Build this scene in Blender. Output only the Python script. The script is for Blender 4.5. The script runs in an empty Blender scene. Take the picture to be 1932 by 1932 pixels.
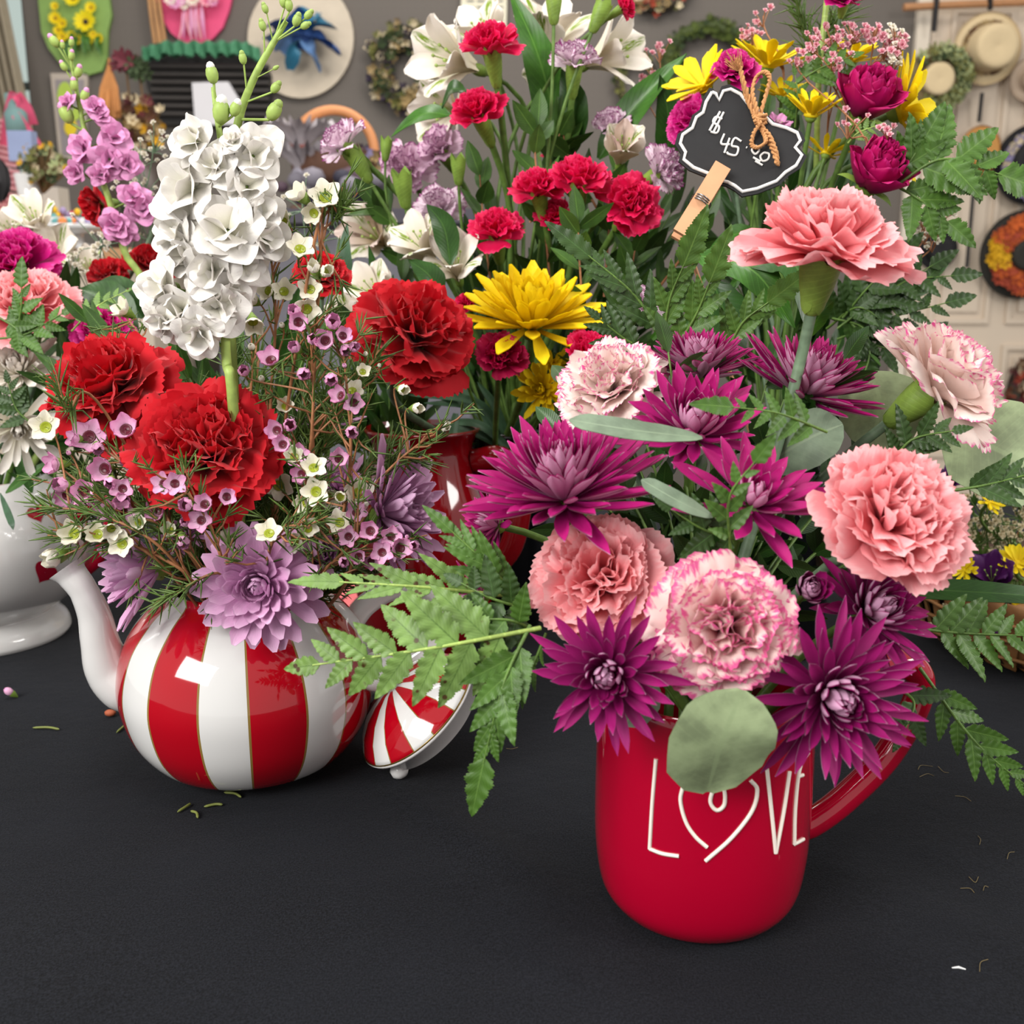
import bpy, math, random
import numpy as np
from mathutils import Vector, Matrix, Euler
from mathutils.bvhtree import BVHTree

C = bpy.context.scene.collection
PI = math.pi
rnd = random.Random(7)
nr = np.random.RandomState(7)

# ---------------------------------------------------------------- camera, world, lights, exposure
H = 0.305                      # eye height above the table top (table top is z = 0)
PITCH = math.radians(12.5)
FP = 2072.0                    # focal length in pixels of the 1932 px frame
cam = bpy.data.cameras.new('camera')
camo = bpy.data.objects.new('camera', cam)
C.objects.link(camo)
camo.location = (0, 0, H)
camo.rotation_euler = (PI / 2 - PITCH, 0, 0)
cam.sensor_width = 24.0
cam.sensor_fit = 'HORIZONTAL'
cam.lens = 24.0 * FP / 1932.0
cam.clip_start = 0.02
cam.dof.use_dof = True
cam.dof.focus_distance = 0.60
cam.dof.aperture_fstop = 9.0
sc = bpy.context.scene
sc.camera = camo

w = bpy.data.worlds.new('World')
sc.world = w
w.use_nodes = True
bg = w.node_tree.nodes['Background']
bg.inputs[0].default_value = (1.0, 0.98, 0.95, 1)
bg.inputs[1].default_value = 0.62


def area(name, loc, target, sx, sy, power, color=(1, 1, 1)):
    l = bpy.data.lights.new(name, 'AREA')
    l.shape = 'RECTANGLE'
    l.size, l.size_y = sx, sy
    l.energy = power
    l.color = color
    o = bpy.data.objects.new(name, l)
    C.objects.link(o)
    o.location = loc
    d = Vector(target) - Vector(loc)
    o.rotation_euler = d.to_track_quat('-Z', 'Y').to_euler()
    return o


area('window_light_front', (-1.55, -1.15, 1.45), (0.0, 0.55, 0.1), 1.5, 1.1, 84, (1.0, 0.98, 0.95))
area('window_light_side', (2.6, -0.3, 1.7), (0.1, 0.6, 0.1), 1.2, 1.0, 56, (1.0, 0.97, 0.93))
area('ceiling_light', (0.0, 2.6, 2.2), (0.0, 3.4, 0.2), 2.5, 0.6, 44, (1.0, 0.95, 0.88))
area('ceiling_light_table', (-0.4, 0.5, 2.1), (-0.1, 0.6, 0.0), 0.9, 0.35, 26, (1.0, 0.97, 0.93))
sc.view_settings.view_transform = 'Standard'
sc.view_settings.look = 'None'
sc.view_settings.gamma = 1.0
sc.view_settings.use_curve_mapping = False
sc.view_settings.exposure = 0.0
sc.cycles.max_bounces = 6
sc.cycles.transparent_max_bounces = 8
try:
    sc.cycles.use_denoising = True
except Exception:
    pass

CP, SP = math.cos(PITCH), math.sin(PITCH)


def ray(px, py):
    u = (px - 966) / FP
    v = (py - 966) / FP
    return Vector((u, CP - v * SP, -SP - v * CP))


def at(px, py, Y):
    """the point at depth Y (metres in front of the eye, along the floor) seen at a pixel"""
    r = ray(px, py)
    return Vector((0, 0, H)) + r * (Y / r.y)


def onz(px, py, z=0.0):
    r = ray(px, py)
    return Vector((0, 0, H)) + r * ((z - H) / r.z)


def sz(px, P):
    """length in metres of px pixels at the distance of P"""
    return px / FP * (P[1] * CP + (H - P[2]) * SP)


# ---------------------------------------------------------------- materials
def lin(h):
    if isinstance(h, (tuple, list)):
        return (h[0], h[1], h[2], 1)
    h = h.lstrip('#')
    c = [int(h[i:i + 2], 16) / 255 for i in (0, 2, 4)]
    return tuple([(x / 12.92 if x <= 0.04045 else ((x + 0.055) / 1.055) ** 2.4) for x in c] + [1])


class NT:
    """small node-tree writer"""
    def __init__(s, name):
        s.m = bpy.data.materials.new(name)
        s.m.use_nodes = True
        s.t = s.m.node_tree
        s.p = s.t.nodes['Principled BSDF']
        s.out = s.t.nodes['Material Output']

    def n(s, typ, ins=None, **kw):
        nd = s.t.nodes.new(typ)
        for k, v in kw.items():
            setattr(nd, k, v)
        for k, v in (ins or {}).items():
            s.set(nd.inputs[k], v)
        return nd

    def set(s, sock, v):
        if isinstance(v, bpy.types.NodeSocket):
            s.t.links.new(v, sock)
        else:
            sock.default_value = v

    def math(s, op, a, b=0.0, clamp=False):
        nd = s.n('ShaderNodeMath', {0: a, 1: b}, operation=op)
        nd.use_clamp = clamp
        return nd.outputs[0]

    def mix(s, f, a, b):
        nd = s.n('ShaderNodeMix', data_type='RGBA')
        s.set(nd.inputs[0], f)
        s.set(nd.inputs[6], lin(a) if isinstance(a, (str, tuple)) else a)
        s.set(nd.inputs[7], lin(b) if isinstance(b, (str, tuple)) else b)
        return nd.outputs[2]

    def smooth(s, x, lo, hi, tlo=0.0, thi=1.0):
        nd = s.n('ShaderNodeMapRange', {'Value': x, 'From Min': lo, 'From Max': hi, 'To Min': tlo, 'To Max': thi}, interpolation_type='SMOOTHSTEP')
        return nd.outputs[0]

    def noise(s, vec, scale, detail=3.0, rough=0.55):
        ins = {'Scale': scale, 'Detail': detail, 'Roughness': rough}
        nd = s.n('ShaderNodeTexNoise', ins)
        if vec is not None:
            s.set(nd.inputs['Vector'], vec)
        return nd.outputs['Fac']

    def bump(s, h, strength, dist):
        nd = s.n('ShaderNodeBump', {'Height': h, 'Strength': strength, 'Distance': dist})
        s.t.links.new(nd.outputs[0], s.p.inputs['Normal'])
        return nd.outputs[0]

    def obj(s):
        return s.n('ShaderNodeTexCoord').outputs['Object']

    def done(s, color, rough=0.5, translucent=0.0, **kw):
        s.set(s.p.inputs['Base Color'], lin(color) if isinstance(color, (str, tuple)) else color)
        s.set(s.p.inputs['Roughness'], rough)
        for k, v in kw.items():
            s.set(s.p.inputs[k.replace('_', ' ')], v)
        if translucent:
            tr = s.n('ShaderNodeBsdfTranslucent')
            s.set(tr.inputs['Color'], lin(color) if isinstance(color, (str, tuple)) else color)
            mx = s.n('ShaderNodeMixShader', {0: translucent})
            s.t.links.new(s.p.outputs[0], mx.inputs[1])
            s.t.links.new(tr.outputs[0], mx.inputs[2])
            s.t.links.new(mx.outputs[0], s.out.inputs['Surface'])
        return s.m


def plain(name, color, rough=0.5, var=0.12, scale=60.0, bumpd=0.0, **kw):
    """one colour with a little natural variation"""
    t = NT(name)
    o = t.obj()
    f = t.noise(o, scale, 4.0)
    c = lin(color)
    dark = tuple(x * (1 - var) for x in c[:3])
    lite = tuple(min(1, x * (1 + var)) for x in c[:3])
    if bumpd:
        t.bump(f, 0.5, bumpd)
    return t.done(t.mix(f, dark, lite), rough, **kw)


def petal_mat(name, inner, outer, edge=None, e0=0.8, e1=0.97, streak=None, sth=0.55, samt=0.8, back=None, trans=0.22, rough=0.55, freq=9.0, sheen=0.0, speck=None):
    """petal attribute pc: R = way from base to tip, G = across (plus a whole number per petal), B = 1 on the reverse"""
    t = NT(name)
    at_ = t.n('ShaderNodeAttribute', attribute_name='pc')
    sep = t.n('ShaderNodeSeparateXYZ', {0: at_.outputs['Vector']})
    R, G, B = sep.outputs
    comb = t.n('ShaderNodeCombineXYZ', {0: t.math('MULTIPLY', G, freq), 1: t.math('MULTIPLY', R, 2.0), 2: 0.0})
    vein = t.noise(comb.outputs[0], 2.0, 4.0, 0.6)
    blot = t.noise(t.obj(), 90.0, 3.0)
    col = t.mix(t.smooth(R, 0.1, 0.9), inner, outer)
    c = lin(outer)
    col = t.mix(t.math('MULTIPLY', t.smooth(blot, 0.35, 0.75), 0.18), col, tuple(x * 0.8 for x in c[:3]))
    if streak:
        f = t.smooth(vein, sth, sth + 0.07)
        f = t.math('MULTIPLY', f, t.smooth(R, 0.15, 0.8, 0.15, samt))
        col = t.mix(f, col, streak)
    if edge:
        f = t.smooth(t.math('ADD', R, t.math('MULTIPLY', t.math('SUBTRACT', vein, 0.5), 0.5)), e0, e1)
        col = t.mix(f, col, edge)
    if speck:
        uu = t.math('ABSOLUTE', t.math('SUBTRACT', t.math('FRACT', G), 0.5))
        f = t.math('MULTIPLY', t.smooth(uu, 0.16, 0.05), t.smooth(t.math('ABSOLUTE', t.math('SUBTRACT', R, speck[1])), speck[2], speck[2] * 0.4))
        f = t.math('MULTIPLY', f, t.smooth(vein, 0.42, 0.55))
        col = t.mix(f, col, speck[0])
    if back:
        col = t.mix(B, col, back)
    t.bump(vein, 0.35, 0.0006)
    return t.done(col, rough, trans, Specular_IOR_Level=0.3, Sheen_Weight=sheen)


def leaf_mat(name, col, back=None, vein=None, rough=0.45, trans=0.12, spots=False, spec=0.4, lines=.22):
    t = NT(name)
    at_ = t.n('ShaderNodeAttribute', attribute_name='pc')
    sep = t.n('ShaderNodeSeparateXYZ', {0: at_.outputs['Vector']})
    R, G, B = sep.outputs
    n1 = t.noise(t.obj(), 70.0, 4.0)
    c = lin(col)
    base = t.mix(t.smooth(n1, 0.3, 0.7), tuple(x * 0.72 for x in c[:3]), tuple(min(1, x * 1.25) for x in c[:3]))
    if back:
        base = t.mix(B, base, back)
    u = t.math('ABSOLUTE', t.math('SUBTRACT', t.math('FRACT', G), 0.5))
    if vein:
        base = t.mix(t.smooth(u, 0.035, 0.012, 0.0, 0.8), base, vein)
    side = t.math('FRACT', t.math('SUBTRACT', t.math('MULTIPLY', R, 14.0), t.math('MULTIPLY', u, 6.0)))
    ln = t.math('ABSOLUTE', t.math('SUBTRACT', side, 0.5))
    base = t.mix(t.smooth(ln, 0.12, 0.02, 0.0, lines), base, tuple(min(1, x * 1.8 + 0.02) for x in c[:3]))
    if spots:
        vor = t.n('ShaderNodeTexVoronoi', {'Vector': t.obj(), 'Scale': 190.0})
        f = t.smooth(vor.outputs['Distance'], 0.26, 0.17)
        nn = t.noise(t.obj(), 60.0, 1.0)
        base = t.mix(t.math('MULTIPLY', f, t.smooth(nn, 0.45, 0.55)), base, '4a3418')
    t.bump(ln, lines, 0.0003)
    return t.done(base, rough, trans, Specular_IOR_Level=spec)


# ---------------------------------------------------------------- mesh writer
class MB:
    def __init__(s):
        s.v, s.f, s.a, s.m, s.n = [], [], [], [], 0

    def grid(s, P, A=None, mi=0, wrap=False, flip=False):
        P = np.asarray(P, float)
        n, m = P.shape[:2]
        if A is None:
            A = np.zeros((n, m, 3))
            A[..., 0] = np.linspace(0, 1, n)[:, None]
            A[..., 1] = np.linspace(0, 1, m)[None]
        s.v.append(P.reshape(-1, 3))
        s.a.append(np.asarray(A, float).reshape(-1, 3))
        i = np.arange(n - 1)[:, None]
        k = m if wrap else m - 1
        j = np.arange(k)[None]
        j2 = (j + 1) % m
        a, b, c, d = i * m + j, i * m + j2, (i + 1) * m + j2, (i + 1) * m + j
        F = np.stack([a, b, c, d], -1).reshape(-1, 4) + s.n
        if flip:
            F = F[:, ::-1]
        s.f.extend(F.tolist())
        s.m.extend([mi] * len(F))
        s.n += n * m

    def poly(s, pts, faces, mi=0, A=(0.5, 0.5, 0)):
        pts = np.asarray(pts, float).reshape(-1, 3)
        s.v.append(pts)
        s.a.append(np.tile(np.asarray(A, float), (len(pts), 1)))
        for f in faces:
            s.f.append([i + s.n for i in f])
            s.m.append(mi)
        s.n += len(pts)

    def tube(s, pts, rad, n=8, mi=0, cap=True, flat=1.0, closed=False):
        pts = np.asarray([tuple(p) for p in pts], float)
        k = len(pts)
        rad = np.broadcast_to(np.asarray(rad, float), (k,))
        if closed:
            T = np.roll(pts, -1, 0) - np.roll(pts, 1, 0)
        else:
            T = np.gradient(pts, axis=0)
        T /= np.linalg.norm(T, axis=1)[:, None] + 1e-12
        ref = np.array([0, 0, 1.0]) if abs(T[0][2]) < 0.9 else np.array([1.0, 0, 0])
        N = np.cross(T[0], ref)
        N /= np.linalg.norm(N)
        G = np.zeros((k, n, 3))
        ang = np.linspace(0, 2 * PI, n, endpoint=False)
        for i in range(k):
            N = N - T[i] * N.dot(T[i])
            N /= np.linalg.norm(N) + 1e-12
            Bn = np.cross(T[i], N)
            G[i] = pts[i] + rad[i] * (np.cos(ang)[:, None] * N + flat * np.sin(ang)[:, None] * Bn)
        A = np.zeros((k, n, 3))
        A[..., 0] = np.linspace(0, 1, k)[:, None]
        if closed:
            G = np.concatenate([G, G[:1]])
            A = np.concatenate([A, A[:1]])
        s.grid(G, A, mi, wrap=True)
        if cap and not closed:
            for e in (0, k - 1):
                s.poly(G[e], [list(range(n)) if e else list(range(n))[::-1]], mi, (float(e > 0), 0, 0))

    def lathe(s, prof, n=48, mi=0, A=None, M=None, a0=0.0, a1=2 * PI):
        prof = np.asarray(prof, float)
        full = abs(a1 - a0 - 2 * PI) < 1e-6
        th = np.linspace(a0, a1, n, endpoint=not full)
        G = np.zeros((len(prof), n, 3))
        G[..., 0] = prof[:, 0:1] * np.cos(th)
        G[..., 1] = prof[:, 0:1] * np.sin(th)
        G[..., 2] = prof[:, 1:2]
        if M is not None:
            G = xf(M, G)
        AA = np.zeros((len(prof), n, 3))
        AA[..., 0] = np.linspace(0, 1, len(prof))[:, None]
        AA[..., 1] = th[None] / (2 * PI)
        s.grid(G, AA, mi, wrap=full)

    def box(s, x0, x1, y0, y1, z0, z1, mi=0, M=None):
        p = np.array([[x, y, z] for x in (x0, x1) for y in (y0, y1) for z in (z0, z1)], float)
        if M is not None:
            p = xf(M, p)
        s.poly(p, [[0, 1, 3, 2], [4, 6, 7, 5], [0, 4, 5, 1], [2, 3, 7, 6], [0, 2, 6, 4], [1, 5, 7, 3]], mi)

    def ball(s, c, r, n=8, mi=0, sq=(1, 1, 1), A=None):
        th = np.linspace(0, PI, n // 2 + 2)
        ph = np.linspace(0, 2 * PI, n, endpoint=False)
        G = np.zeros((len(th), n, 3))
        G[..., 0] = c[0] + r * sq[0] * np.sin(th)[:, None] * np.cos(ph)
        G[..., 1] = c[1] + r * sq[1] * np.sin(th)[:, None] * np.sin(ph)
        G[..., 2] = c[2] - r * sq[2] * np.cos(th)[:, None]
        AA = None
        if A is not None:
            AA = np.tile(np.asarray(A, float), (len(th), n, 1))
        s.grid(G, AA, mi, wrap=True)

    def mesh(s, name, mats, smooth=True):
        me = bpy.data.meshes.new(name)
        V = np.concatenate(s.v)
        me.from_pydata(V.tolist(), [], s.f)
        for m in (mats if isinstance(mats, (list, tuple)) else [mats]):
            me.materials.append(m)
        me.polygons.foreach_set('material_index', s.m)
        if smooth:
            me.polygons.foreach_set('use_smooth', [True] * len(s.f))
        A = np.concatenate(s.a)
        ca = me.attributes.new('pc', 'FLOAT_VECTOR', 'POINT')
        ca.data.foreach_set('vector', A.astype(np.float32).ravel())
        me.update()
        return me

    def shift(s, M):
        s.v = [xf(M, a) for a in s.v]
        return s


def xf(M, P):
    A = np.array(M)
    return np.asarray(P) @ A[:3, :3].T + A[:3, 3]


def tag(o, label, cat=None, group=None, kind=None):
    if label:
        o['label'] = label
    if cat:
        o['category'] = cat
    if group:
        o['group'] = group
    if kind:
        o['kind'] = kind
    return o


def thing(name, loc, label, cat, group=None):
    o = bpy.data.objects.new(name, None)
    o.empty_display_size = 0.01
    C.objects.link(o)
    o.location = loc
    return tag(o, label, cat, group)


def part(name, mb, mats, root=None, M=None, smooth=True, label=None):
    """mesh of world-space points (or of local points moved by M) as one object; below a root it is a part of it"""
    me = mb if isinstance(mb, bpy.types.Mesh) else mb.mesh(name, mats, smooth)
    o = bpy.data.objects.new(name, me)
    C.objects.link(o)
    M = Matrix(M) if M is not None else Matrix.Identity(4)
    if root is not None:
        o.parent = root
        M = root_world(root).inverted() @ M
    o.matrix_basis = M
    return tag(o, label)


def root_world(o):
    M = o.matrix_basis.copy()
    while o.parent is not None:
        o = o.parent
        M = o.matrix_basis @ M
    return M


def solo(name, mb, mats, label, cat, group=None, kind=None, loc=None, smooth=True):
    """a thing that is one mesh; its origin is put at loc"""
    if loc is not None and not isinstance(mb, bpy.types.Mesh):
        mb.shift(Matrix.Translation(-Vector(loc)))
    o = part(name, mb, mats, None, Matrix.Translation(loc) if loc is not None else None, smooth)
    return tag(o, label, cat, group, kind)


def frame(axis, roll=0.0, loc=(0, 0, 0), s=1.0):
    z = Vector(axis).normalized()
    x = Vector((1, 0, 0)) if abs(z.x) < 0.9 else Vector((0, 1, 0))
    y = z.cross(x).normalized()
    x = y.cross(z).normalized()
    R = Matrix((x, y, z)).transposed().to_4x4()
    return Matrix.Translation(Vector(loc)) @ R @ Matrix.Rotation(roll, 4, 'Z') @ Matrix.Scale(s, 4)


def bez(p0, p1, p2, p3, n=14):
    t = np.linspace(0, 1, n)[:, None]
    p0, p1, p2, p3 = [np.asarray(tuple(p), float) for p in (p0, p1, p2, p3)]
    return (1 - t) ** 3 * p0 + 3 * (1 - t) ** 2 * t * p1 + 3 * (1 - t) * t * t * p2 + t ** 3 * p3


def cat_rom(pts, n=8):
    """smooth curve through points"""
    P = [np.asarray(tuple(p), float) for p in pts]
    P = [2 * P[0] - P[1]] + P + [2 * P[-1] - P[-2]]
    out = []
    for i in range(1, len(P) - 2):
        a, b, c, d = P[i - 1:i + 3]
        for t in np.linspace(0, 1, n, endpoint=False):
            out.append(0.5 * ((2 * b) + (-a + c) * t + (2 * a - 5 * b + 4 * c - d) * t * t + (-a + 3 * b - 3 * c + d) * t ** 3))
    out.append(P[-2])
    return np.array(out)


# ---------------------------------------------------------------- petals and leaves
FAN = ([0, .25, .5, .75, .9, 1], [.13, .34, .68, .95, 1, .9])
SPAT = ([0, .3, .6, .8, .92, 1], [.38, .62, .92, 1, .8, .25])
POINT = ([0, .3, .55, .75, .9, 1], [.4, .75, 1, .88, .5, .04])
ROUND = ([0, .3, .55, .8, .93, 1], [.2, .62, .95, 1, .8, .45])
WAXP = ([0, .25, .5, .75, 1], [.42, .72, .95, 1, .8])
STK = ([0, .2, .45, .75, 1], [.2, .5, .85, 1, .85])
OBO = ([0, .3, .55, .75, .9, 1], [.22, .45, .8, 1, .85, .35])
LEAF = ([0, .12, .35, .6, .85, 1], [.12, .6, 1, .9, .42, .02])
STRAP = ([0, .1, .4, .75, .92, 1], [.6, .9, 1, .8, .4, .03])


def petal(B, phi, r0, z0, L, W, a0, a1, prof=SPAT, nu=5, ns=6, cup=0.0, ruf=0.0, rn=2.0, serr=0.0, tip=0.0, two=0.0, mi=0, wrapa=0.0, curl=1.0, side=0.0):
    s = np.linspace(0, 1, ns)[:, None]
    v = np.linspace(-1, 1, nu)[None]
    se = s * (1 - tip * v * v)
    if serr:
        z = np.where(np.arange(nu) % 2, 1.0, -1.0) * 0.6 + nr.uniform(-.7, .7, nu)
        se = se * (1 + serr * z[None] * s ** 5)
    fs = np.linspace(0, 1.25, 26)
    an = np.radians(a0 + (a1 - a0) * np.minimum(fs, 1.15) ** curl)
    ds = fs[1] * L
    rr = r0 + np.concatenate([[0], np.cumsum(np.cos(an[:-1]) * ds)])
    zz = z0 + np.concatenate([[0], np.cumsum(np.sin(an[:-1]) * ds)])
    w = np.interp(s, prof[0], prof[1]) * W / 2
    ph, ph2 = nr.uniform(0, 6.28, 2)
    d = cup * W * v * v * (w / (W / 2)) + side * 0
    if ruf:
        d = d + ruf * L * s ** 1.6 * (np.sin(rn * PI * v + ph) + 0.45 * np.sin(rn * 2.3 * PI * v + ph2 + 2 * s))
    rs = np.interp(se, fs, rr)
    zs = np.interp(se, fs, zz)
    na = np.interp(se, fs, an)
    k = int(nr.randint(0, 900))
    A = np.zeros((ns, nu, 3))
    A[..., 0] = s
    A[..., 1] = (v + 1) / 2 * 0.98 + 0.01 + k
    lat = v * w * np.ones_like(rs)
    def place(dd):
        r = rs - np.sin(na) * dd
        z = zs + np.cos(na) * dd
        if wrapa:
            th = lat / max(wrapa, 1e-6)
            x, y = r * np.cos(th), r * np.sin(th)
        else:
            x, y = r, lat + side * r * s
        c_, s_ = math.cos(phi), math.sin(phi)
        return np.stack([c_ * x - s_ * y, s_ * x + c_ * y, z], -1)
    B.grid(place(d), A, mi)
    if two:
        A2 = A.copy()
        A2[..., 2] = 1
        B.grid(place(d - two), A2, mi, flip=True)


GA = 2.39996


def carnation_mesh(R, N=40, droop=-25, top=80, ruf=.085, nu=27, ns=8, serr=.03, dome=1.0, wid=1.2, lo=20):
    B = MB()
    for i in range(N):
        f = i / (N - 1)
        a0 = lo + (86 - lo) * f ** .8 + nr.uniform(-8, 8)
        a1 = droop + (top - droop) * f ** .8 + nr.uniform(-22, 22)
        L = R * (1.02 - .22 * f) * nr.uniform(.88, 1.06) * (1 if f < .3 else dome)
        W = R * wid * (1.05 - .42 * f) * nr.uniform(.85, 1.15)
        petal(B, i * GA + nr.uniform(-.3, .3), R * .03, R * .1 * f, L, W, a0, a1, FAN, nu, ns, cup=nr.uniform(-.14, .14), ruf=ruf * (.75 + .45 * f),
              rn=nr.uniform(.9, 2.0), serr=serr, tip=.17, side=nr.uniform(-.22, .22), curl=1.3)
    return B


def mum_mesh(R, N=90, lo=-8, hi=86, W=.2, Win=.13, Lin=.32, prof=POINT, inc=60, two=.012, cup=.18, out=8, r0=.14, jit=7, nu=5, ns=7, fpow=.9, zf=.12):
    B = MB()
    for i in range(N):
        f = i / (N - 1)
        a0 = lo + (hi - lo) * f ** fpow + nr.uniform(-jit, jit)
        a1 = a0 + out + (inc - out) * f ** 1.3 + nr.uniform(-jit, jit) * 1.5
        L = R * (1 + (Lin - 1) * f ** .85) * nr.uniform(.88, 1.06)
        ww = R * (W + (Win - W) * f) * nr.uniform(.85, 1.12)
        petal(B, i * GA + nr.uniform(-.12, .12), R * r0 * (1 - f) + R * .015, R * zf * f, L, ww, a0, a1, prof, nu, ns, cup=cup * nr.uniform(.5, 1.4),
              tip=0, two=two * R, curl=1.25, side=nr.uniform(-.12, .12))
    return B


def rose_mesh(R):
    B = MB()
    N = 38
    for i in range(N):
        f = i / (N - 1)
        rr = R * (.7 - .6 * f)
        petal(B, i * GA + nr.uniform(-.3, .3), R * (.3 - .25 * f), R * .08 * f, R * (1.18 + .22 * f) * nr.uniform(.94, 1.05), R * (1.35 - .75 * f), 40 + 42 * f, (62 if i < 6 else 84) + 36 * f + nr.uniform(-7, 7), ROUND, 15, 10,
              cup=.03, ruf=.035, rn=1.5, tip=.2, wrapa=max(rr, R * .16), curl=.75)
    return B


def stock_mesh(R, N=12):
    B = MB()
    for i in range(N):
        f = i / (N - 1)
        petal(B, i * GA + nr.uniform(-.3, .3), R * .05, R * .06 * f, R * (1.12 - .42 * f) * nr.uniform(.85, 1.1), R * (1.15 - .35 * f), 24 + 54 * f, -22 + 95 * f + nr.uniform(-18, 18), STK, 15, 9,
              cup=nr.uniform(-.2, .04), ruf=.05, rn=nr.uniform(.6, 1.5), tip=.4, two=R * .008, side=nr.uniform(-.2, .2))
    return B


def wax_mesh(R, opened=1.0):
    """slots: petal, centre, calyx"""
    B = MB()
    for k in range(5):
        petal(B, k * 2 * PI / 5 + nr.uniform(-.12, .12), R * .42, 0, R * (1.02 + .15 * (1 - opened)), R * 1.2, 34 + 40 * (1 - opened), 46 + 100 * (1 - opened) + nr.uniform(-14, 14), WAXP, 11, 8,
              cup=.2, ruf=.035, tip=.42, two=R * .05, curl=.8)
    th = [(0.02, -.05), (.22, -.07), (.38, -.02), (.44, .08), (.39, .1), (.3, .0), (.02, -.03)]
    B.lathe([(a * R, b * R) for a, b in th], 14, 1)
    B.lathe([(.03 * R, .0), (.035 * R, .3 * R), (.06 * R, .36 * R), (.0, .4 * R)], 6, 1)
    B.lathe([(.08 * R, -1.25 * R), (.2 * R, -1.0 * R), (.42 * R, -.45 * R), (.56 * R, -.05 * R), (.5 * R, .05 * R)], 12, 2)
    return B


def bud_mesh(R, sl=0):
    """small closed round bud on a green cup, slots: petal, centre, calyx"""
    B = MB()
    for k in range(4):
        petal(B, k * PI / 2, R * .35, -.1 * R, R * 1.6, R * 1.2, 50, 150, ROUND, 7, 6, cup=.02, wrapa=R * .55)
    B.ball((0, 0, .35 * R), R * .55, 8, 0, (1, 1, 1.1), (0.6, .3, 0))
    B.lathe([(.08 * R, -1.1 * R), (.25 * R, -.8 * R), (.52 * R, -.2 * R), (.55 * R, .05 * R)], 10, 2)
    return B


def calyx_mesh(R, L, teeth=5, flare=1.0):
    B = MB()
    n = 20
    prof = [(.3, -1.04), (.5, -.97), (.62, -.82), (.86, -.5), (1.0, -.2), (1.04 * flare, 0.02), (1.12 * flare, .16)]
    th = np.linspace(0, 2 * PI, n, endpoint=False)
    G = np.zeros((len(prof), n, 3))
    for i, (r, z) in enumerate(prof):
        zz = z * L + (0.13 * L * np.cos(th * teeth) if i == len(prof) - 1 else 0)
        G[i, :, 0] = r * R * np.cos(th)
        G[i, :, 1] = r * R * np.sin(th)
        G[i, :, 2] = zz
    B.grid(G, None, 0, wrap=True)
    for k in range(4):
        petal(B, k * PI / 2 + .3, R * .5, -L * 1.0, L * .42, R * 1.1, 70, 92, LEAF, 5, 5, wrapa=R * .8)
    return B


def blade(B, path, normal, W, prof=LEAF, nu=7, fold=0.12, wav=0.0, two=0.0004, mi=0):
    """leaf blade along a 3-D path"""
    P = np.asarray(path, float)
    n = len(P)
    T = np.gradient(P, axis=0)
    T /= np.linalg.norm(T, axis=1)[:, None] + 1e-12
    N0 = np.asarray(tuple(normal), float)
    N = N0[None] - T * (T @ N0)[:, None]
    N /= np.linalg.norm(N, axis=1)[:, None] + 1e-12
    S = np.cross(N, T)
    s = np.linspace(0, 1, n)
    w = np.interp(s, prof[0], prof[1]) * W / 2
    v = np.linspace(-1, 1, nu)
    ph = nr.uniform(0, 6)
    d = fold * W * np.abs(v)[None] * (w / (W / 2))[:, None] + wav * W * np.sin(s * 9 + ph)[:, None] * v[None] ** 2
    G = P[:, None] + S[:, None] * (w[:, None] * v[None])[..., None] + N[:, None] * d[..., None]
    A = np.zeros((n, nu, 3))
    A[..., 0] = s[:, None]
    A[..., 1] = (v[None] + 1) / 2 * .98 + .01 + int(nr.randint(0, 90))
    B.grid(G, A, mi)
    if two:
        A2 = A.copy()
        A2[..., 2] = 1
        B.grid(G - N[:, None] * two, A2, mi, flip=True)


def pinna(B, P0, D, Nn, L, W, lobes=6, bend=0.1, mi=0):
    """one toothed, lobed leaflet of a leather fern"""
    D = np.asarray(tuple(D), float); D /= np.linalg.norm(D)
    Nn = np.asarray(tuple(Nn), float); Nn = Nn - D * Nn.dot(D); Nn /= np.linalg.norm(Nn)
    S = np.cross(Nn, D)
    ns = lobes * 8 + 1
    s = np.linspace(0, 1, ns)
    q = (s * lobes) % 1.0
    env = np.interp(s, [0, .08, .25, .6, .85, 1], [.25, .85, 1, .66, .3, .03])
    lob = .62 + .38 * np.abs(np.sin(PI * np.clip(q * .92 + .04, 0, 1))) ** .55
    lob = 1 - (1 - lob) * np.interp(s, [0, .6, 1], [1, .7, .3])
    ser = 1 + .07 * np.where(np.arange(ns) % 2, 1, -1)
    G = np.zeros((ns, 7, 3))
    vs = np.array([-1, -.6, -.25, 0, .25, .6, 1.0])
    P0 = np.asarray(tuple(P0), float)
    for j, v in enumerate(vs):
        sh = ser if abs(v) == 1 else 1.0
        lat = W / 2 * env * (lob * sh if abs(v) > .9 else (lob + (1 - lob) * (1 - abs(v)))) * v
        fwd = s * L + abs(v) * W * .16 * env * 1.2
        z = -bend * L * s * s + .10 * abs(lat) - (.03 * W * np.cos(q * 2 * PI) * abs(v))
        G[:, j] = P0 + D * fwd[:, None] + S * lat[:, None] + Nn * z[:, None]
    A = np.zeros((ns, 7, 3))
    A[..., 0] = s[:, None]
    A[..., 1] = (vs[None] + 1) / 2 * .98 + .01
    B.grid(G, A, mi)
    A2 = A.copy(); A2[..., 2] = 1
    B.grid(G - Nn * .0004, A2, mi, flip=True)

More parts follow.
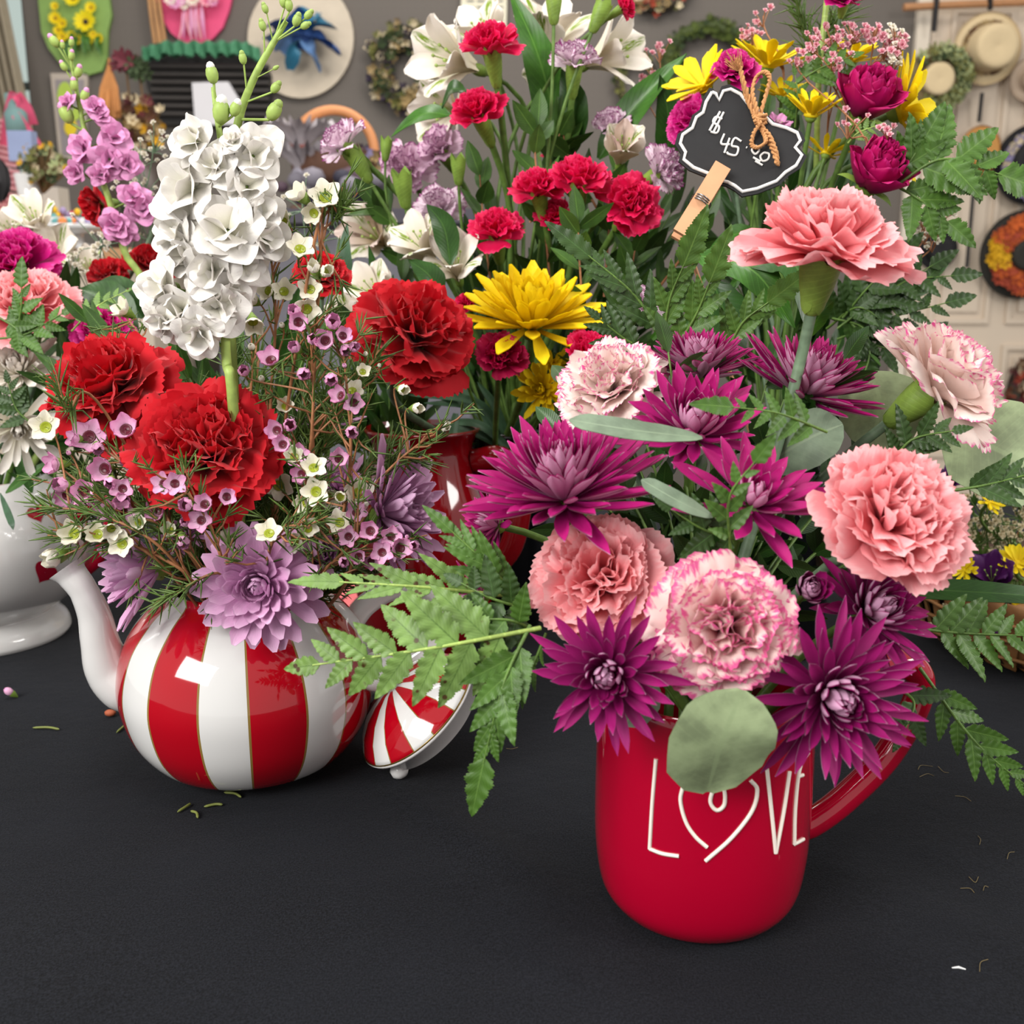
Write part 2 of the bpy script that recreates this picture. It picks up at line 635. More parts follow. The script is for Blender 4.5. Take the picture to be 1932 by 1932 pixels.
# ---------------------------------------------------------------- material library
M = {}
M['red'] = petal_mat('carnation_red', '9e0012', 'cc001a', trans=.3, rough=.7, sheen=.2)
M['pink'] = petal_mat('carnation_pink', 'f0707c', 'f7a3a8', edge='fbc0c2', e0=.82, e1=1.02, trans=.3, rough=.65)
M['picotee'] = petal_mat('carnation_picotee', 'f4d9cf', 'f8e6de', edge='e0559a', e0=.93, e1=1.03, trans=.28, rough=.65)
M['picotee_full'] = petal_mat('carnation_picotee_flushed', 'ef7f98', 'f6dcd6', edge='e0609a', e0=.87, e1=1.0, streak='f2a4bc', sth=.6, samt=.5, trans=.28)
M['hot'] = petal_mat('mini_carnation_hot_pink', 'e8336a', 'd80a4c', edge='ee3a72', e0=.88, e1=1.05, trans=.28)
M['crimson'] = petal_mat('mini_carnation_crimson', '9a0038', 'c3104e', edge='d62a66', e0=.9, e1=1.05, trans=.25)
M['fuchsia'] = petal_mat('carnation_fuchsia', '98005a', 'c8127c', edge='e65aa8', e0=.9, e1=1.05, trans=.25)
M['rose'] = petal_mat('rose_magenta', '86004e', 'b4045c', edge='cc2a80', e0=.9, e1=1.06, trans=.18, rough=.6)
M['striped'] = petal_mat('mini_carnation_striped', 'f4e2ec', 'f2dde9', edge='8a1470', e0=.9, e1=1.0, streak='93217a', sth=.56, samt=.95, trans=.25, freq=16)
M['striped_pale'] = petal_mat('mini_carnation_striped_pale', 'e6c6da', 'e6c4d8', edge='92307c', e0=.9, e1=1.0, streak='9a4a90', sth=.6, samt=.7, trans=.25, freq=14)
M['mum'] = petal_mat('chrysanthemum_magenta', '961466', 'b0106e', edge='c43088', e0=.9, e1=1.1, back='dca6c6', trans=.16, rough=.55, streak='8a0654', sth=.55, samt=.5)
M['mum_dark'] = petal_mat('chrysanthemum_plum', '74104e', '9c1068', back='c898b6', trans=.12, rough=.55, streak='74064a', sth=.55, samt=.5)
M['lilac'] = petal_mat('chrysanthemum_lilac', 'd596c6', 'e6b2d8', edge='eec8e4', e0=.8, e1=1.1, back='e4bcdc', trans=.22, streak='d69ccb', sth=.55, samt=.6)
M['yellow'] = petal_mat('chrysanthemum_yellow', 'f6d61c', 'fae01a', trans=.3, back='f2d614', streak='e8c410', sth=.58, samt=.6)
M['daisy'] = petal_mat('daisy_yellow', 'f6da1a', 'fbe81e', trans=.3, back='f2d614', streak='ecce12', sth=.58, samt=.6)
M['whitemum'] = petal_mat('chrysanthemum_white', 'e9e2cf', 'f2ece4', trans=.2, streak='d9d0c2', sth=.58, samt=.5)
M['stock'] = petal_mat('stock_white', 'f2f0e2', 'f7f3ee', trans=.22, rough=.6, streak='e9e3da', sth=.6, samt=.4)
M['stockpink'] = petal_mat('stock_pink', 'e8b6d8', 'e8a2d0', trans=.25, streak='d688c2', sth=.6, samt=.5)
M['alstro'] = petal_mat('alstroemeria_white', 'eae0c6', 'f3ebe0', trans=.22, speck=('7f9a1e', .78, .3))
M['alstrospeck'] = petal_mat('alstroemeria_speckled', 'ead6b4', 'f0dcd2', trans=.22, speck=('5c2c12', .5, .4), freq=22)
M['alstroplain'] = petal_mat('alstroemeria_plain', 'e6dcc4', 'f4ece2', trans=.22)
M['waxw'] = petal_mat('waxflower_white', 'eee8cf', 'f6f1e4', trans=.2, rough=.4)
M['waxp'] = petal_mat('waxflower_pink', 'eec0dc', 'ecaed4', edge='d880b8', e0=.9, e1=1.05, trans=.2, rough=.4)
M['ctrgreen'] = plain('waxflower_centre_green', '8f9a1c', .35, .3, 300)
M['ctrwine'] = plain('waxflower_centre_wine', '5c1024', .4, .35, 300)
M['purple'] = petal_mat('alstroemeria_purple', '6a2a72', '4c1058', trans=.15, edge='7c4a8a', e0=.9, e1=1.05)

M['green'] = leaf_mat('stem_green', '5c7a36')
M['green_pale'] = leaf_mat('stem_pale_green', 'a3bb62', trans=.15)
M['green_grey'] = leaf_mat('stem_grey_green', '6c8468')
M['calyx'] = leaf_mat('calyx_green', '78943c', trans=.12, rough=.5)
M['calyx_old'] = leaf_mat('calyx_yellow_green', '8d9c52', trans=.12)
M['twig'] = leaf_mat('twig_reddish', 'a06c48')
M['needle'] = leaf_mat('needle_green', '50682c', trans=.06)
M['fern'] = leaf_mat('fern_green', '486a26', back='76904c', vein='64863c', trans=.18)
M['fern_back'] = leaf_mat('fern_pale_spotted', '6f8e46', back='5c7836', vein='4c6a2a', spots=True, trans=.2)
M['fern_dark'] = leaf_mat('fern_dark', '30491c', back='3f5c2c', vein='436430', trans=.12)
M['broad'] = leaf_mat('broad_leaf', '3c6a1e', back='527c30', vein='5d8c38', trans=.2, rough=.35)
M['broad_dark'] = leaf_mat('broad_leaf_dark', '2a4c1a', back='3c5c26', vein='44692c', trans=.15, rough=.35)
M['strap'] = leaf_mat('strap_leaf', '3c5a40', back='4a6a4a', trans=.05)
M['ruscus'] = leaf_mat('ruscus_leaf', '3c5c22', back='54743a', vein='5f8438', trans=.15)
M['euc'] = leaf_mat('eucalyptus_leaf', '93a27a', back='8a9a74', vein='9aab80', trans=.1, rough=.6, lines=.06)
M['euc_dark'] = leaf_mat('eucalyptus_leaf_dusky', '6e7f68', back='76866c', vein='84957a', trans=.08, rough=.6, lines=.06)


def stem_pts(p0, axis, anchor, n=16, k=.35, sag=0.0):
    p0, a = Vector(p0), Vector(axis).normalized()
    anchor = Vector(anchor)
    d = (anchor - p0).length
    return bez(p0, p0 - a * d * k, anchor + Vector((0, 0, d * k)), anchor, n)


def head(P, axis, d):
    return Vector(P) - Vector(axis).normalized() * d


def carnation(px, py, Y, wpx, axis, mat, anchor, label, mini=False, group=None, cal='calyx', roll=0.0, **kw):
    """pixel centre of the bloom, its distance, its width in pixels, the way it faces"""
    P = at(px, py, Y)
    R = sz(wpx, P) / 2
    ax = Vector(axis).normalized()
    cl = R * (1.0 if mini else .62)
    base = P - ax * R * .35
    root = thing('mini_carnation' if mini else 'carnation', anchor, label, 'carnation', group)
    if mini:
        kk = dict(N=24, droop=-8, top=80, ruf=.12, nu=15, ns=7, serr=.045, wid=1.05, lo=24)
    else:
        kk = dict(N=44)
    kk.update(kw)
    Fm = frame(ax, roll, base)
    B = carnation_mesh(R * 1.0, **kk)
    part('bloom', B, M[mat], root, Fm)
    cm = calyx_mesh(R * (.27 if mini else .23), cl)
    part('calyx', cm, M[cal], root, frame(ax, .3, base + ax * R * .04))
    st = MB()
    e = base - ax * cl * .97
    st.tube(stem_pts(e, ax, anchor), R * (.085 if mini else .055) + .0006, 8)
    part('stem', st, M['green_grey' if not mini else 'green'], root)
    return root


def mum(px, py, Y, wpx, axis, mat, anchor, label, group=None, kind='spider', nm='chrysanthemum', cat='chrysanthemum', stem=True, roll=0.0, **kw):
    P = at(px, py, Y)
    R = sz(wpx, P) / 2
    ax = Vector(axis).normalized()
    base = P - ax * R * .18
    root = thing(nm, anchor, label, cat, group)
    pre = {'spider': dict(N=120, lo=0, hi=84, W=.2, Win=.13, Lin=.36, prof=POINT, inc=46, cup=.22, out=2),
           'open': dict(N=64, lo=6, hi=84, W=.22, Win=.1, Lin=.22, prof=POINT, inc=60, cup=.2, out=6, fpow=1.15),
           'tight': dict(N=120, lo=-8, hi=80, W=.2, Win=.13, Lin=.3, prof=POINT, inc=112, cup=.2, out=2, fpow=.75, zf=.16),
           'decor': dict(N=112, lo=-16, hi=82, W=.27, Win=.16, Lin=.2, prof=SPAT, inc=85, cup=.14, out=-4, fpow=.75, zf=.14),
           'side': dict(N=60, lo=20, hi=86, W=.2, Win=.12, Lin=.45, prof=SPAT, inc=40, cup=.2, out=4),
           'yellow': dict(N=110, lo=8, hi=84, W=.21, Win=.15, Lin=.42, prof=SPAT, inc=52, cup=.2, out=4),
           'daisy': dict(N=20, lo=16, hi=34, W=.3, Win=.28, Lin=.92, prof=SPAT, inc=6, cup=.12, out=10),
           'bud': dict(N=60, lo=40, hi=86, W=.5, Win=.25, Lin=.55, prof=POINT, inc=70, cup=.2, out=60, r0=.25)}[kind]
    pre.update(kw)
    bl = part('bloom', mum_mesh(R, **pre), M[mat], root, frame(ax, roll, base))
    if kind == 'daisy':
        d = MB()
        d.lathe([(0.0, .16 * R), (.1 * R, .15 * R), (.2 * R, .09 * R), (.24 * R, .0), (.2 * R, -.03 * R)], 16)
        part('flower_center', d, M['yellow'], bl, frame(ax, 0, base + ax * R * .02))
    cb = MB()
    cb.lathe([(.05 * R, -.2 * R), (.12 * R, -.16 * R), (.19 * R, -.06 * R), (.17 * R, .05 * R)], 14)
    part('calyx', cb, M['calyx'], root, frame(ax, 0, base))
    if stem:
        st = MB()
        st.tube(stem_pts(base - ax * R * .17, ax, anchor), R * .045 + .0008, 8)
        part('stem', st, M['green'], root)
    return root


def alstro(px, py, Y, wpx, axis, anchor, label, specks=False, mat=None, group=None, roll=0.0, leaves=0, spread=34):
    P = at(px, py, Y)
    R = sz(wpx, P) / 2
    ax = Vector(axis).normalized()
    base = P - ax * R * .75
    root = thing('alstroemeria', anchor, label, 'lily', group)
    Fm = frame(ax, roll, base)
    mo = M[mat or 'alstro']
    mi = M[mat or ('alstrospeck' if specks else 'alstroplain')]
    for k in range(3):
        B = MB()
        petal(B, k * 2 * PI / 3, R * .06, 0, R * 1.45, R * 1.0, 78, spread - 4 + nr.uniform(-8, 8), OBO, 11, 10, cup=-.06, ruf=.015, tip=.1, two=R * .012, curl=1.2)
        part('petal', B, mo, root, Fm)
    for k in range(3):
        B = MB()
        petal(B, k * 2 * PI / 3 + PI / 3, R * .05, 0, R * 1.5, R * .62, 80, spread + 6 + nr.uniform(-8, 8), OBO, 9, 10, cup=.1, ruf=.015, tip=.04, two=R * .012, curl=1.3)
        part('petal', B, mi, root, Fm)
    B = MB()
    for k in range(5):
        a = k * 1.3
        B.tube([(0, 0, 0), (R * .06 * math.cos(a), R * .06 * math.sin(a), R * .5), (R * .2 * math.cos(a), R * .2 * math.sin(a), R * .95)], R * .014, 5)
        B.ball((R * .2 * math.cos(a), R * .2 * math.sin(a), R * .97), R * .04, 6)
    part('stamens', B, M['green_pale'], root, Fm)
    B = MB()
    B.lathe([(.05 * R, -.34 * R), (.1 * R, -.28 * R), (.13 * R, -.1 * R), (.1 * R, .06 * R)], 12)
    part('calyx', B, M['calyx'], root, Fm)
    st = MB()
    st.tube(stem_pts(base - ax * R * .33, ax, anchor), R * .03 + .0008, 7)
    part('stem', st, M['green'], root)
    return root


def rose(px, py, Y, wpx, axis, anchor, label, mat='rose'):
    P = at(px, py, Y)
    R = sz(wpx, P) / 2
    ax = Vector(axis).normalized()
    base = P - ax * R * .7
    root = thing('rose', anchor, label, 'rose')
    part('bloom', rose_mesh(R * 1.0), M[mat], root, frame(ax, .4, base))
    B = MB()
    B.lathe([(.1 * R, -.3 * R), (.22 * R, -.22 * R), (.3 * R, -.05 * R), (.25 * R, .08 * R)], 14)
    for k in range(5):
        petal(B, k * 1.257, R * .2, -.05 * R, R * .7, R * .26, 40, -30, LEAF, 5, 6)
    part('calyx', B, M['calyx'], root, frame(ax, .4, base))
    st = MB()
    st.tube(stem_pts(base - ax * R * .28, ax, anchor), R * .05 + .001, 8)
    part('stem', st, M['green'], root)
    return root


def fern(px0, py0, Y0, pxm, pym, Ym, px1, py1, Y1, label, n=7, Lmax=90, mat='fern', nrm=(0, -1, .5), ratio=.42, lobes=6, ang=52, first=.18, group=None, last=.95, tipL=.5, bend=.12, nm='fern_frond', one=0):
    """frond from base through a middle point to the tip; Lmax = length of the longest leaflet in pixels"""
    a, m, b = at(px0, py0, Y0), at(pxm, pym, Ym), at(px1, py1, Y1)
    path = cat_rom([a, m, b], 10)
    root = thing(nm, a, label, 'fern', group)
    st = MB()
    k = len(path)
    Lm = sz(Lmax, m)
    st.tube(path, np.linspace(.0011, .0004, k) * (Lm / .03) ** .5, 6)
    part('stem', st, M['green'] if mat != 'fern_back' else M['green_pale'], root)
    seg = np.linalg.norm(np.diff(path, axis=0), axis=1)
    cum = np.concatenate([[0], np.cumsum(seg)]) / seg.sum()
    N = np.asarray(tuple(Vector(nrm).normalized()))
    for i in range(n):
        for sd in ((1, -1) if not one else (one,)):
            t = first + (last - first) * (i + (.0 if sd > 0 else .45)) / n
            P = np.array([np.interp(t, cum, path[:, j]) for j in range(3)])
            P2 = np.array([np.interp(min(1, t + .04), cum, path[:, j]) for j in range(3)])
            P1 = np.array([np.interp(t - .04, cum, path[:, j]) for j in range(3)])
            T = P2 - P1
            T /= np.linalg.norm(T)
            Nn = N + nr.uniform(-.28, .28, 3)
            S = np.cross(Nn, T)
            S /= np.linalg.norm(S)
            an = math.radians(ang - 14 * t + nr.uniform(-7, 7))
            D = T * math.cos(an) + S * sd * math.sin(an)
            L = Lm * np.interp(t, [0, .25, .5, 1], [.8, 1, .92, .34]) * nr.uniform(.88, 1.1)
            B = MB()
            pinna(B, P, D, Nn, L, L * ratio, lobes, bend)
            part('leaflet', B, M[mat], root)
    T = path[-1] - path[-3]
    B = MB()
    Lt = Lm * tipL
    pinna(B, path[-1] - T * .3, T, N, Lt, Lt * ratio * 1.1, max(4, lobes - 1), bend)
    part('leaflet', B, M[mat], root)
    return root


def leafobj(name, pts, wpx, nrm, mat, label, cat='leaf', prof=LEAF, group=None, fold=.1, wav=.02, root=None, petiole=True):
    """single leaf through points (px, py, Y); a thing of its own unless root is given"""
    W = [at(*p) for p in pts]
    path = cat_rom(W, 8)
    B = MB()
    blade(B, path, nrm, sz(wpx, W[len(W) // 2]), prof, 9, fold, wav)
    if root is not None:
        return part('leaf', B, M[mat], root)
    r = thing(name, W[0], label, cat, group)
    part('blade', B, M[mat], r)
    return r


def sprig(pts, n, Lpx, wpx, mat, label, nm='leafy_sprig', cat='foliage', group=None, prof=LEAF, ang=45, stemmat='green', first=.1, rstem=.0012, droop=0.0, nrm=(0, -1, .4)):
    """stem with paired leaves"""
    W = [at(*p) for p in pts]
    path = cat_rom(W, 8)
    root = thing(nm, W[0], label, cat, group)
    st = MB()
    st.tube(path, np.linspace(rstem, rstem * .45, len(path)), 6)
    part('stem', st, M[stemmat], root)
    L0 = sz(Lpx, W[len(W) // 2])
    Wd = sz(wpx, W[len(W) // 2])
    for i in range(n):
        t = first + (1 - first) * i / max(1, n - 1)
        k = t * (len(path) - 1)
        k0 = min(int(k), len(path) - 2)
        P = path[k0] + (path[k0 + 1] - path[k0]) * (k - k0)
        T = path[k0 + 1] - path[k0]
        T /= np.linalg.norm(T)
        S = np.cross(np.asarray(nrm), T)
        S /= np.linalg.norm(S)
        Q = np.cross(T, S)
        th = (i * 2.4) if i < n - 1 else 0
        side = S * math.cos(th) + Q * math.sin(th) * .6
        an = math.radians(ang if i < n - 1 else 4) + nr.uniform(-.2, .2)
        D = T * math.cos(an) + side * math.sin(an)
        L = L0 * nr.uniform(.8, 1.1)
        mid = P + D * L * .5 + np.array([0, 0, -droop * L * .2])
        end = P + D * L + np.array([0, 0, -droop * L])
        N = np.cross(D, np.cross(T, D))
        if np.linalg.norm(N) < .15:
            N = np.asarray(nrm, float)
        if N[1] > 0:
            N = -N
        N = N / np.linalg.norm(N) + np.asarray(nrm) * .8 + nr.uniform(-.35, .35, 3)
        B = MB()
        blade(B, cat_rom([P, mid, end], 6), N, Wd * nr.uniform(.85, 1.1), prof, 7, .1, .01)
        part('leaf', B, M[mat], root)
    return root


# ================================================================ SETTING
def cloth_h(x, y):
    """small folds of the black tablecloth; flat where the pots stand"""
    h = 0.0028 * np.exp(-((x + 0.02 - (y - .55) * -.75) / .016) ** 2) * np.exp(-((y - .54) / .06) ** 2)
    h = h + 0.0022 * np.exp(-((x - .01 - (y - .47) * -.4) / .02) ** 2) * np.exp(-((y - .47) / .04) ** 2)
    h = h + 0.0011 * (1 + np.sin(x * 23 + y * 31)) * np.exp(-((y - .40) / .07) ** 2) * np.exp(-((x + .17) / .1) ** 2)
    h = h + 0.0006 * (1 + np.sin(x * 60 + np.sin(y * 50) + y * 20)) * np.exp(-((x - .21) / .05) ** 2) * np.exp(-((y - .5) / .1) ** 2)
    return h


t = NT('black_cloth')
o = t.obj()
mp = t.n('ShaderNodeMapping', {'Vector': o, 'Scale': (1700, 600, 1)})
n1 = t.noise(mp.outputs[0], 1.0, 3.0, .7)
n2 = t.noise(o, 900.0, 2.0, .7)
n3 = t.noise(o, 7.0, 3.0, .6)
weave = t.math('ADD', t.math('MULTIPLY', n1, .5), t.math('MULTIPLY', n2, .5))
t.bump(t.math('ADD', weave, t.math('MULTIPLY', t.noise(o, 40.0, 4.0), 2.0)), .9, .0006)
c = t.mix(t.smooth(weave, .38, .64), '040507', '1b1d23')
M['cloth'] = t.done(t.mix(t.smooth(n3, .3, .8, 0, .3), c, '1c1f26'), .85, Sheen_Weight=.03, Sheen_Roughness=.5, Specular_IOR_Level=.1)
M['table'] = plain('table_top_white', 'c8c4bc', .5)
M['steel'] = plain('table_leg_grey', '55565a', .4, Metallic=.6)

B = MB()
X0, X1, Y0, Y1 = -1.05, 1.05, 0.12, 1.45
xs = np.linspace(X0, X1, 300)
ys = np.linspace(Y0, Y1, 190)
G = np.zeros((len(ys), len(xs), 3))
G[..., 0] = xs[None]
G[..., 1] = ys[:, None]
G[..., 2] = cloth_h(G[..., 0], G[..., 1])
B.grid(G, None, 0)
# skirts hanging over the four edges
for axis_, v0, sgn in ((1, Y0, -1), (1, Y1, 1), (0, X0, -1), (0, X1, 1)):
    u = np.linspace(X0, X1, 90) if axis_ == 1 else np.linspace(Y0, Y1, 60)
    dz = np.array([0, .01, .05, .15, .3, .45])
    S = np.zeros((6, len(u), 3))
    off = sgn * (.002 + .012 * (dz[:, None] > .02) * (1 + np.sin(u * 34)[None]) * dz[:, None] * 2)
    S[..., 1 - axis_ if axis_ == 1 else 1] = u[None]
    S[..., axis_] = v0 + off
    S[..., 2] = -dz[:, None]
    B.grid(S, None, 0, flip=(sgn * (1 if axis_ else -1) > 0))
solo('tablecloth', B, M['cloth'], 'black woven tablecloth with soft folds, spread under all the flower pots', 'tablecloth', loc=(0, .5, 0))
r = thing('folding_table', (0, .78, -.75), 'table hidden under the black cloth, only its draped shape shows', 'table')
B = MB(); B.box(X0 + .01, X1 - .01, Y0 + .01, Y1 - .01, -.03, -.001)
part('table_top', B, M['table'], r, smooth=False)
for sx in (X0 + .08, X1 - .08):
    for sy in (Y0 + .08, Y1 - .08):
        B = MB(); B.tube([(sx, sy, -.75), (sx, sy, -.03)], .014, 10)
        part('leg', B, M['steel'], r)

WY = 4.25       # the back wall
FZ = -.75
M['floor'] = plain('floor_grey', '6e6a66', .6, .15, 12)
M['wallgrey'] = plain('wall_grey_paint', '7c787a', .8, .05, 3)
t = NT('pegboard_grey')
o = t.obj()
vx = t.n('ShaderNodeSeparateXYZ', {0: o})
fx = t.math('SUBTRACT', t.math('FRACT', t.math('MULTIPLY', vx.outputs[0], 39.0)), .5)
fz = t.math('SUBTRACT', t.math('FRACT', t.math('MULTIPLY', vx.outputs[2], 39.0)), .5)
dd = t.math('SQRT', t.math('ADD', t.math('MULTIPLY', fx, fx), t.math('MULTIPLY', fz, fz)))
M['peg'] = t.done(t.mix(t.smooth(dd, .17, .12, 0, .2), '5f5852', '4c4846'), .7)
M['cream'] = plain('door_cream_paint', 'cbbba8', .5, .04, 4)
M['cream_trim'] = plain('trim_cream_paint', 'd3c8b8', .5, .04, 4)


def wx(px, Y=WY):
    return (px - 966) / FP * (Y * CP + .2 * SP)


def wz(py, Y=WY):
    return at(966, py, Y).z


B = MB(); B.box(-4.5, 3.2, -.6, WY + .3, FZ - .05, FZ)
tag(part('floor', B, M['floor'], smooth=False), None, kind='structure')
# wall with a window opening at the far left
xw0, xw1, xd = wx(-190), wx(96), wx(1690)
B = MB()
B.box(xw1, xd, WY, WY + .1, FZ, 2.3)
B.box(-4.5, xw0, WY, WY + .1, FZ, 2.3)
B.box(xw0, xw1, WY, WY + .1, FZ, wz(330))
tag(part('wall_back', B, M['peg'], smooth=False), None, kind='structure')
B = MB(); B.box(xd, 3.2, WY, WY + .1, FZ, 2.3)
tag(part('wall_back_right', B, M['cream'], smooth=False), None, kind='structure')

# window: frame bars, curtain and garden beyond
t = NT('window_pane_glass')
M['pane'] = t.done('e8fbf6', .05, Transmission_Weight=1.0, IOR=1.02, Specular_IOR_Level=.2)
M['frame_dark'] = plain('window_frame_dark', '39403e', .5)
B = MB()
for x in np.linspace(xw0, xw1, 7):
    B.box(x - .012, x + .012, WY + .02, WY + .05, wz(330), 2.3)
for y in (160, 330):
    B.box(xw0, xw1, WY + .015, WY + .055, wz(y) - .012, wz(y) + .012)
tag(part('window_1', B, M['frame_dark'], smooth=False), None, kind='structure')
B = MB(); B.box(xw0, xw1, WY + .03, WY + .034, wz(330), 2.3)
part('pane', B, M['pane'], bpy.data.objects['window_1'], smooth=False)
B = MB()
xs = np.linspace(wx(12, 4.1), wx(98, 4.1), 60)
G = np.zeros((20, 60, 3))
G[..., 0] = xs[None] + np.linspace(0, -.12, 20)[:, None]
G[..., 1] = 4.1 + .022 * np.sin(np.linspace(0, 40, 60))[None]
G[..., 2] = np.linspace(wz(300, 4.1), 1.7, 20)[:, None]
B.grid(G)
M['curtain'] = plain('curtain_beige', 'a89c88', .9, .15, 30, translucent=.3)
solo('curtain', B, M['curtain'], 'beige curtain panel hanging at the bright window', 'curtain', loc=(wx(55, 4.1), 4.1, .4))
M['lawn'] = plain('garden_lawn', '8fae5a', .9, .3, 3)
B = MB(); B.box(-9, 0, WY + .4, 12, FZ - .12, FZ - .05)
tag(part('ground_outside', B, M['lawn'], smooth=False), None, kind='structure')
for i, (x, y, s) in enumerate(((-3.9, 6.5, .6), (-2.5, 7.6, .7))):
    B = MB()
    for k in range(160):
        a, b, c_ = nr.uniform(-1, 1), nr.uniform(-1, 1), nr.uniform(0, 1)
        p = np.array([x + a * s, y + b * .4, FZ + c_ * s * 1.4 * (1 - .4 * a * a)])
        B.ball(p, nr.uniform(.06, .14) * s, 6, 0, (1, 1, .7))
    solo('garden_bush', B, M['lawn'], ['yellow-green bush outside the window, the nearer one', 'yellow-green bush outside the window, the farther one'][i], 'bush', loc=(x, y, FZ))

# door on the right with trim and recessed panels
B = MB(); B.box(wx(1684), wx(1708), WY - .03, WY, FZ, 2.3)
tag(part('trim_1', B, M['cream_trim'], smooth=False), None, kind='structure')
B = MB()
B.box(wx(1712), wx(2120), WY - .02, WY, FZ, 2.1)
M['panel_line'] = plain('door_panel_cream', 'c2b09c', .5, .04, 4)


def panel(B, x0, x1, y0, y1):
    for a, b_, c_, d in ((x0, x1, y0, y0 + 9), (x0, x1, y1 - 9, y1), (x0, x0 + 9, y0 + 9, y1 - 9), (x1 - 9, x1, y0 + 9, y1 - 9)):
        B.box(wx(a), wx(b_), WY - .032, WY - .018, wz(d), wz(c_))
    B.box(wx(x0 + 22), wx(x1 - 22), WY - .03, WY - .019, wz(y1 - 22), wz(y0 + 22))


panel(B, 1745, 1858, 20, 610)
panel(B, 1890, 2090, 20, 610)
panel(B, 1745, 1858, 650, 860)
panel(B, 1890, 2090, 650, 860)
dr = tag(part('door_1', B, M['cream'], smooth=False), None, kind='structure')

# ================================================================ VESSELS
def ceramic(name, color, rough=.07, **kw):
    t = NT(name)
    return t.done(color, rough, Coat_Weight=.6, Coat_Roughness=.04, Specular_IOR_Level=.5, **kw)


M['white_cer'] = ceramic('ceramic_white', 'd6d4d2')
M['red_cer'] = ceramic('ceramic_red', 'a60026')
M['dark_red_cer'] = ceramic('ceramic_dark_red', '7c0710')
M['gold'] = ceramic('gold_line', '9c8040', .25, Metallic=.8)
M['black_cer'] = ceramic('ceramic_black', '08080a', .15)
M['lettering'] = plain('letter_cream', 'efe6da', .4)
# stripes painted on the teapot
t = NT('ceramic_striped')
o = t.obj()
s3 = t.n('ShaderNodeSeparateXYZ', {0: o})
an = t.math('ARCTAN2', s3.outputs[0], t.math('MULTIPLY', s3.outputs[1], -1.0))
fr = t.math('FRACT', t.math('ADD', t.math('MULTIPLY', an, 8 / (2 * PI)), 10.0 - .301))
isred = t.math('LESS_THAN', fr, .54)
dl = t.math('MINIMUM', t.math('ABSOLUTE', t.math('SUBTRACT', fr, .54)), t.math('MINIMUM', fr, t.math('SUBTRACT', 1.0, fr)))
col = t.mix(isred, 'd9d8d6', 'a80418')
col = t.mix(t.math('LESS_THAN', dl, .011), col, '8a7038')
M['candy'] = t.done(col, .07, Coat_Weight=.6, Coat_Roughness=.04)


def smoothprof(p, n=6):
    q = cat_rom([(a, b, 0) for a, b in p], n)
    q[:, 0] = np.maximum(q[:, 0], 0)
    return q[:, :2]


def bvh_of(B):
    V = np.concatenate(B.v)
    return BVHTree.FromPolygons([tuple(v) for v in V], B.f)


# --- red mug
MUG = Vector(((1325 - 966) / FP * .531, .49, 0))
prof = [(0, .0015), (.030, .0012), (.036, 0)] + list(map(tuple, smoothprof([(.037, .0), (.0425, .004), (.0478, .0125), (.0506, .028), (.0516, .048), (.0514, .08), (.0506, .106)], 5))) + \
    [(.0506, .109), (.0503, .1128), (.0495, .1146), (.0482, .1146), (.0472, .113), (.0468, .10), (.047, .05), (.044, .014), (.036, .007), (0, .006)]
mug = thing('mug', MUG, 'big round red mug with white hand-drawn LOVE lettering, filled with pink and magenta flowers', 'mug')
B = MB(); B.lathe(prof, 96)
B.shift(Matrix.Translation(MUG))
mugbvh = bvh_of(B)
mb_ = part('body', B, M['red_cer'], mug)
B = MB()
ph = math.radians(10)
hp = [(.0495, .034), (.058, .036), (.074, .047), (.095, .068), (.108, .092), (.110, .108), (.100, .1165), (.078, .113), (.050, .100)]
B.tube([MUG + Vector((math.cos(ph) * a, math.sin(ph) * a, b)) for a, b in cat_rom([(a, b, 0) for a, b in hp], 8)[:, :2]], .0072, 16, flat=1.0)
part('handle', B, M['red_cer'], mug)


def strokes(bvh, lines, rad, off=.0003, n=12, lift=1.0):
    """raised lettering laid on a surface: each line is a list of pixel points seen on it"""
    B = MB()
    for ln in lines:
        pl = cat_rom([(a, b, 0) for a, b in ln], n) if len(ln) > 2 else np.array([(ln[0][0] + (ln[1][0] - ln[0][0]) * k, ln[0][1] + (ln[1][1] - ln[0][1]) * k, 0) for k in np.linspace(0, 1, n)])
        pts = []
        for q in pl:
            hit = bvh.ray_cast(Vector((0, 0, H)), ray(q[0], q[1]).normalized())
            if hit[0] is not None:
                pts.append(hit[0] + hit[1] * off * (1 if hit[1].dot(ray(q[0], q[1])) < 0 else -1))
        if len(pts) > 1:
            B.tube(pts, rad, 6)
    return B


LV = [[(1238, 1432), (1231, 1515), (1226, 1601)], [(1226, 1601), (1250, 1610), (1281, 1615)],
      [(1290, 1480), (1284, 1510), (1294, 1550), (1312, 1578), (1334, 1598)],
      [(1352, 1472), (1340, 1510), (1352, 1528), (1366, 1518), (1366, 1490), (1354, 1474)],
      [(1416, 1472), (1428, 1490), (1418, 1530), (1380, 1580), (1331, 1624)],
      [(1446, 1447), (1455, 1530), (1463, 1609)], [(1463, 1609), (1478, 1530), (1489, 1455)],
      [(1524, 1420), (1508, 1450), (1500, 1520), (1498, 1592)], [(1498, 1592), (1506, 1588), (1515, 1583)], [(1504, 1465), (1514, 1462)]]
B = strokes(mugbvh, LV, .00095, .0002)
part('lettering', B, M['lettering'], mug)

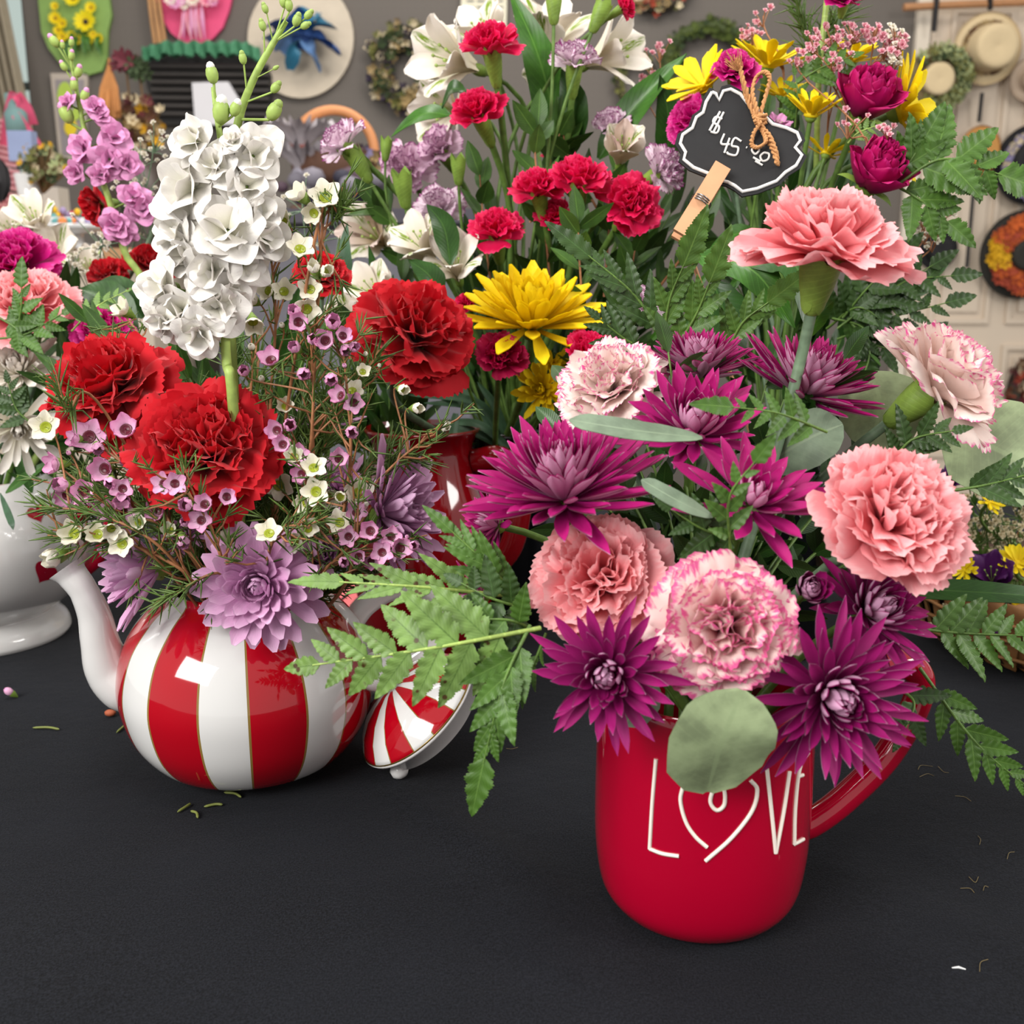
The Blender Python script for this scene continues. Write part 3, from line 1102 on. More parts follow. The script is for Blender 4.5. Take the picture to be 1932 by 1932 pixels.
# --- striped teapot
TEA = Vector(((470 - 966) / FP * .685, .645, 0))
tea = thing('teapot', TEA, 'red and white vertically striped round teapot without its lid, holding waxflower and red carnations', 'teapot')
pr = [(0, .001), (.034, .001)] + list(map(tuple, smoothprof([(.038, .0), (.040, .003), (.056, .0085), (.0705, .026), (.0775, .048), (.0775, .066), (.071, .086), (.059, .102), (.047, .1125)], 6))) + \
    [(.0455, .1145), (.0455, .1175), (.0445, .1185), (.0435, .1165), (.0435, .112), (.06, .098), (.073, .06), (.06, .015), (0, .008)]
B = MB(); B.lathe(pr, 112)
part('body', B, M['candy'], tea, Matrix.Translation(TEA))
B = MB()
sp = [(262, 1285, .635, 66), (232, 1280, .632, 58), (205, 1258, .629, 44), (190, 1215, .626, 35), (178, 1160, .624, 29), (158, 1115, .622, 25), (136, 1085, .622, 27), (124, 1070, .622, 34)]
P = [at(a, b, c_) for a, b, c_, _ in sp]
rr = [q[3] / FP * .68 for q in sp]
path = cat_rom(P, 6)
rads = np.interp(np.linspace(0, 1, len(path)), np.linspace(0, 1, len(rr)), rr)
B.tube(path, rads, 24, cap=False)
B.tube(path[::-1][:22], (rads[::-1] * .86)[:22], 24, cap=False)
B.tube([path[-1] + Vector(tuple((path[-1] - path[-3]) * .0)) + Vector((math.cos(a) * 0, 0, 0)) for a in (0, 1)] if 0 else path[-2:], rads[-2:] * 1.0, 24, cap=False)
part('spout', B, M['white_cer'], tea)
B = MB()
hp = [(660, 1180, .665), (692, 1140, .672), (740, 1112, .68), (790, 1112, .684), (828, 1140, .684), (838, 1180, .68), (815, 1222, .672), (765, 1258, .662), (700, 1288, .652), (676, 1292, .648)]
B.tube(cat_rom([at(*q) for q in hp], 6), .0062, 14, flat=1.25)
part('handle', B, M['white_cer'], tea)

# --- its lid, leaning on the handle
LP = at(787, 1338, .640)
ax = Vector((-.62, -.22, .76)).normalized()
LM = frame(ax, .2, LP)
lid = thing('loose_lid', LP - Vector((0, 0, LP.z)), 'red and white striped teapot lid leaning on edge against the striped teapot', 'lid')
B = MB(); B.lathe([(.0425, .0), (.0435, .0015), (.042, .0035), (.036, .0105), (.027, .0165), (.017, .0205), (.009, .0225), (.0, .023)], 64)
part('dome', B, M['candy'], lid, LM)
B = MB(); B.lathe([(.0435, .0013), (.0443, .0004), (.044, -.0012), (.041, -.002), (.0365, -.002), (.0362, -.013), (.0345, -.0142), (.033, -.012), (.033, .002), (.02, .012), (0, .016)], 64)
B.ball((-.028, -.022, -.0135), .0062, 10, 0, (1, 1, .9))
fl_ = part('flange', B, M['white_cer'], lid, LM)
B = MB(); B.lathe([(.0436, .0018), (.0441, .0012), (.0436, .0006)], 64)
part('gold_rim', B, M['gold'], fl_, LM)
B = MB(); B.lathe(smoothprof([(.005, .021), (.0055, .026), (.011, .031), (.0135, .038), (.0115, .044), (.006, .0475), (0, .0485)], 4), 28)
part('knob', B, M['white_cer'], lid, LM)

# --- white teapot with red hearts at the left edge
HT = Vector((-.452, .895, 0))
heartpot = thing('teapot', HT, 'white round teapot with red hearts at the left edge, on a wide foot', 'teapot')
B = MB()
B.lathe([(0, .002), (.06, .002)] + list(map(tuple, smoothprof([(.069, .0), (.0705, .004), (.068, .012), (.060, .0195), (.0585, .0225), (.072, .032), (.089, .052), (.0955, .078), (.092, .102), (.079, .124), (.066, .1345)], 6))) +
        [(.064, .137), (.061, .1375), (.060, .133), (.08, .11), (.088, .08), (.07, .04), (0, .03)], 96)
B.shift(Matrix.Translation(HT))
hb = bvh_of(B)
part('body', B, M['white_cer'], heartpot)


def heart(bvh, cx, cy, s, rot):
    """painted heart on the surface"""
    B = MB()
    rings = []
    for k in (0.02, .35, .7, 1.0):
        row = []
        for a in np.linspace(0, 2 * PI, 28, endpoint=False):
            x = 16 * math.sin(a) ** 3 / 17
            y = -(13 * math.cos(a) - 5 * math.cos(2 * a) - 2 * math.cos(3 * a) - math.cos(4 * a)) / 17
            c_, s_ = math.cos(rot), math.sin(rot)
            q = (cx + s * k * (x * c_ - y * s_), cy + s * k * (x * s_ + y * c_))
            hit = bvh.ray_cast(Vector((0, 0, H)), ray(*q).normalized())
            if hit[0] is None:
                return None
            row.append(tuple(hit[0] - ray(*q).normalized() * .0004))
        rings.append(row)
    B.grid(np.array(rings), None, 0, wrap=True)
    return B


for cx, cy, s, rot in ((85, 1080, 24, .5), (70, 968, 20, -.4), (10, 1010, 0.1, 0)):
    hB = heart(hb, cx, cy, s, rot)
    if hB is not None and s > 1:
        part('heart', hB, M['red_cer'], heartpot, label='small red painted heart')
B = MB()
B.tube(cat_rom([HT + Vector(q) for q in ((.085, -.01, .1), (.11, -.005, .118), (.118, 0, .105), (.105, .0, .07), (.09, 0, .055))], 6), .006, 12)
part('handle', B, M['red_cer'], heartpot, label='red curved handle')

# --- dark red jug and tall black pot behind
JX = (800 - 966) / FP * .90
jug = thing('jug', (JX, .875, 0), 'glossy dark red jug standing behind the striped teapot, in shade', 'jug')
B = MB()
B.lathe([(0, .002), (.04, .0)] + list(map(tuple, smoothprof([(.043, .002), (.054, .03), (.058, .07), (.055, .11), (.044, .145), (.04, .165), (.047, .18)], 6))) + [(.045, .181), (.038, .165), (.05, .1), (.04, .01), (0, .006)], 64)
part('body', B, M['dark_red_cer'], jug, Matrix.Translation((JX, .875, 0)))
B = MB()
B.tube(cat_rom([Vector((JX, .875, 0)) + Vector(q) for q in ((.042, -.01, .155), (.066, -.022, .158), (.078, -.026, .13), (.072, -.024, .09), (.054, -.016, .065))], 7), .007, 14, flat=1.4)
part('handle', B, M['dark_red_cer'], jug)
BP = Vector(((958 - 966) / FP * .93, .93, 0))
pot = thing('flower_pot', BP, 'tall glossy black pot behind the red jug, holding the mini carnations', 'pot')
B = MB()
B.lathe([(0, .002), (.028, .0), (.031, .01), (.036, .15), (.041, .168), (.0415, .172), (.039, .173), (.034, .155), (.03, .06), (0, .05)], 56)
part('body', B, M['black_cer'], pot, Matrix.Translation(BP))
RP = Vector(((1475 - 966) / FP * .87, .86, 0))
pot2 = thing('flower_pot', RP, 'black pot behind the mug flowers that holds the roses and yellow daisies', 'pot')
B = MB()
B.lathe([(0, .002), (.036, .0), (.040, .01), (.046, .13), (.050, .145), (.048, .147), (.043, .13), (.04, .05), (0, .04)], 56)
part('body', B, M['black_cer'], pot2, Matrix.Translation(RP))

# --- basket on the right
BK = Vector((.462, .875, 0))
M['wicker'] = plain('wicker_brown', '9a6c40', .6, .35, 120, .0006)
M['wicker_dark'] = plain('wicker_inside', '3a2414', .8, .3, 100)
bk = thing('basket', BK, 'brown woven wicker basket of mixed dried and fresh flowers at the right edge', 'basket')
B = MB()
B.lathe([(0, .003), (.10, .003), (.108, .006), (.122, .05), (.128, .058), (.118, .056), (.104, .012), (0, .01)], 72)
part('liner', B, M['wicker_dark'], bk, Matrix.Translation(BK))
B = MB()
for k in range(44):
    a = k * 2 * PI / 44
    da = .10
    pts = []
    for q, (r_, z) in enumerate(((.106, .003), (.116, .018), (.123, .036), (.131, .053), (.131, .061), (.124, .062))):
        aa = a + da * z / .05
        pts.append((r_ * math.cos(aa), r_ * math.sin(aa), z))
    blade(B, cat_rom(pts, 4), (math.cos(a), math.sin(a), .2), .0165, ([0, 1], [1, 1]), 5, -.08, 0, .0012)
part('splints', B, M['wicker'], bk, Matrix.Translation(BK))
B = MB()
for z, r_ in ((.014, .1165), (.030, .1235), (.044, .129)):
    n = 220
    th = np.linspace(0, 2 * PI, n, endpoint=False)
    B.tube([((r_ + .0012 * math.sin(22 * a)) * math.cos(a), (r_ + .0012 * math.sin(22 * a)) * math.sin(a), z) for a in th], .0016, 6, closed=True)
part('weavers', B, M['wicker'], bk, Matrix.Translation(BK))

# --- pink card behind the teapot handle
M['card'] = plain('card_salmon_pink', 'd8686a', .6)
M['ink'] = plain('ink_black', '141012', .6)
CPt = onz(668, 1128, .012)
CM = Matrix.Translation(CPt) @ Euler((math.radians(28), 0, math.radians(-18))).to_matrix().to_4x4()
cd = thing('card', (CPt.x, CPt.y, 0), 'salmon pink card with black strokes, propped behind the striped teapot', 'card')
B = MB(); B.box(-.028, .028, -.02, .02, -.0006, .0006, M=CM)
part('paper', B, M['card'], cd, smooth=False)
B = MB()
for ln in (((-.02, .01), (-.012, -.01), (-.004, .012)), ((.002, -.012), (.008, .012), (.016, -.010)), ((.004, .0), (.02, .003))):
    B.tube([CM @ Vector((a, b, .0012)) for a, b in ln], .0014, 6)
part('strokes', B, M['ink'], cd)

A_MUG = MUG + Vector((0, 0, .05))
A_TEA = TEA + Vector((0, 0, .06))
A_HEART = HT + Vector((0, 0, .08))
A_POT = BP + Vector((0, 0, .10))
A_RIGHT = RP + Vector((0, 0, .09))


def jit(A, r=.018):
    return A + Vector((rnd.uniform(-r, r), rnd.uniform(-r, r), rnd.uniform(-.012, .012)))


# ================================================================ FLOWERS IN THE RED MUG
carnation(1560, 440, .520, 335, (.06, -.30, 1), 'pink', jit(A_MUG), 'pale pink carnation standing tallest above the red mug, seen from the side', roll=.4, droop=-42, wid=1.15, dome=.92, lo=12)
carnation(1690, 975, .455, 345, (.32, -.72, .62), 'pink', jit(A_MUG), 'pale pink carnation on the right of the red mug, above its handle', roll=1.2, wid=1.12, droop=-22)
carnation(1125, 1090, .470, 285, (-.32, -.78, .55), 'pink', jit(A_MUG), 'salmon pink carnation low on the left of the red mug bouquet', roll=2.2, N=46)
carnation(1370, 1185, .430, 295, (.02, -1, .28), 'picotee_full', jit(A_MUG), 'white carnation flushed and edged with pink, facing out just above the mug rim', N=46, lo=14, roll=.8, wid=1.35)
carnation(1150, 725, .560, 225, (-.3, -.62, .75), 'picotee', jit(A_MUG), 'white carnation with thin pink edges beside the yellow chrysanthemum', droop=-30)
carnation(1786, 715, .560, 290, (.62, -.30, .62), 'picotee', jit(A_MUG), 'white carnation with pink edges leaning out to the far right of the mug', droop=-35, wid=1.2, N=38)

mum(1062, 912, .485, 385, (-.12, -.36, .92), 'mum', jit(A_MUG), 'magenta chrysanthemum with pale petal backs left of the mug, below the white carnation', roll=.3, N=150, lo=4, hi=88, W=.17, inc=18, out=12, Lin=.5)
mum(1312, 800, .520, 290, (-.05, -.62, .8), 'mum', jit(A_MUG), 'magenta chrysanthemum at the centre of the mug bouquet behind the long grey leaf', kind='tight', roll=1.0, N=95, lo=10)
mum(1320, 690, .580, 235, (.0, -.15, 1), 'mum', jit(A_MUG), 'magenta chrysanthemum at the back between the two upper ones, seen edge on', roll=2.0, lo=14, inc=12, Lin=.55)
mum(1525, 722, .560, 290, (.25, -.32, .9), 'mum', jit(A_MUG), 'magenta chrysanthemum below the tallest pink carnation', roll=.7, N=150, W=.16, inc=20, lo=8, out=10, Lin=.5)
mum(1425, 935, .470, 330, (.15, -.58, .75), 'mum', jit(A_MUG), 'loose open magenta chrysanthemum with few long petals behind a fern tip', kind='open', roll=.2, N=52)
mum(1145, 1275, .425, 300, (-.18, -1, .22), 'mum_dark', jit(A_MUG), 'plum chrysanthemum with a tight round middle hanging over the left mug rim', kind='tight', roll=.5, N=96, lo=-6, W=.155)
mum(1580, 1318, .425, 350, (.16, -1, .15), 'mum_dark', jit(A_MUG), 'largest plum chrysanthemum hanging over the right mug rim by the handle', kind='tight', roll=1.5, N=130, lo=-6, W=.15)
mum(1655, 1150, .470, 270, (.42, -.62, .5), 'mum_dark', jit(A_MUG), 'plum chrysanthemum under the big pink carnation, above the mug handle', roll=2.4, kind='tight')
mum(1528, 1112, .455, 105, (.0, -.8, .45), 'mum_dark', jit(A_MUG), 'small closed plum chrysanthemum bud beside the pink carnation', kind='bud', nm='chrysanthemum_bud')
mum(895, 1128, .520, 165, (-.85, -.42, -.05), 'mum', jit(A_MUG), 'small magenta chrysanthemum facing left behind the fern fronds', kind='side', roll=.9, N=50, prof=POINT, lo=8)
mum(925, 990, .515, 170, (-.8, -.45, .25), 'mum', jit(A_MUG), 'small magenta chrysanthemum tucked under the left magenta one', kind='side', roll=1.9, N=50, prof=POINT, lo=0)

# eucalyptus
EUC = ([0, .06, .25, .5, .78, .93, 1], [.1, .5, .92, 1, .86, .5, .08])
LONG = ([0, .08, .3, .6, .88, .97, 1], [.12, .5, .9, 1, .85, .5, .1])
leafobj('eucalyptus_leaf', [(1335, 1494, .424), (1362, 1400, .408), (1400, 1302, .405)], 205, (.1, -1, .3), 'euc', 'round grey-green leaf hanging over the mug lettering', prof=EUC, fold=.03)
leafobj('eucalyptus_leaf', [(1325, 826, .470), (1200, 812, .462), (1074, 792, .470)], 50, (0, -.7, .8), 'euc_dark', 'long narrow grey-green leaf lying across the magenta chrysanthemums', prof=LONG, fold=.05)
leafobj('eucalyptus_leaf', [(1345, 975, .455), (1280, 945, .448), (1210, 905, .455)], 36, (0, -.8, .6), 'euc_dark', 'small brownish grey leaf above the low salmon carnation', prof=LONG, fold=.08)
leafobj('eucalyptus_leaf', [(1790, 800, .585), (1885, 850, .575), (1990, 900, .57)], 225, (0, -.85, .6), 'euc', 'large round grey-green leaf at the right edge, under the leaning carnation', prof=EUC, fold=.03)
leafobj('eucalyptus_leaf', [(1640, 700, .60), (1660, 765, .59), (1640, 850, .585)], 170, (.1, -1, .4), 'euc', 'round olive leaf behind the upper right chrysanthemum', prof=EUC, fold=.03)
leafobj('eucalyptus_leaf', [(1440, 880, .54), (1520, 830, .53), (1590, 800, .53)], 110, (.1, -1, .5), 'euc_dark', 'dusky round leaf in the shade at the centre right of the mug flowers', prof=EUC, fold=.03)
leafobj('eucalyptus_leaf', [(1240, 1290, .452), (1200, 1330, .447), (1180, 1370, .445)], 80, (0, -1, .4), 'euc_dark', 'small dusky leaf showing at the left mug rim', prof=EUC, fold=.03)

# ferns of the mug
FM = dict(mat='fern_back')
fern(1020, 1185, .455, 820, 1222, .44, 590, 1255, .45, 'long pale fern frond with brown spots reaching left over the teapot', n=6, Lmax=150, ratio=.46, mat='fern_back', nrm=(0, -1, .35), lobes=6, ang=55, tipL=.55)
fern(965, 1125, .49, 800, 1108, .475, 640, 1098, .475, 'fern frond lying level above the teapot handle, pointing left', n=5, Lmax=115, mat='fern_back', nrm=(0, -.8, .8), ratio=.32, ang=34, tipL=.95)
fern(1000, 1180, .455, 950, 1290, .435, 912, 1440, .43, 'fern frond hanging down with its tip over the black cloth', n=5, Lmax=112, nrm=(-.2, -1, .2), ratio=.44, mat='fern', ang=32, tipL=1.1)
fern(1030, 1195, .46, 1000, 1270, .447, 968, 1345, .44, 'short fern tip hanging beside the lower left plum chrysanthemum', n=3, Lmax=60, nrm=(-.6, -.8, .1), ratio=.36, mat='fern', ang=26, tipL=.9)
fern(990, 1140, .48, 930, 1075, .475, 850, 1000, .48, 'fern frond pointing up left between the two pots', n=5, Lmax=100, nrm=(-.1, -.8, .6), ratio=.33, ang=30, mat='fern', tipL=.8)
fern(1000, 1150, .47, 930, 1130, .46, 870, 1100, .465, 'dark fern leaflets left of the low salmon carnation', n=3, Lmax=95, nrm=(0, -1, .3), ratio=.5, mat='fern_dark', ang=70)
fern(1010, 1190, .465, 960, 1170, .455, 890, 1170, .455, 'green fern piece crossing the spotted frond near its base', n=2, Lmax=100, nrm=(0, -1, .3), ratio=.48, mat='fern', ang=60)
fern(1378, 1040, .45, 1376, 940, .436, 1425, 870, .43, 'small upright fern tip in front of the loose open chrysanthemum', n=4, Lmax=62, nrm=(0, -1, .2), ratio=.5, mat='fern', ang=50, tipL=1.1, lobes=4)
fern(1400, 1020, .47, 1330, 1000, .46, 1265, 960, .46, 'dark fern leaflets above the flushed white carnation', n=3, Lmax=85, nrm=(0, -1, .3), ratio=.5, mat='fern_dark', ang=60)
fern(1560, 815, .485, 1470, 780, .475, 1380, 768, .47, 'fern tip lying across the chrysanthemums, pointing left', n=5, Lmax=62, nrm=(0, -1, .4), ratio=.42, mat='fern', ang=60, tipL=1.4, lobes=5)
fern(1680, 880, .53, 1720, 830, .525, 1800, 812, .52, 'fern piece behind the big pink carnation, under the leaning one', n=4, Lmax=80, nrm=(0, -1, .4), ratio=.45, mat='fern_dark', ang=55)
fern(1800, 925, .52, 1860, 915, .515, 1960, 890, .515, 'fern tip on the large round leaf at the right edge', n=4, Lmax=80, nrm=(0, -1, .5), ratio=.42, mat='fern_dark', ang=40, tipL=1.2)
fern(1720, 1185, .52, 1820, 1195, .52, 1960, 1200, .52, 'level fern frond running right above the wicker basket', n=6, Lmax=95, nrm=(.1, -.9, .6), ratio=.42, mat='fern', ang=60)
fern(1735, 1260, .50, 1840, 1400, .49, 1945, 1490, .49, 'hanging fern frond right of the mug handle over the cloth', n=6, Lmax=85, nrm=(0, -1, .3), ratio=.42, mat='fern', ang=42, tipL=.8)
fern(1700, 1300, .49, 1725, 1330, .482, 1700, 1390, .475, 'small dark fern piece behind the mug handle', n=2, Lmax=75, nrm=(0, -1, .3), ratio=.5, mat='fern_dark', ang=50)
leafobj('long_leaf', [(1700, 1110, .56), (1860, 1118, .55), (2000, 1128, .55)], 46, (0, -.8, .7), 'broad_dark', 'long smooth dark green leaf pointing right over the basket', prof=STRAP)
# taller ferns and leaves behind the mug
fern(1255, 650, .60, 1200, 560, .60, 1110, 482, .60, 'fern frond fanning up left behind the upper chrysanthemums', n=4, Lmax=92, nrm=(.1, -1, .1), ratio=.36, mat='fern_dark', ang=36, tipL=1.2)
fern(1250, 660, .60, 1262, 570, .595, 1290, 500, .59, 'upright fern frond behind the upper chrysanthemums', n=3, Lmax=85, nrm=(.1, -1, .1), ratio=.42, mat='fern', ang=36, tipL=1.4)
fern(1270, 665, .60, 1310, 600, .595, 1340, 530, .59, 'fern frond leaning right behind the upper chrysanthemums', n=3, Lmax=85, nrm=(.1, -1, .1), ratio=.45, mat='fern', ang=40, tipL=1.3)
fern(1370, 670, .60, 1400, 610, .595, 1450, 570, .59, 'fern frond just left of the tallest pink carnation stem', n=4, Lmax=75, nrm=(.1, -1, .1), ratio=.40, mat='fern', ang=40, tipL=1.5)
fern(1230, 665, .60, 1180, 640, .60, 1130, 600, .60, 'low fern piece by the yellow chrysanthemum', n=3, Lmax=80, nrm=(.1, -1, .1), ratio=.4, mat='fern_dark', ang=40)
leafobj('lily_leaf', [(1310, 480, .66), (1420, 510, .63), (1500, 620, .62)], 75, (-.2, -1, .5), 'broad', 'broad arching green leaf left of the tallest carnation, drooping right', prof=LEAF, wav=.04)
leafobj('lily_leaf', [(1400, 490, .64), (1500, 500, .62), (1530, 640, .60)], 80, (.1, -1, .5), 'broad_dark', 'broad green leaf behind the stem of the tallest carnation', prof=LEAF, wav=.04)
leafobj('lily_leaf', [(1345, 530, .66), (1370, 600, .65), (1400, 680, .64)], 90, (0, -1, .2), 'broad_dark', 'broad leaf in shade under the clothespin', prof=LEAF, wav=.04)
leafobj('lily_leaf', [(1520, 640, .55), (1550, 590, .54), (1575, 565, .54)], 34, (0, -1, .3), 'broad', 'small smooth leaf beside the tallest carnation stem', prof=LEAF)

# dark greenery filling the inside of the mug bouquet
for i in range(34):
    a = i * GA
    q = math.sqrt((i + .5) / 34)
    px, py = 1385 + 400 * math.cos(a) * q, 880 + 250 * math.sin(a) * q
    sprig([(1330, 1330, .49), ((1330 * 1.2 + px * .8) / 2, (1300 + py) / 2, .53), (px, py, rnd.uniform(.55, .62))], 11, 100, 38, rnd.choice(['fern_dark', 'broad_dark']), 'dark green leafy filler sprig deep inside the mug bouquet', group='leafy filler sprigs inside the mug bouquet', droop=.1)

# ================================================================ FLOWERS IN THE STRIPED TEAPOT
carnation(200, 722, .66, 262, (-.25, -.62, .72), 'red', jit(A_TEA), 'red carnation at the upper left of the teapot bouquet', roll=.6, N=44, wid=1.3)
carnation(385, 842, .60, 300, (.03, -.72, .66), 'red', jit(A_TEA), 'bright red carnation above the spout, in the middle of the waxflowers', roll=.9, N=48, dome=.95, droop=-20, wid=1.3)
carnation(606, 515, .76, 118, (.1, -.5, .8), 'red', jit(A_TEA), 'small red carnation far back behind the waxflower twigs', roll=.3)
mum(487, 1105, .572, 262, (.0, -1, .12), 'lilac', jit(A_TEA), 'lilac chrysanthemum facing out over the teapot rim', kind='decor', roll=.2)
mum(270, 1072, .60, 270, (-.86, -.5, .08), 'lilac', jit(A_TEA), 'lilac chrysanthemum pointing left over the teapot spout', kind='side', roll=1.1, N=60, lo=30, inc=16, W=.19)
mum(603, 1045, .60, 115, (.25, -.9, .3), 'lilac', jit(A_TEA), 'half-open lilac chrysanthemum bud right of the full lilac one', kind='bud', roll=.2, nm='chrysanthemum_bud', inc=35)
mum(742, 968, .62, 275, (.82, -.42, .2), 'lilac', jit(A_TEA), 'lilac chrysanthemum at the right side of the teapot, before the red jug', kind='side', roll=2.1, N=90, lo=18, inc=20, W=.19)
mum(610, 800, .69, 150, (-.1, -.3, 1), 'lilac', jit(A_TEA), 'lilac chrysanthemum hidden among waxflower twigs in the centre', kind='side', N=34)
mum(640, 915, .66, 150, (.1, -.6, .7), 'lilac', jit(A_TEA), 'shaded lilac chrysanthemum behind the white waxflowers', kind='side', N=50)
mum(350, 1010, .63, 120, (.0, -.8, .4), 'lilac', jit(A_TEA), 'shaded lilac chrysanthemum under the bright red carnation', kind='side', N=34)


def stock_spike(name, label, path, florets, buds, matn, Yd, anchor, cat='stock flower', thick=.0032):
    pth = cat_rom([at(*p) for p in path], 8)
    root = thing(name, anchor, label, cat)
    B = MB()
    full = np.concatenate([[tuple(anchor)], pth])
    full = cat_rom([full[0]] + [full[i] for i in range(1, len(full), 6)] + [full[-1]], 6)
    B.tube(full, np.linspace(thick, thick * .35, len(full)), 10)
    part('stem', B, M['green_pale'], root)
    for (px, py, w_, dx, dy) in florets:
        k = int(np.argmin([abs(p[2] - at(px, py, Yd).z) for p in pth]))
        c0 = Vector(pth[k])
        ax = Vector((dx, -1, dy)).normalized()
        P = at(px, py, c0.y - .012 + .012 * abs(dx))
        R = sz(w_, P) / 2
        part('floret', stock_mesh(R * 1.05, 12), M[matn], root, frame(ax, rnd.uniform(0, 6), P - ax * R * .3))
        B = MB()
        e = P - ax * R * .3
        lo = c0 - Vector((0, 0, .008))
        B.tube(bez(e, e - ax * R * .5, lo + (e - lo) * .3, lo, 7), .0008, 6, mi=0)
        B.lathe([(.04 * R, -.55 * R), (.17 * R, -.42 * R), (.2 * R, -.1 * R), (.26 * R, .04 * R)], 10, 0, M=frame(ax, 0, e))
        part('calyx', B, M['calyx'], root)
    for (px, py, w_, dx, dy) in buds:
        k = int(np.argmin([(Vector(p) - at(px, py, Vector(p).y)).length for p in pth]))
        c0 = Vector(pth[max(0, k - 3)])
        P = at(px, py, Vector(pth[k]).y - .004)
        R = sz(w_, P) / 2
        ax = Vector((dx, -.25, dy)).normalized()
        B = MB()
        for q in range(4):
            petal(B, q * PI / 2, R * .25, -R * 1.0, R * 2.3, R * 1.5, 66, 122, LEAF, 7, 7, wrapa=R * .75, cup=.03)
        B.ball((0, 0, 0), R * .72, 10, 0, (1, 1, 1.45), (.2, .3, 0))
        B.ball((0, 0, R * .75), R * .5, 8, 1, (1, 1, 1.2), (.7, .3, 0))
        B.tube([(0, 0, -R * 1.0)] + [tuple(frame(ax, 0, P).inverted() @ (c0 * t_ + (P - ax * R) * (1 - t_))) for t_ in (.5, 1)], R * .16, 6)
        part('bud', B, [M['green_pale'], M[matn]], root, frame(ax, 0, P))
    return root


stock_spike('stock_flower', 'tall white stock spike of crowded blossoms rising from the striped teapot',
            [(440, 770, .60), (425, 650, .60), (425, 480, .60), (425, 330, .60), (412, 240, .60), (402, 165, .60)],
            [(360, 262, 105, -.5, .3), (482, 290, 118, .55, .2), (345, 352, 165, -.6, .2), (440, 262, 60, 0, .8), (425, 425, 165, .05, .45), (492, 400, 110, .7, .1), (505, 450, 115, .7, .0), (395, 510, 125, -.1, .0),
             (325, 440, 120, -.8, .1), (300, 540, 115, -.7, .1), (330, 590, 130, -.5, -.2), (408, 580, 130, .25, -.1), (440, 560, 100, .6, -.2), (375, 635, 105, .1, -.6), (300, 610, 85, -.6, -.5), (462, 500, 100, .6, .0), (345, 480, 110, -.6, .1), (470, 350, 120, .5, .1), (400, 310, 100, -.2, .4)],
            [(400, 140, 34, -.1, 1), (417, 210, 46, .2, 1), (444, 205, 30, .5, .9)], 'stock', .60, A_TEA)
stock_spike('stock_flower', 'pale green budding stock tip leaning right above the white blossoms',
            [(437, 700, .612), (432, 480, .615), (440, 280, .615), (478, 150, .61), (540, 40, .605)],
            [],
            [(495, 48, 20, -.2, 1), (520, 165, 24, .6, .6), (517, 210, 38, .6, .8), (458, 110, 22, -.1, 1), (545, 10, 22, 0, 1), (560, 38, 24, .4, .8), (582, 28, 20, .8, .7), (534, 4, 20, -.2, 1), (576, 48, 20, .8, .3), (500, 16, 18, -.3, 1), (520, 128, 12, .9, .4)], 'green_pale', .61, A_TEA, thick=.0036)


# waxflower twigs
WB = {'w': [], 'p': []}
for k_ in (0, 1, 2):
    WB['w'].append(wax_mesh(1.0, (1, .75, .35)[k_]).mesh('waxflower_blossom', [M['waxw'], M['ctrgreen'], M['calyx']]))
    WB['p'].append(wax_mesh(1.0, (1, .7, .3)[k_]).mesh('waxflower_blossom', [M['waxp'], M['ctrwine'], M['calyx']]))
WBUD = bud_mesh(1.0).mesh('waxflower_bud', [M['waxw'], M['ctrgreen'], M['calyx']])
PBUD = bud_mesh(1.0).mesh('waxflower_bud', [M['waxp'], M['ctrwine'], M['calyx']])

TW = [  # path of each twig (px, py, Y) from low to tip, colour, label
    ([(600, 1050, .63), (590, 830, .62), (598, 600, .61), (612, 385, .60)], 'white waxflower twig, the tallest, right of the white stock'),
    ([(520, 1060, .62), (510, 800, .62), (520, 600, .62), (510, 470, .62)], 'white waxflower twig crossing the right side of the stock blossoms'),
    ([(560, 1060, .61), (585, 850, .60), (590, 700, .60), (565, 610, .60)], 'pink waxflower twig in the centre of the teapot bouquet'),
    ([(620, 1060, .61), (660, 880, .60), (655, 740, .60), (645, 640, .60)], 'pink waxflower twig below the red carnation calyx'),
    ([(560, 1100, .60), (570, 1000, .575), (600, 930, .57), (590, 880, .57)], 'white waxflower twig right of the bright red carnation'),
    ([(640, 1120, .60), (680, 960, .60), (740, 880, .61), (840, 800, .62)], 'thin pale waxflower twig reaching right towards the yellow flowers'),
    ([(580, 1110, .59), (640, 1050, .575), (690, 1010, .57), (740, 1020, .57)], 'pink waxflower twig low on the right of the lilac chrysanthemum'),
    ([(400, 1110, .60), (320, 1000, .59), (220, 960, .59), (110, 880, .60)], 'pink waxflower twig spreading to the far left'),
    ([(400, 1100, .59), (330, 1000, .585), (260, 900, .60), (160, 820, .61)], 'pink waxflower twig between the two big red carnations'),
    ([(430, 1110, .58), (400, 1000, .565), (370, 950, .56), (330, 905, .56)], 'pink waxflower twig in front of the bright red carnation'),
    ([(380, 1110, .59), (280, 1040, .58), (190, 1010, .58), (100, 1000, .585)], 'white waxflower twig just above the teapot spout'),
    ([(440, 1110, .60), (450, 900, .65), (470, 760, .66), (480, 640, .66)], 'white waxflower twig behind the red carnations'),
    ([(500, 1100, .58), (520, 1010, .56), (560, 990, .56), (600, 985, .56)], 'white waxflower twig just above the lilac chrysanthemum'),
    ([(400, 1080, .63), (330, 820, .67), (270, 650, .69), (228, 585, .70)], 'waxflower twig behind the upper left red carnation'),
]
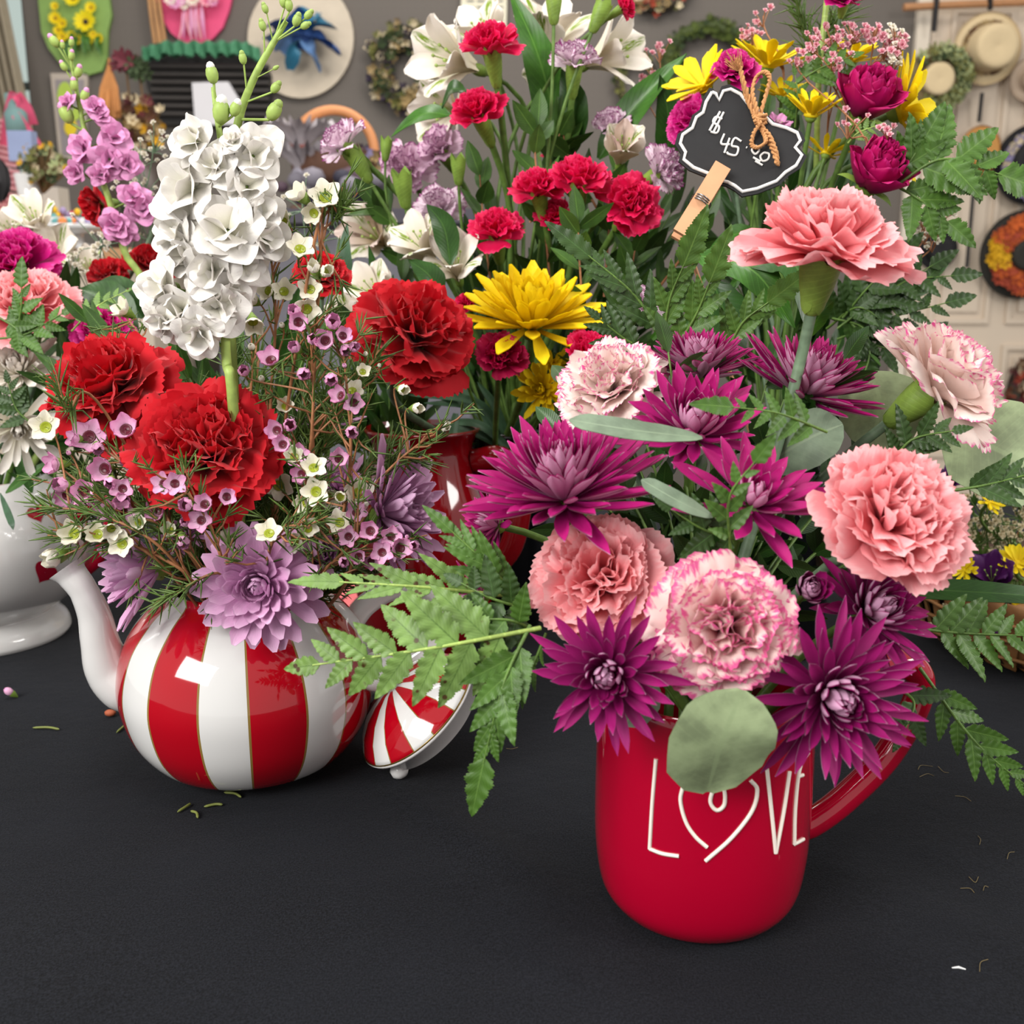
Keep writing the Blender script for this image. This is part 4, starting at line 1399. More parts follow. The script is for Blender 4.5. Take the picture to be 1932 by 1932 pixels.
BL = [  # px, py, width, colour, opening, dx, dz
    (613, 368, 48, 'w', 0, 0, .3), (563, 365, 38, 'w', 1, -.8, .7), (590, 403, 34, 'w', 1, -.2, -.3), (530, 418, 38, 'w', 1, -.3, .1), (567, 465, 42, 'w', 0, .3, .6), (522, 473, 34, 'w', 1, 0, .3),
    (592, 505, 30, 'w', 2, -.2, .8), (615, 512, 30, 'w', 2, .6, .2), (503, 548, 32, 'w', 1, -.4, 0), (536, 548, 36, 'w', 0, .2, .2), (585, 545, 36, 'w', 0, .1, 0), (580, 585, 40, 'w', 0, .3, -.4), (478, 612, 36, 'w', 1, .3, -.9),
    (230, 583, 36, 'w', 1, -.7, .6), (84, 805, 44, 'w', 0, .1, .1), (526, 917, 42, 'w', 0, .2, -.1), (592, 880, 38, 'w', 0, .2, .5), (595, 927, 42, 'w', 0, 0, .1), (572, 952, 34, 'w', 1, -.7, -.3), (620, 940, 34, 'w', 1, .5, -.2),
    (642, 938, 28, 'w', 2, .1, 0), (677, 930, 44, 'w', 0, .2, .1), (640, 985, 38, 'w', 0, 0, .2), (507, 1003, 40, 'w', 0, .1, .7), (553, 1022, 36, 'w', 1, 0, -.2), (582, 996, 32, 'w', 1, .4, .3), (438, 1013, 38, 'w', 1, -.3, .1),
    (136, 1006, 42, 'w', 1, -.1, .2), (183, 1006, 38, 'w', 1, .1, .4), (228, 1026, 40, 'w', 0, 0, .1), (100, 1052, 44, 'w', 2, -.9, -.3), (838, 805, 24, 'w', 2, 1, .2), (787, 770, 26, 'w', 2, .9, 0), (760, 735, 26, 'w', 2, .6, -.2),
    (475, 565, 32, 'w', 2, -.3, .2), (665, 735, 34, 'w', 0, .2, .5), (555, 860, 30, 'w', 1, .1, .4), (210, 1000, 30, 'w', 1, .4, -.4),
    (563, 607, 34, 'p', 1, .2, 0), (556, 588, 32, 'p', 2, -.2, .5), (613, 642, 36, 'p', 1, 0, 0), (628, 608, 38, 'p', 2, .3, .4), (648, 632, 30, 'p', 1, .4, .2), (652, 660, 30, 'p', 2, .4, -.4), (667, 655, 26, 'p', 2, .7, .1),
    (510, 676, 38, 'p', 1, 0, .5), (556, 655, 30, 'p', 2, -.3, .3), (572, 705, 32, 'p', 2, .4, -.3), (625, 715, 32, 'p', 2, .1, -.4), (668, 760, 32, 'p', 0, .2, -.1), (640, 745, 32, 'p', 1, -.4, .2), (664, 815, 32, 'p', 2, .2, -.3),
    (520, 812, 34, 'p', 1, -.2, 0), (547, 802, 32, 'p', 2, .2, .1), (532, 838, 32, 'p', 1, -.1, .1), (563, 858, 36, 'p', 0, 0, 0), (566, 895, 32, 'p', 1, -.3, 0), (640, 865, 32, 'p', 1, .2, .1),
    (166, 823, 50, 'p', 0, .1, .1), (236, 808, 44, 'p', 1, .1, .3), (140, 828, 30, 'p', 1, -.7, .1), (250, 868, 38, 'p', 1, -.1, .1), (100, 876, 38, 'p', 1, -.8, 0), (193, 885, 44, 'p', 1, -.2, 0), (208, 910, 30, 'p', 2, .2, -.4),
    (115, 915, 38, 'p', 2, -.4, .3), (122, 938, 36, 'p', 1, -.2, -.3), (157, 928, 40, 'p', 1, .1, .1), (150, 955, 32, 'p', 2, 0, -.3), (230, 922, 34, 'p', 0, .1, 0), (232, 945, 30, 'p', 1, .1, -.2), (200, 962, 36, 'p', 0, -.1, .1), (232, 965, 36, 'p', 0, .3, 0),
    (305, 912, 34, 'p', 0, -.2, .1), (330, 912, 34, 'p', 0, .3, .1), (296, 962, 36, 'p', 1, -.2, 0), (350, 952, 34, 'p', 2, -.1, .1), (385, 950, 34, 'p', 1, 0, .3), (428, 937, 30, 'p', 1, .3, .1), (378, 981, 36, 'p', 0, 0, .2), (345, 1022, 32, 'p', 2, .4, -.8),
    (656, 1012, 32, 'p', 0, -.1, .1), (698, 1001, 34, 'p', 1, 0, .2), (738, 1012, 32, 'p', 0, .1, .1), (676, 1050, 28, 'p', 1, 0, 0), (720, 1042, 34, 'p', 0, 0, .1), (756, 1034, 36, 'p', 1, .3, .1), (648, 1060, 26, 'p', 2, .4, 0),
    (672, 966, 32, 'p', 0, .1, .3), (780, 1030, 24, 'p', 2, .4, .1), (300, 940, 26, 'p', 2, 0, 0), (175, 945, 30, 'p', 2, .2, .3), (590, 640, 28, 'p', 2, .3, .2), (350, 985, 26, 'p', 2, 0, .5), (700, 1060, 26, 'p', 1, .1, -.2),
    (185, 845, 30, 'p', 2, .3, -.6), (260, 985, 28, 'w', 1, .1, .2), (320, 1000, 26, 'w', 1, 0, .2), (538, 765, 28, 'w', 1, .1, .3), (685, 700, 24, 'w', 1, .3, .3), (460, 700, 28, 'p', 2, .1, .3), (440, 900, 24, 'w', 2, .1, .3)]
BUDS = [(357, 880, 30, 'w'), (372, 897, 18, 'w'), (567, 910, 20, 'p'), (130, 855, 16, 'p'), (532, 614, 20, 'w'), (650, 690, 16, 'p'), (716, 690, 14, 'w'), (768, 1013, 14, 'p'), (475, 655, 24, 'w'), (494, 715, 22, 'w'), (690, 668, 16, 'w')]
twr, twp = [], []
for pts, lab in TW:
    path = cat_rom([A_TEA + Vector((rnd.uniform(-.015, .015), rnd.uniform(-.015, .015), 0))] + [at(*p) for p in pts], 9)
    r = thing('waxflower_twig', A_TEA, lab, 'waxflower')
    twr.append(r)
    twp.append(path)
tubes = [MB() for _ in TW]
needs = [MB() for _ in TW]


def needle(B, P, D, L, wd=.00055):
    P = np.asarray(P)
    D = np.asarray(D) / (np.linalg.norm(D) + 1e-9)
    q = np.cross(D, nr.normal(size=3))
    q /= np.linalg.norm(q) + 1e-9
    B.tube([P, P + D * L * .5 + q * L * .05, P + D * L + q * L * .12], [wd * .8, wd, wd * .25], 4, cap=False)


def sprout(B, P, D, n=8, L=.014):
    D = np.asarray(tuple(D), float)
    D /= np.linalg.norm(D) + 1e-9
    for _ in range(n):
        d = D + nr.normal(size=3) * .55
        needle(B, np.asarray(tuple(P)) - D * nr.uniform(0, .01), d, L * nr.uniform(.6, 1.2))


for i, path in enumerate(twp):
    tubes[i].tube(path, np.linspace(.0013, .0006, len(path)), 6)
    for k in range(10, len(path) - 1):
        T = path[k + 1] - path[k]
        for _ in range(1):
            d = T / np.linalg.norm(T) + nr.normal(size=3) * .7
            needle(needs[i], path[k] + T * nr.uniform(), d, nr.uniform(.008, .017))
        if rnd.random() < .5:
            d = Vector(T).normalized() + Vector(nr.normal(size=3)) * .8
            e = Vector(path[k]) + d.normalized() * rnd.uniform(.015, .03)
            tubes[i].tube([path[k], (Vector(path[k]) + e) / 2 + Vector((0, 0, -.002)), e], [.0007, .0006, .0004], 5)
            sprout(needs[i], e, e - Vector(path[k]), 6, .011)
allb = [(a, b_, c_, d, e, f, g) for a, b_, c_, d, e, f, g in BL] + [(a, b_, c_, d, 9, 0, .4) for a, b_, c_, d in BUDS]
for (px, py, w_, colr, op, dx, dz) in allb:
    best = None
    for i, path in enumerate(twp):
        for k in range(8, len(path)):
            q = path[k]
            P = at(px, py, q[1])
            d = (P - Vector(q)).length + (.0 if ('white' in TW[i][1] or 'waxflower twig behind' in TW[i][1] or 'pale' in TW[i][1]) == (colr == 'w') else .05)
            if q[2] > P.z + .004:
                d += .03
            if best is None or d < best[0]:
                best = (d, i, k)
    _, i, k = best
    q = twp[i][k]
    P = at(px, py, q[1] - .006 + rnd.uniform(-.004, .004))
    R = sz(w_, P) / 2
    ax = Vector((dx, -.9, dz + .15)).normalized()
    if op == 9:
        me, nm = (WBUD if colr == 'w' else PBUD), 'bud'
        R *= .95
    else:
        me, nm = WB[colr][op], 'blossom'
        R *= (1.12, 1.2, 1.25)[op]
    base = P - ax * R * .35
    part(nm, me, None, twr[i], frame(ax, rnd.uniform(0, 6), base, R))
    e = base - ax * R * 1.2
    j = max(0, k - 4)
    st0 = Vector(twp[i][j])
    tubes[i].tube(bez(st0, st0 + (e - st0) * .35 + Vector((0, 0, .002)), e - ax * (e - st0).length * .3, e, 8), np.linspace(.0007, .00045, 8), 5)
    sprout(needs[i], e, ax, 3, .009)
for i, r in enumerate(twr):
    part('stem', tubes[i], M['twig'], r)
    o_ = part('needles', needs[i], M['needle'], r)
# extra needle foliage low in the teapot mouth
for i in range(14):
    px = 330 + i * 30 + rnd.uniform(-10, 10)
    py = 1080 - 90 * math.sin((i + .5) / 14 * PI) * rnd.uniform(.3, 1.6)
    r = thing('foliage_twig', A_TEA, 'short needle-leaved green twig low in the mouth of the striped teapot', 'foliage', 'needle-leaved twigs at the teapot mouth')
    path = cat_rom([A_TEA + Vector((0, 0, .02)), at((px + 470) / 2, 1130, .63), at(px, py, .61 if 380 > px or px > 560 else .62)], 8)
    B = MB(); B.tube(path, .0009, 5)
    part('stem', B, M['twig'], r)
    B = MB()
    for k in range(4, len(path)):
        sprout(B, path[k], path[k] - path[k - 1], 9, .018)
    part('needles', B, M['needle'], r)
for i in range(26):
    px, py = 150 + 600 * ((i * .618) % 1), rnd.uniform(620, 980)
    r = thing('foliage_twig', A_TEA, 'bushy needle-leaved twig filling the back of the teapot bouquet', 'foliage', 'needle-leaved twigs at the back of the teapot bouquet')
    path = cat_rom([A_TEA + Vector((0, 0, .02)), at((px + 470) / 2, (py + 1100) / 2, .66), at(px, py, .68)], 10)
    B = MB(); B.tube(path, .0009, 5)
    part('stem', B, M['twig'], r)
    B = MB()
    for k in range(6, len(path)):
        sprout(B, path[k], path[k] - path[k - 1], 12, .020)
    part('needles', B, M['needle'], r)
# needle tips standing clear of the bouquet at left
for pts, lab in (([(200, 780, .62), (128, 770, .60), (105, 700, .60)], 'bare needle-leaved tip in front of the upper left red carnation'),
                 ([(330, 1060, .58), (200, 975, .575), (75, 955, .575)], 'reddish needle-leaved tip pointing left over the white teapot'),
                 ([(300, 1060, .58), (190, 1020, .578), (90, 1010, .578)], 'green needle-leaved tip pointing left above the spout'),
                 ([(430, 1090, .575), (330, 1120, .565), (290, 1140, .565)], 'needle-leaved tip drooping over the left of the teapot rim'),
                 ([(590, 470, .60), (640, 400, .60), (650, 370, .60)], 'needle-leaved tip at the top of the tallest waxflower'),
                 ([(700, 960, .62), (740, 870, .62), (800, 870, .625)], 'needle-leaved tip over the dark red jug')):
    r = thing('foliage_twig', A_TEA, lab, 'foliage')
    path = cat_rom([A_TEA] + [at(*p) for p in pts], 9)
    B = MB(); B.tube(path, np.linspace(.0011, .0005, len(path)), 5)
    part('stem', B, M['twig'], r)
    B = MB()
    for k in range(14, len(path)):
        sprout(B, path[k], path[k] - path[k - 1], 4, .016)
    part('needles', B, M['needle'], r)


# ================================================================ MIDDLE BOUQUET IN THE BLACK POT
def mc(px, py, w_, ax, label, Y=.90, mat='hot', **kw):
    return carnation(px, py, Y, w_, ax, mat, jit(A_POT, .012), label, mini=True, **kw)


mc(925, 80, 128, (-.15, -.45, .9), 'hot pink mini carnation, the upper one in front of the white alstroemeria', .88)
mc(900, 208, 122, (-.35, -.6, .75), 'hot pink mini carnation below the white alstroemeria at the upper left', .88, N=26)
mc(1012, 352, 112, (-.25, -.45, .9), 'hot pink mini carnation, left one of the row of three', .86)
mc(1092, 335, 130, (.0, -.45, .9), 'hot pink mini carnation, middle one of the row of three', .85)
mc(1192, 385, 135, (.25, -.85, .5), 'hot pink mini carnation, the largest, right one of the row of three', .84, N=30)
mc(935, 432, 120, (-.1, -.6, .8), 'hot pink mini carnation above the yellow chrysanthemum', .85)
mc(1045, 405, 82, (-.2, -.7, .6), 'small hot pink mini carnation hidden between leaves under the row of three', .87)
mc(1040, 292, 52, (.1, -.3, 1), 'small hot pink mini carnation bud far back between the stems', .95)
mc(1178, 12, 62, (.8, -.3, .5), 'hot pink mini carnation at the top edge facing right', .90)
mc(1085, 108, 115, (.05, -.35, .9), 'white mini carnation with purple streaks, alone at the top between the stems', .90, mat='striped', N=18)
mc(640, 268, 112, (-.75, -.35, .6), 'white and purple streaked mini carnation farthest left, before the basket handle', .92, mat='striped', N=18)
mc(765, 318, 120, (-.15, -.9, .3), 'pale streaked mini carnation left of the middle bouquet, in shade', .98, mat='striped_pale', N=16)
mc(828, 275, 105, (-.4, -.6, .6), 'pale streaked mini carnation just below the green leaf', .98, mat='striped_pale', N=16)
mc(828, 388, 112, (-.1, -.7, .7), 'pale streaked mini carnation above the white alstroemerias', .94, mat='striped', N=16)
mc(1150, 232, 80, (-.4, -.6, .7), 'small streaked mini carnation behind the speckled alstroemeria', .93, mat='striped', N=16)
mc(1254, 320, 110, (.65, -.6, .4), 'purple streaked mini carnation left of the chalkboard price sign', .86, mat='striped', N=22)
mc(1212, 570, 95, (.1, -.8, .5), 'purple streaked mini carnation behind the fern fronds', .78, mat='striped', N=20)
mc(944, 668, 108, (.05, -.75, .6), 'crimson mini carnation between the red carnation and the yellow flowers', .76, mat='crimson', N=26)
mc(1108, 660, 105, (.1, -.6, .8), 'hot pink mini carnation behind the white picotee carnation', .74)
mc(878, 572, 46, (.2, -.6, .6), 'tiny hot pink bloom between the red carnation and the yellow chrysanthemum', .80)
carnation(788, 620, .745, 250, (.42, -.62, .66), 'red', jit(A_POT, .01), 'large red carnation in the middle, left of the yellow chrysanthemum, its calyx showing', roll=.5, N=42, wid=1.3, droop=-50, lo=6)
mum(1005, 592, .78, 285, (.02, -.45, .95), 'yellow', jit(A_POT, .01), 'large yellow chrysanthemum in the centre of the picture', kind='yellow', N=120)
mum(1022, 735, .79, 125, (-.2, -.7, .1), 'yellow', jit(A_POT, .01), 'small yellow chrysanthemum hanging below the large yellow one', kind='yellow', N=50, W=.26)
mum(1045, 690, .80, 80, (.1, -.8, .1), 'yellow', jit(A_POT, .01), 'smallest yellow chrysanthemum tucked right under the large yellow one', kind='yellow', N=36, W=.28)

# closed calyxes at the top
for px, py, w_, ax, lab, Y in ((1045, 20, 30, (.0, 0, 1), 'green closed mini carnation bud at the top edge above the streaked bloom', .89), (1128, 35, 32, (.45, 0, 1), 'green mini carnation bud at the top edge beside the hot pink bloom', .89),
                               (728, 285, 22, (.1, 0, 1), 'thin green mini carnation bud above the pale streaked blooms', .93), (683, 318, 34, (-.6, -.2, 1), 'long green mini carnation bud left of the pale streaked blooms', .92),
                               (762, 362, 36, (-.1, -.2, 1), 'fat green mini carnation bud in front of the pale streaked bloom', .90), (865, 325, 28, (.0, -.2, 1), 'green mini carnation bud below the shaded streaked bloom', .90)):
    P = at(px, py, Y)
    R = sz(w_, P) / 2
    ax = Vector(ax).normalized()
    a_ = jit(A_POT, .012)
    r = thing('mini_carnation_bud', a_, lab, 'flower bud')
    part('calyx', calyx_mesh(R, R * 3.2), M['calyx'], r, frame(ax, 0, P + ax * R * 1.6))
    B = MB()
    B.tube(stem_pts(P - ax * R * 1.5, ax, a_), R * .22, 7)
    part('stem', B, M['green'], r)

# alstroemeria
al = [(845, 110, .95, 190, (-.75, -.75, .15), 'white alstroemeria with green streaks at the upper left, facing left', .3),
      (905, 60, .99, 150, (-.35, -.5, .75), 'white alstroemeria at the top behind the hot pink mini carnation', 1.0),
      (835, 210, 1.0, 150, (-.5, -.8, -.1), 'white alstroemeria in the shade under the upper left one', 2.0),
      (1035, 55, .98, 190, (.15, -.4, .9), 'white alstroemeria at the top edge behind the long leaf', .2),
      (1035, 135, 1.0, 120, (-.1, -.8, -.2), 'white alstroemeria behind the stems below the top leaf', 1.1),
      (1160, 100, .95, 170, (.85, -.6, .25), 'white alstroemeria trumpet at the top facing right', .7),
      (790, 455, .86, 140, (-.45, -.6, .65), 'white alstroemeria with a green streak above the large red carnation, left one', .5),
      (858, 490, .85, 140, (-.1, -.75, .65), 'white alstroemeria with a green streak next to the yellow chrysanthemum', 1.5),
      (700, 440, .95, 150, (-.3, -.85, .3), 'speckled white alstroemeria left of the middle bouquet', .1),
      (700, 545, .86, 130, (-.35, -.7, .55), 'white alstroemeria behind the large red carnation', .9),
      (660, 610, .84, 140, (-.3, -.85, .2), 'shaded white alstroemeria behind the pink waxflowers', 1.7),
      (1175, 275, .88, 120, (.05, -.75, .6), 'cream alstroemeria with brown freckles beside the chalkboard sign', .5)]
for px, py, Y, w_, ax, lab, ro in al:
    alstro(px, py, Y, w_, ax, jit(A_POT, .012), lab, specks=('speckled' in lab or 'freckles' in lab), roll=ro, spread=30 if 'freckles' not in lab else 55)

# broad leaves of the middle bouquet
for pts, w_, nrm, mt, lab in (
        ([(1055, 330, .93), (1040, 200, .93), (1010, 90, .93), (960, -20, .94)], 75, (.2, -1, .1), 'broad', 'long broad green leaf rising to the top edge between the white flowers'),
        ([(1075, 300, .93), (1082, 200, .92), (1060, 130, .92)], 60, (-.2, -1, .2), 'broad_dark', 'broad green leaf just left of the streaked mini carnation'),
        ([(850, 218, .92), (800, 215, .92), (738, 258, .93)], 44, (-.2, -.8, .8), 'broad', 'curved green leaf pointing left above the basket handle'),
        ([(880, 170, .90), (850, 170, .90), (835, 205, .91)], 44, (0, -.7, .8), 'broad_dark', 'curled green leaf over the hot pink mini carnation'),
        ([(1130, 300, .94), (1190, 210, .93), (1295, 100, .92)], 62, (-.3, -1, .3), 'broad', 'long green leaf pointing up right towards the yellow daisies'),
        ([(1255, 330, .95), (1262, 230, .93), (1245, 140, .92)], 52, (-.2, -1, .2), 'broad_dark', 'upright green leaf left of the yellow daisies'),
        ([(850, 500, .84), (838, 430, .84), (805, 385, .84)], 50, (.3, -1, .1), 'broad_dark', 'pointed dark green leaf beside the white alstroemerias'),
        ([(660, 560, .88), (650, 480, .88), (655, 420, .89)], 26, (.5, -1, .1), 'strap', 'thin curved leaf left of the speckled alstroemeria'),
        ([(830, 560, .82), (810, 520, .82), (770, 490, .82)], 50, (.2, -1, .4), 'broad_dark', 'dark leaf just above the large red carnation'),
        ([(640, 660, .78), (650, 620, .78), (640, 570, .78)], 60, (.2, -1, .1), 'broad_dark', 'dark leaf in the shade behind the pink waxflowers'),
        ([(560, 700, .80), (540, 650, .80), (545, 600, .80)], 60, (.2, -1, .1), 'broad_dark', 'dark leaf behind the pink waxflower in the teapot centre'),
        ([(1440, 500, .80), (1400, 440, .79), (1330, 480, .78)], 40, (-.1, -1, .5), 'broad', 'light green arching leaf under the clothespin')):
    leafobj('lily_leaf', pts, w_, nrm, mt, lab, wav=.05)
# strap leaves in shade above the black pot
for i, pts in enumerate((
        [(955, 840, .90), (900, 760, .89), (770, 745, .88)], [(955, 845, .90), (890, 770, .90), (800, 760, .87)], [(955, 845, .89), (870, 810, .87), (835, 850, .86)],
        [(960, 840, .90), (935, 770, .89), (900, 720, .88)], [(965, 840, .91), (985, 770, .90), (1030, 740, .89)], [(960, 845, .89), (900, 800, .875), (820, 800, .87)],
        [(950, 845, .90), (880, 740, .91), (820, 700, .92)], [(860, 780, .86), (850, 840, .85), (830, 900, .845)])):
    leafobj('carnation_leaf', pts, 17, (0, -1, .5), 'strap', ['dark strap leaf arching far left from the black pot', 'dark strap leaf just below the topmost one of the black pot', 'short strap leaf bending down before the red jug', 'strap leaf rising steeply behind the crimson bloom',
            'strap leaf leaning right under the small yellow chrysanthemum', 'level thin strap leaf across the red jug', 'strap leaf in deep shade behind the red carnation', 'thin strap leaf hanging in front of the red jug'][i], prof=STRAP)
# ruscus and stems
rus = [([(1105, 760, .80), (1100, 600, .80), (1092, 470, .80), (1092, 420, .80)], 11, 'glossy oval-leaved sprig on a red stem right of the yellow chrysanthemum'),
       ([(1040, 560, .88), (1030, 450, .88), (1010, 300, .88), (1015, 240, .88)], 10, 'oval-leaved sprig behind the row of three hot pink blooms'),
       ([(1180, 620, .86), (1190, 520, .86), (1200, 460, .86)], 8, 'oval-leaved sprig under the largest hot pink mini carnation'),
       ([(1140, 560, .90), (1150, 420, .90), (1160, 320, .90)], 9, 'oval-leaved sprig behind the freckled alstroemeria'),
       ([(1000, 420, .92), (1040, 300, .92), (1060, 240, .92)], 8, 'oval-leaved sprig between the flower stems in the upper middle'),
       ([(1130, 400, .92), (1075, 300, .92), (1062, 250, .92)], 7, 'oval-leaved sprig just under the upper streaked mini carnation'),
       ([(930, 560, .92), (915, 450, .92), (905, 330, .92)], 9, 'oval-leaved sprig below the second hot pink mini carnation'),
       ([(1230, 560, .88), (1290, 480, .87), (1320, 430, .87)], 8, 'oval-leaved sprig beside the clothespin'),
       ([(790, 520, .93), (740, 420, .94), (715, 390, .94)], 8, 'small-leaved sprig among the speckled alstroemerias')]
for pts, n, lab in rus:
    sprig(pts, n, 78, 34, 'ruscus', lab, nm='oval_leaf_sprig', stemmat='twig')
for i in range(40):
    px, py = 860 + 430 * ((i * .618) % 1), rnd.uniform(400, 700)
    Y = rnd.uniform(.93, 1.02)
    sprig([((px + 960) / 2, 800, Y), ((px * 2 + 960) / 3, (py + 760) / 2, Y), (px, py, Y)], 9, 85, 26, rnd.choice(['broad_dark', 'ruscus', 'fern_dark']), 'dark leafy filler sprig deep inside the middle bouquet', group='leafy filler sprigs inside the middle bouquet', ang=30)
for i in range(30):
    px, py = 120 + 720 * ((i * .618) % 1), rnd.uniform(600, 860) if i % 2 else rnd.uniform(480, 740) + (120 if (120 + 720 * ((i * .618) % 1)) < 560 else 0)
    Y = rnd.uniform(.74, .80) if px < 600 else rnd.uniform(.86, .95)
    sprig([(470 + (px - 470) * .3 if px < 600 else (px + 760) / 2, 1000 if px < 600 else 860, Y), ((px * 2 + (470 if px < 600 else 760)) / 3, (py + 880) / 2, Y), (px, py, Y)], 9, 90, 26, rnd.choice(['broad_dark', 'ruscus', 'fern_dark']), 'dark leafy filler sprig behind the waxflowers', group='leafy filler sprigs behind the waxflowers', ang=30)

# ================================================================ RIGHT BOUQUET
def dz(px, py, w_, ax, label, Y=.80, **kw):
    return mum(px, py, Y, w_, ax, 'daisy', jit(A_RIGHT, .015), label, kind='daisy', nm='daisy', cat='daisy', **kw)


dz(1325, 155, 150, (-.55, -.45, .7), 'yellow daisy left of the magenta carnation, above the price sign', .86, N=22)
dz(1450, 112, 150, (.1, -.25, .95), 'yellow daisy behind the magenta carnation at the top', .88, N=20)
dz(1532, 208, 122, (.05, -.3, .95), 'yellow daisy seen from the side beside the magenta rose', .80, N=16, lo=34, hi=44)
dz(1712, 205, 205, (.85, -.35, .3), 'yellow daisy right of the upper magenta rose', .83, N=24)
dz(1715, 300, 130, (.8, -.4, -.1), 'yellow daisy low on the right of the lower magenta rose', .84, N=18)
dz(1610, 105, 110, (.1, -.3, .9), 'yellow daisy behind the pink filler flowers at the top', .88)
dz(1560, 285, 90, (.3, .2, .9), 'yellow daisy mostly hidden behind the price sign', .84, N=12)
dz(1475, 175, 90, (-.1, -.4, .9), 'shaded yellow daisy behind the twine bow', .88)
rose(1642, 172, .80, 142, (.15, -.6, .8), jit(A_RIGHT), 'magenta rose, the upper one, right of the price sign')
rose(1662, 312, .76, 148, (.25, -.7, .7), jit(A_RIGHT), 'magenta rose, the lower one, just above the tall pink carnation')
carnation(1385, 130, .84, 105, (-.1, -.6, .7), 'fuchsia', jit(A_RIGHT), 'magenta carnation above the price sign, behind the twine end', roll=.5, N=24)
carnation(1305, 225, .84, 105, (-.4, -.7, .3), 'fuchsia', jit(A_RIGHT), 'magenta carnation behind the left corner of the price sign', roll=1.5, N=26)
carnation(1595, -8, .82, 90, (.0, -.5, .7), 'fuchsia', jit(A_RIGHT), 'magenta carnation cut off by the top edge', roll=1.5, N=24)
alstro(1468, 235, .83, 60, (.2, -.5, .8), jit(A_RIGHT), 'small pale pink alstroemeria peeking from behind the price sign', mat='stockpink')

fern(1700, 330, .76, 1720, 300, .755, 1742, 265, .755, 'fern tip right of the lower magenta rose, pointing up', n=3, Lmax=85, nrm=(.2, -1, .1), ratio=.5, mat='fern', ang=40, tipL=1.0)
fern(1690, 350, .76, 1780, 300, .75, 1890, 330, .75, 'broad-toothed fern frond reaching far right over the door', n=4, Lmax=120, nrm=(0, -1, .2), ratio=.52, mat='fern', ang=58, tipL=1.0)
fern(1690, 350, .76, 1740, 380, .75, 1790, 420, .75, 'fern frond drooping right below the daisies', n=3, Lmax=90, nrm=(0, -1, .2), ratio=.5, mat='fern', ang=50, tipL=.9)
fern(1500, 160, .82, 1545, 130, .81, 1610, 105, .81, 'light fern tip above the side-seen daisy', n=4, Lmax=55, nrm=(0, -1, .3), ratio=.45, mat='fern', ang=60)
fern(1500, 240, .82, 1505, 180, .81, 1500, 140, .81, 'thin fern tip right of the twine bow', n=4, Lmax=45, nrm=(0, -1, .3), ratio=.4, mat='fern', ang=60)
fern(1600, 270, .79, 1620, 250, .785, 1660, 235, .785, 'pale fern tip between the two magenta roses', n=4, Lmax=32, nrm=(0, -1, .4), ratio=.45, mat='fern_back', ang=60)
for i, (a, b_, c_, d_, e, f_) in enumerate(((1580, 620, 1660, 560, 1760, 500), (1580, 640, 1680, 600, 1790, 570), (1560, 620, 1620, 580, 1680, 620), (1600, 560, 1700, 530, 1800, 520), (1570, 600, 1630, 620, 1640, 680), (1620, 560, 1680, 580, 1720, 640), (1590, 600, 1640, 540, 1700, 480), (1600, 640, 1700, 660, 1740, 640))):
    fern(a, b_, .80 + .01 * (i % 3), c_, d_, .79, e, f_, .79, ['dark fern frond under the tall pink carnation, pointing up right', 'dark fern frond reaching right to the door panel', 'dark short fern frond right of the carnation stem', 'dark fern frond close under the pink petals',
         'dark fern tip hanging towards the leaning carnation', 'dark fern frond drooping before the door', 'dark fern frond rising behind the pink petals', 'lowest dark fern tip before the door'][i], n=4, Lmax=72, nrm=(0, -1, .3), ratio=.46, mat='fern_dark', ang=55, tipL=.9)
sprig([(1600, 600, .80), (1640, 660, .79), (1625, 720, .785)], 7, 42, 16, 'ruscus', 'small dark sprig hanging left of the leaning picotee carnation')
B = None
for pts, w_, lab in (([(1540, 330, .86), (1545, 150, .84), (1560, 0, .84)], 13, 'tall green stalk rising to the top edge right of the sign'),):
    r = thing('plant_stalk', at(*pts[0]), lab, 'stem')
    B = MB()
    B.tube(cat_rom([at(*p) for p in pts], 8), .0022, 8)
    part('stem', B, M['green_pale'], r)
for i, pts in enumerate(([(1530, 120, .86), (1520, 60, .86), (1495, -20, .86)], [(1530, 120, .87), (1560, 60, .87), (1600, 10, .87)])):
    r = thing('foliage_twig', at(*pts[0]), ['feathery dark twig at the top edge above the sign', 'feathery dark twig at the top edge beside the pink filler flowers'][i], 'foliage')
    path = cat_rom([at(*p) for p in pts], 8)
    B = MB(); B.tube(path, .0012, 6); part('stem', B, M['needle'], r)
    B = MB()
    for k in range(1, len(path)):
        sprout(B, path[k], path[k] - path[k - 1], 8, .022)
    part('needles', B, M['needle'], r)
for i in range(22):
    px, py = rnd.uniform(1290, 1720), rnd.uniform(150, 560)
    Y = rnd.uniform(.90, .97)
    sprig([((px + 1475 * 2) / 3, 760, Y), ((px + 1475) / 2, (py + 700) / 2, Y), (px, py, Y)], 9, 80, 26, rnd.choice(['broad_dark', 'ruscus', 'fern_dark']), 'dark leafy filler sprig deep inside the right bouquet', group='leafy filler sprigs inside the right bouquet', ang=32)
for i, (a, b_, c_, d_, w_) in enumerate(((1310, 640, 1440, 440, 16), (1290, 610, 1400, 520, 14), (1230, 640, 1345, 500, 16), (1400, 620, 1480, 470, 12))):
    leafobj('grass_leaf', [(a, b_, .76), ((a + c_) / 2 + 8, (b_ + d_) / 2, .75), (c_, d_, .75)], w_, (0, -1, .2), 'broad', ['thin green blade left of the tall carnation calyx', 'thin green blade under the clothespin end', 'thin green blade behind the upright ferns', 'short green blade next to the tall carnation calyx'][i], prof=STRAP)

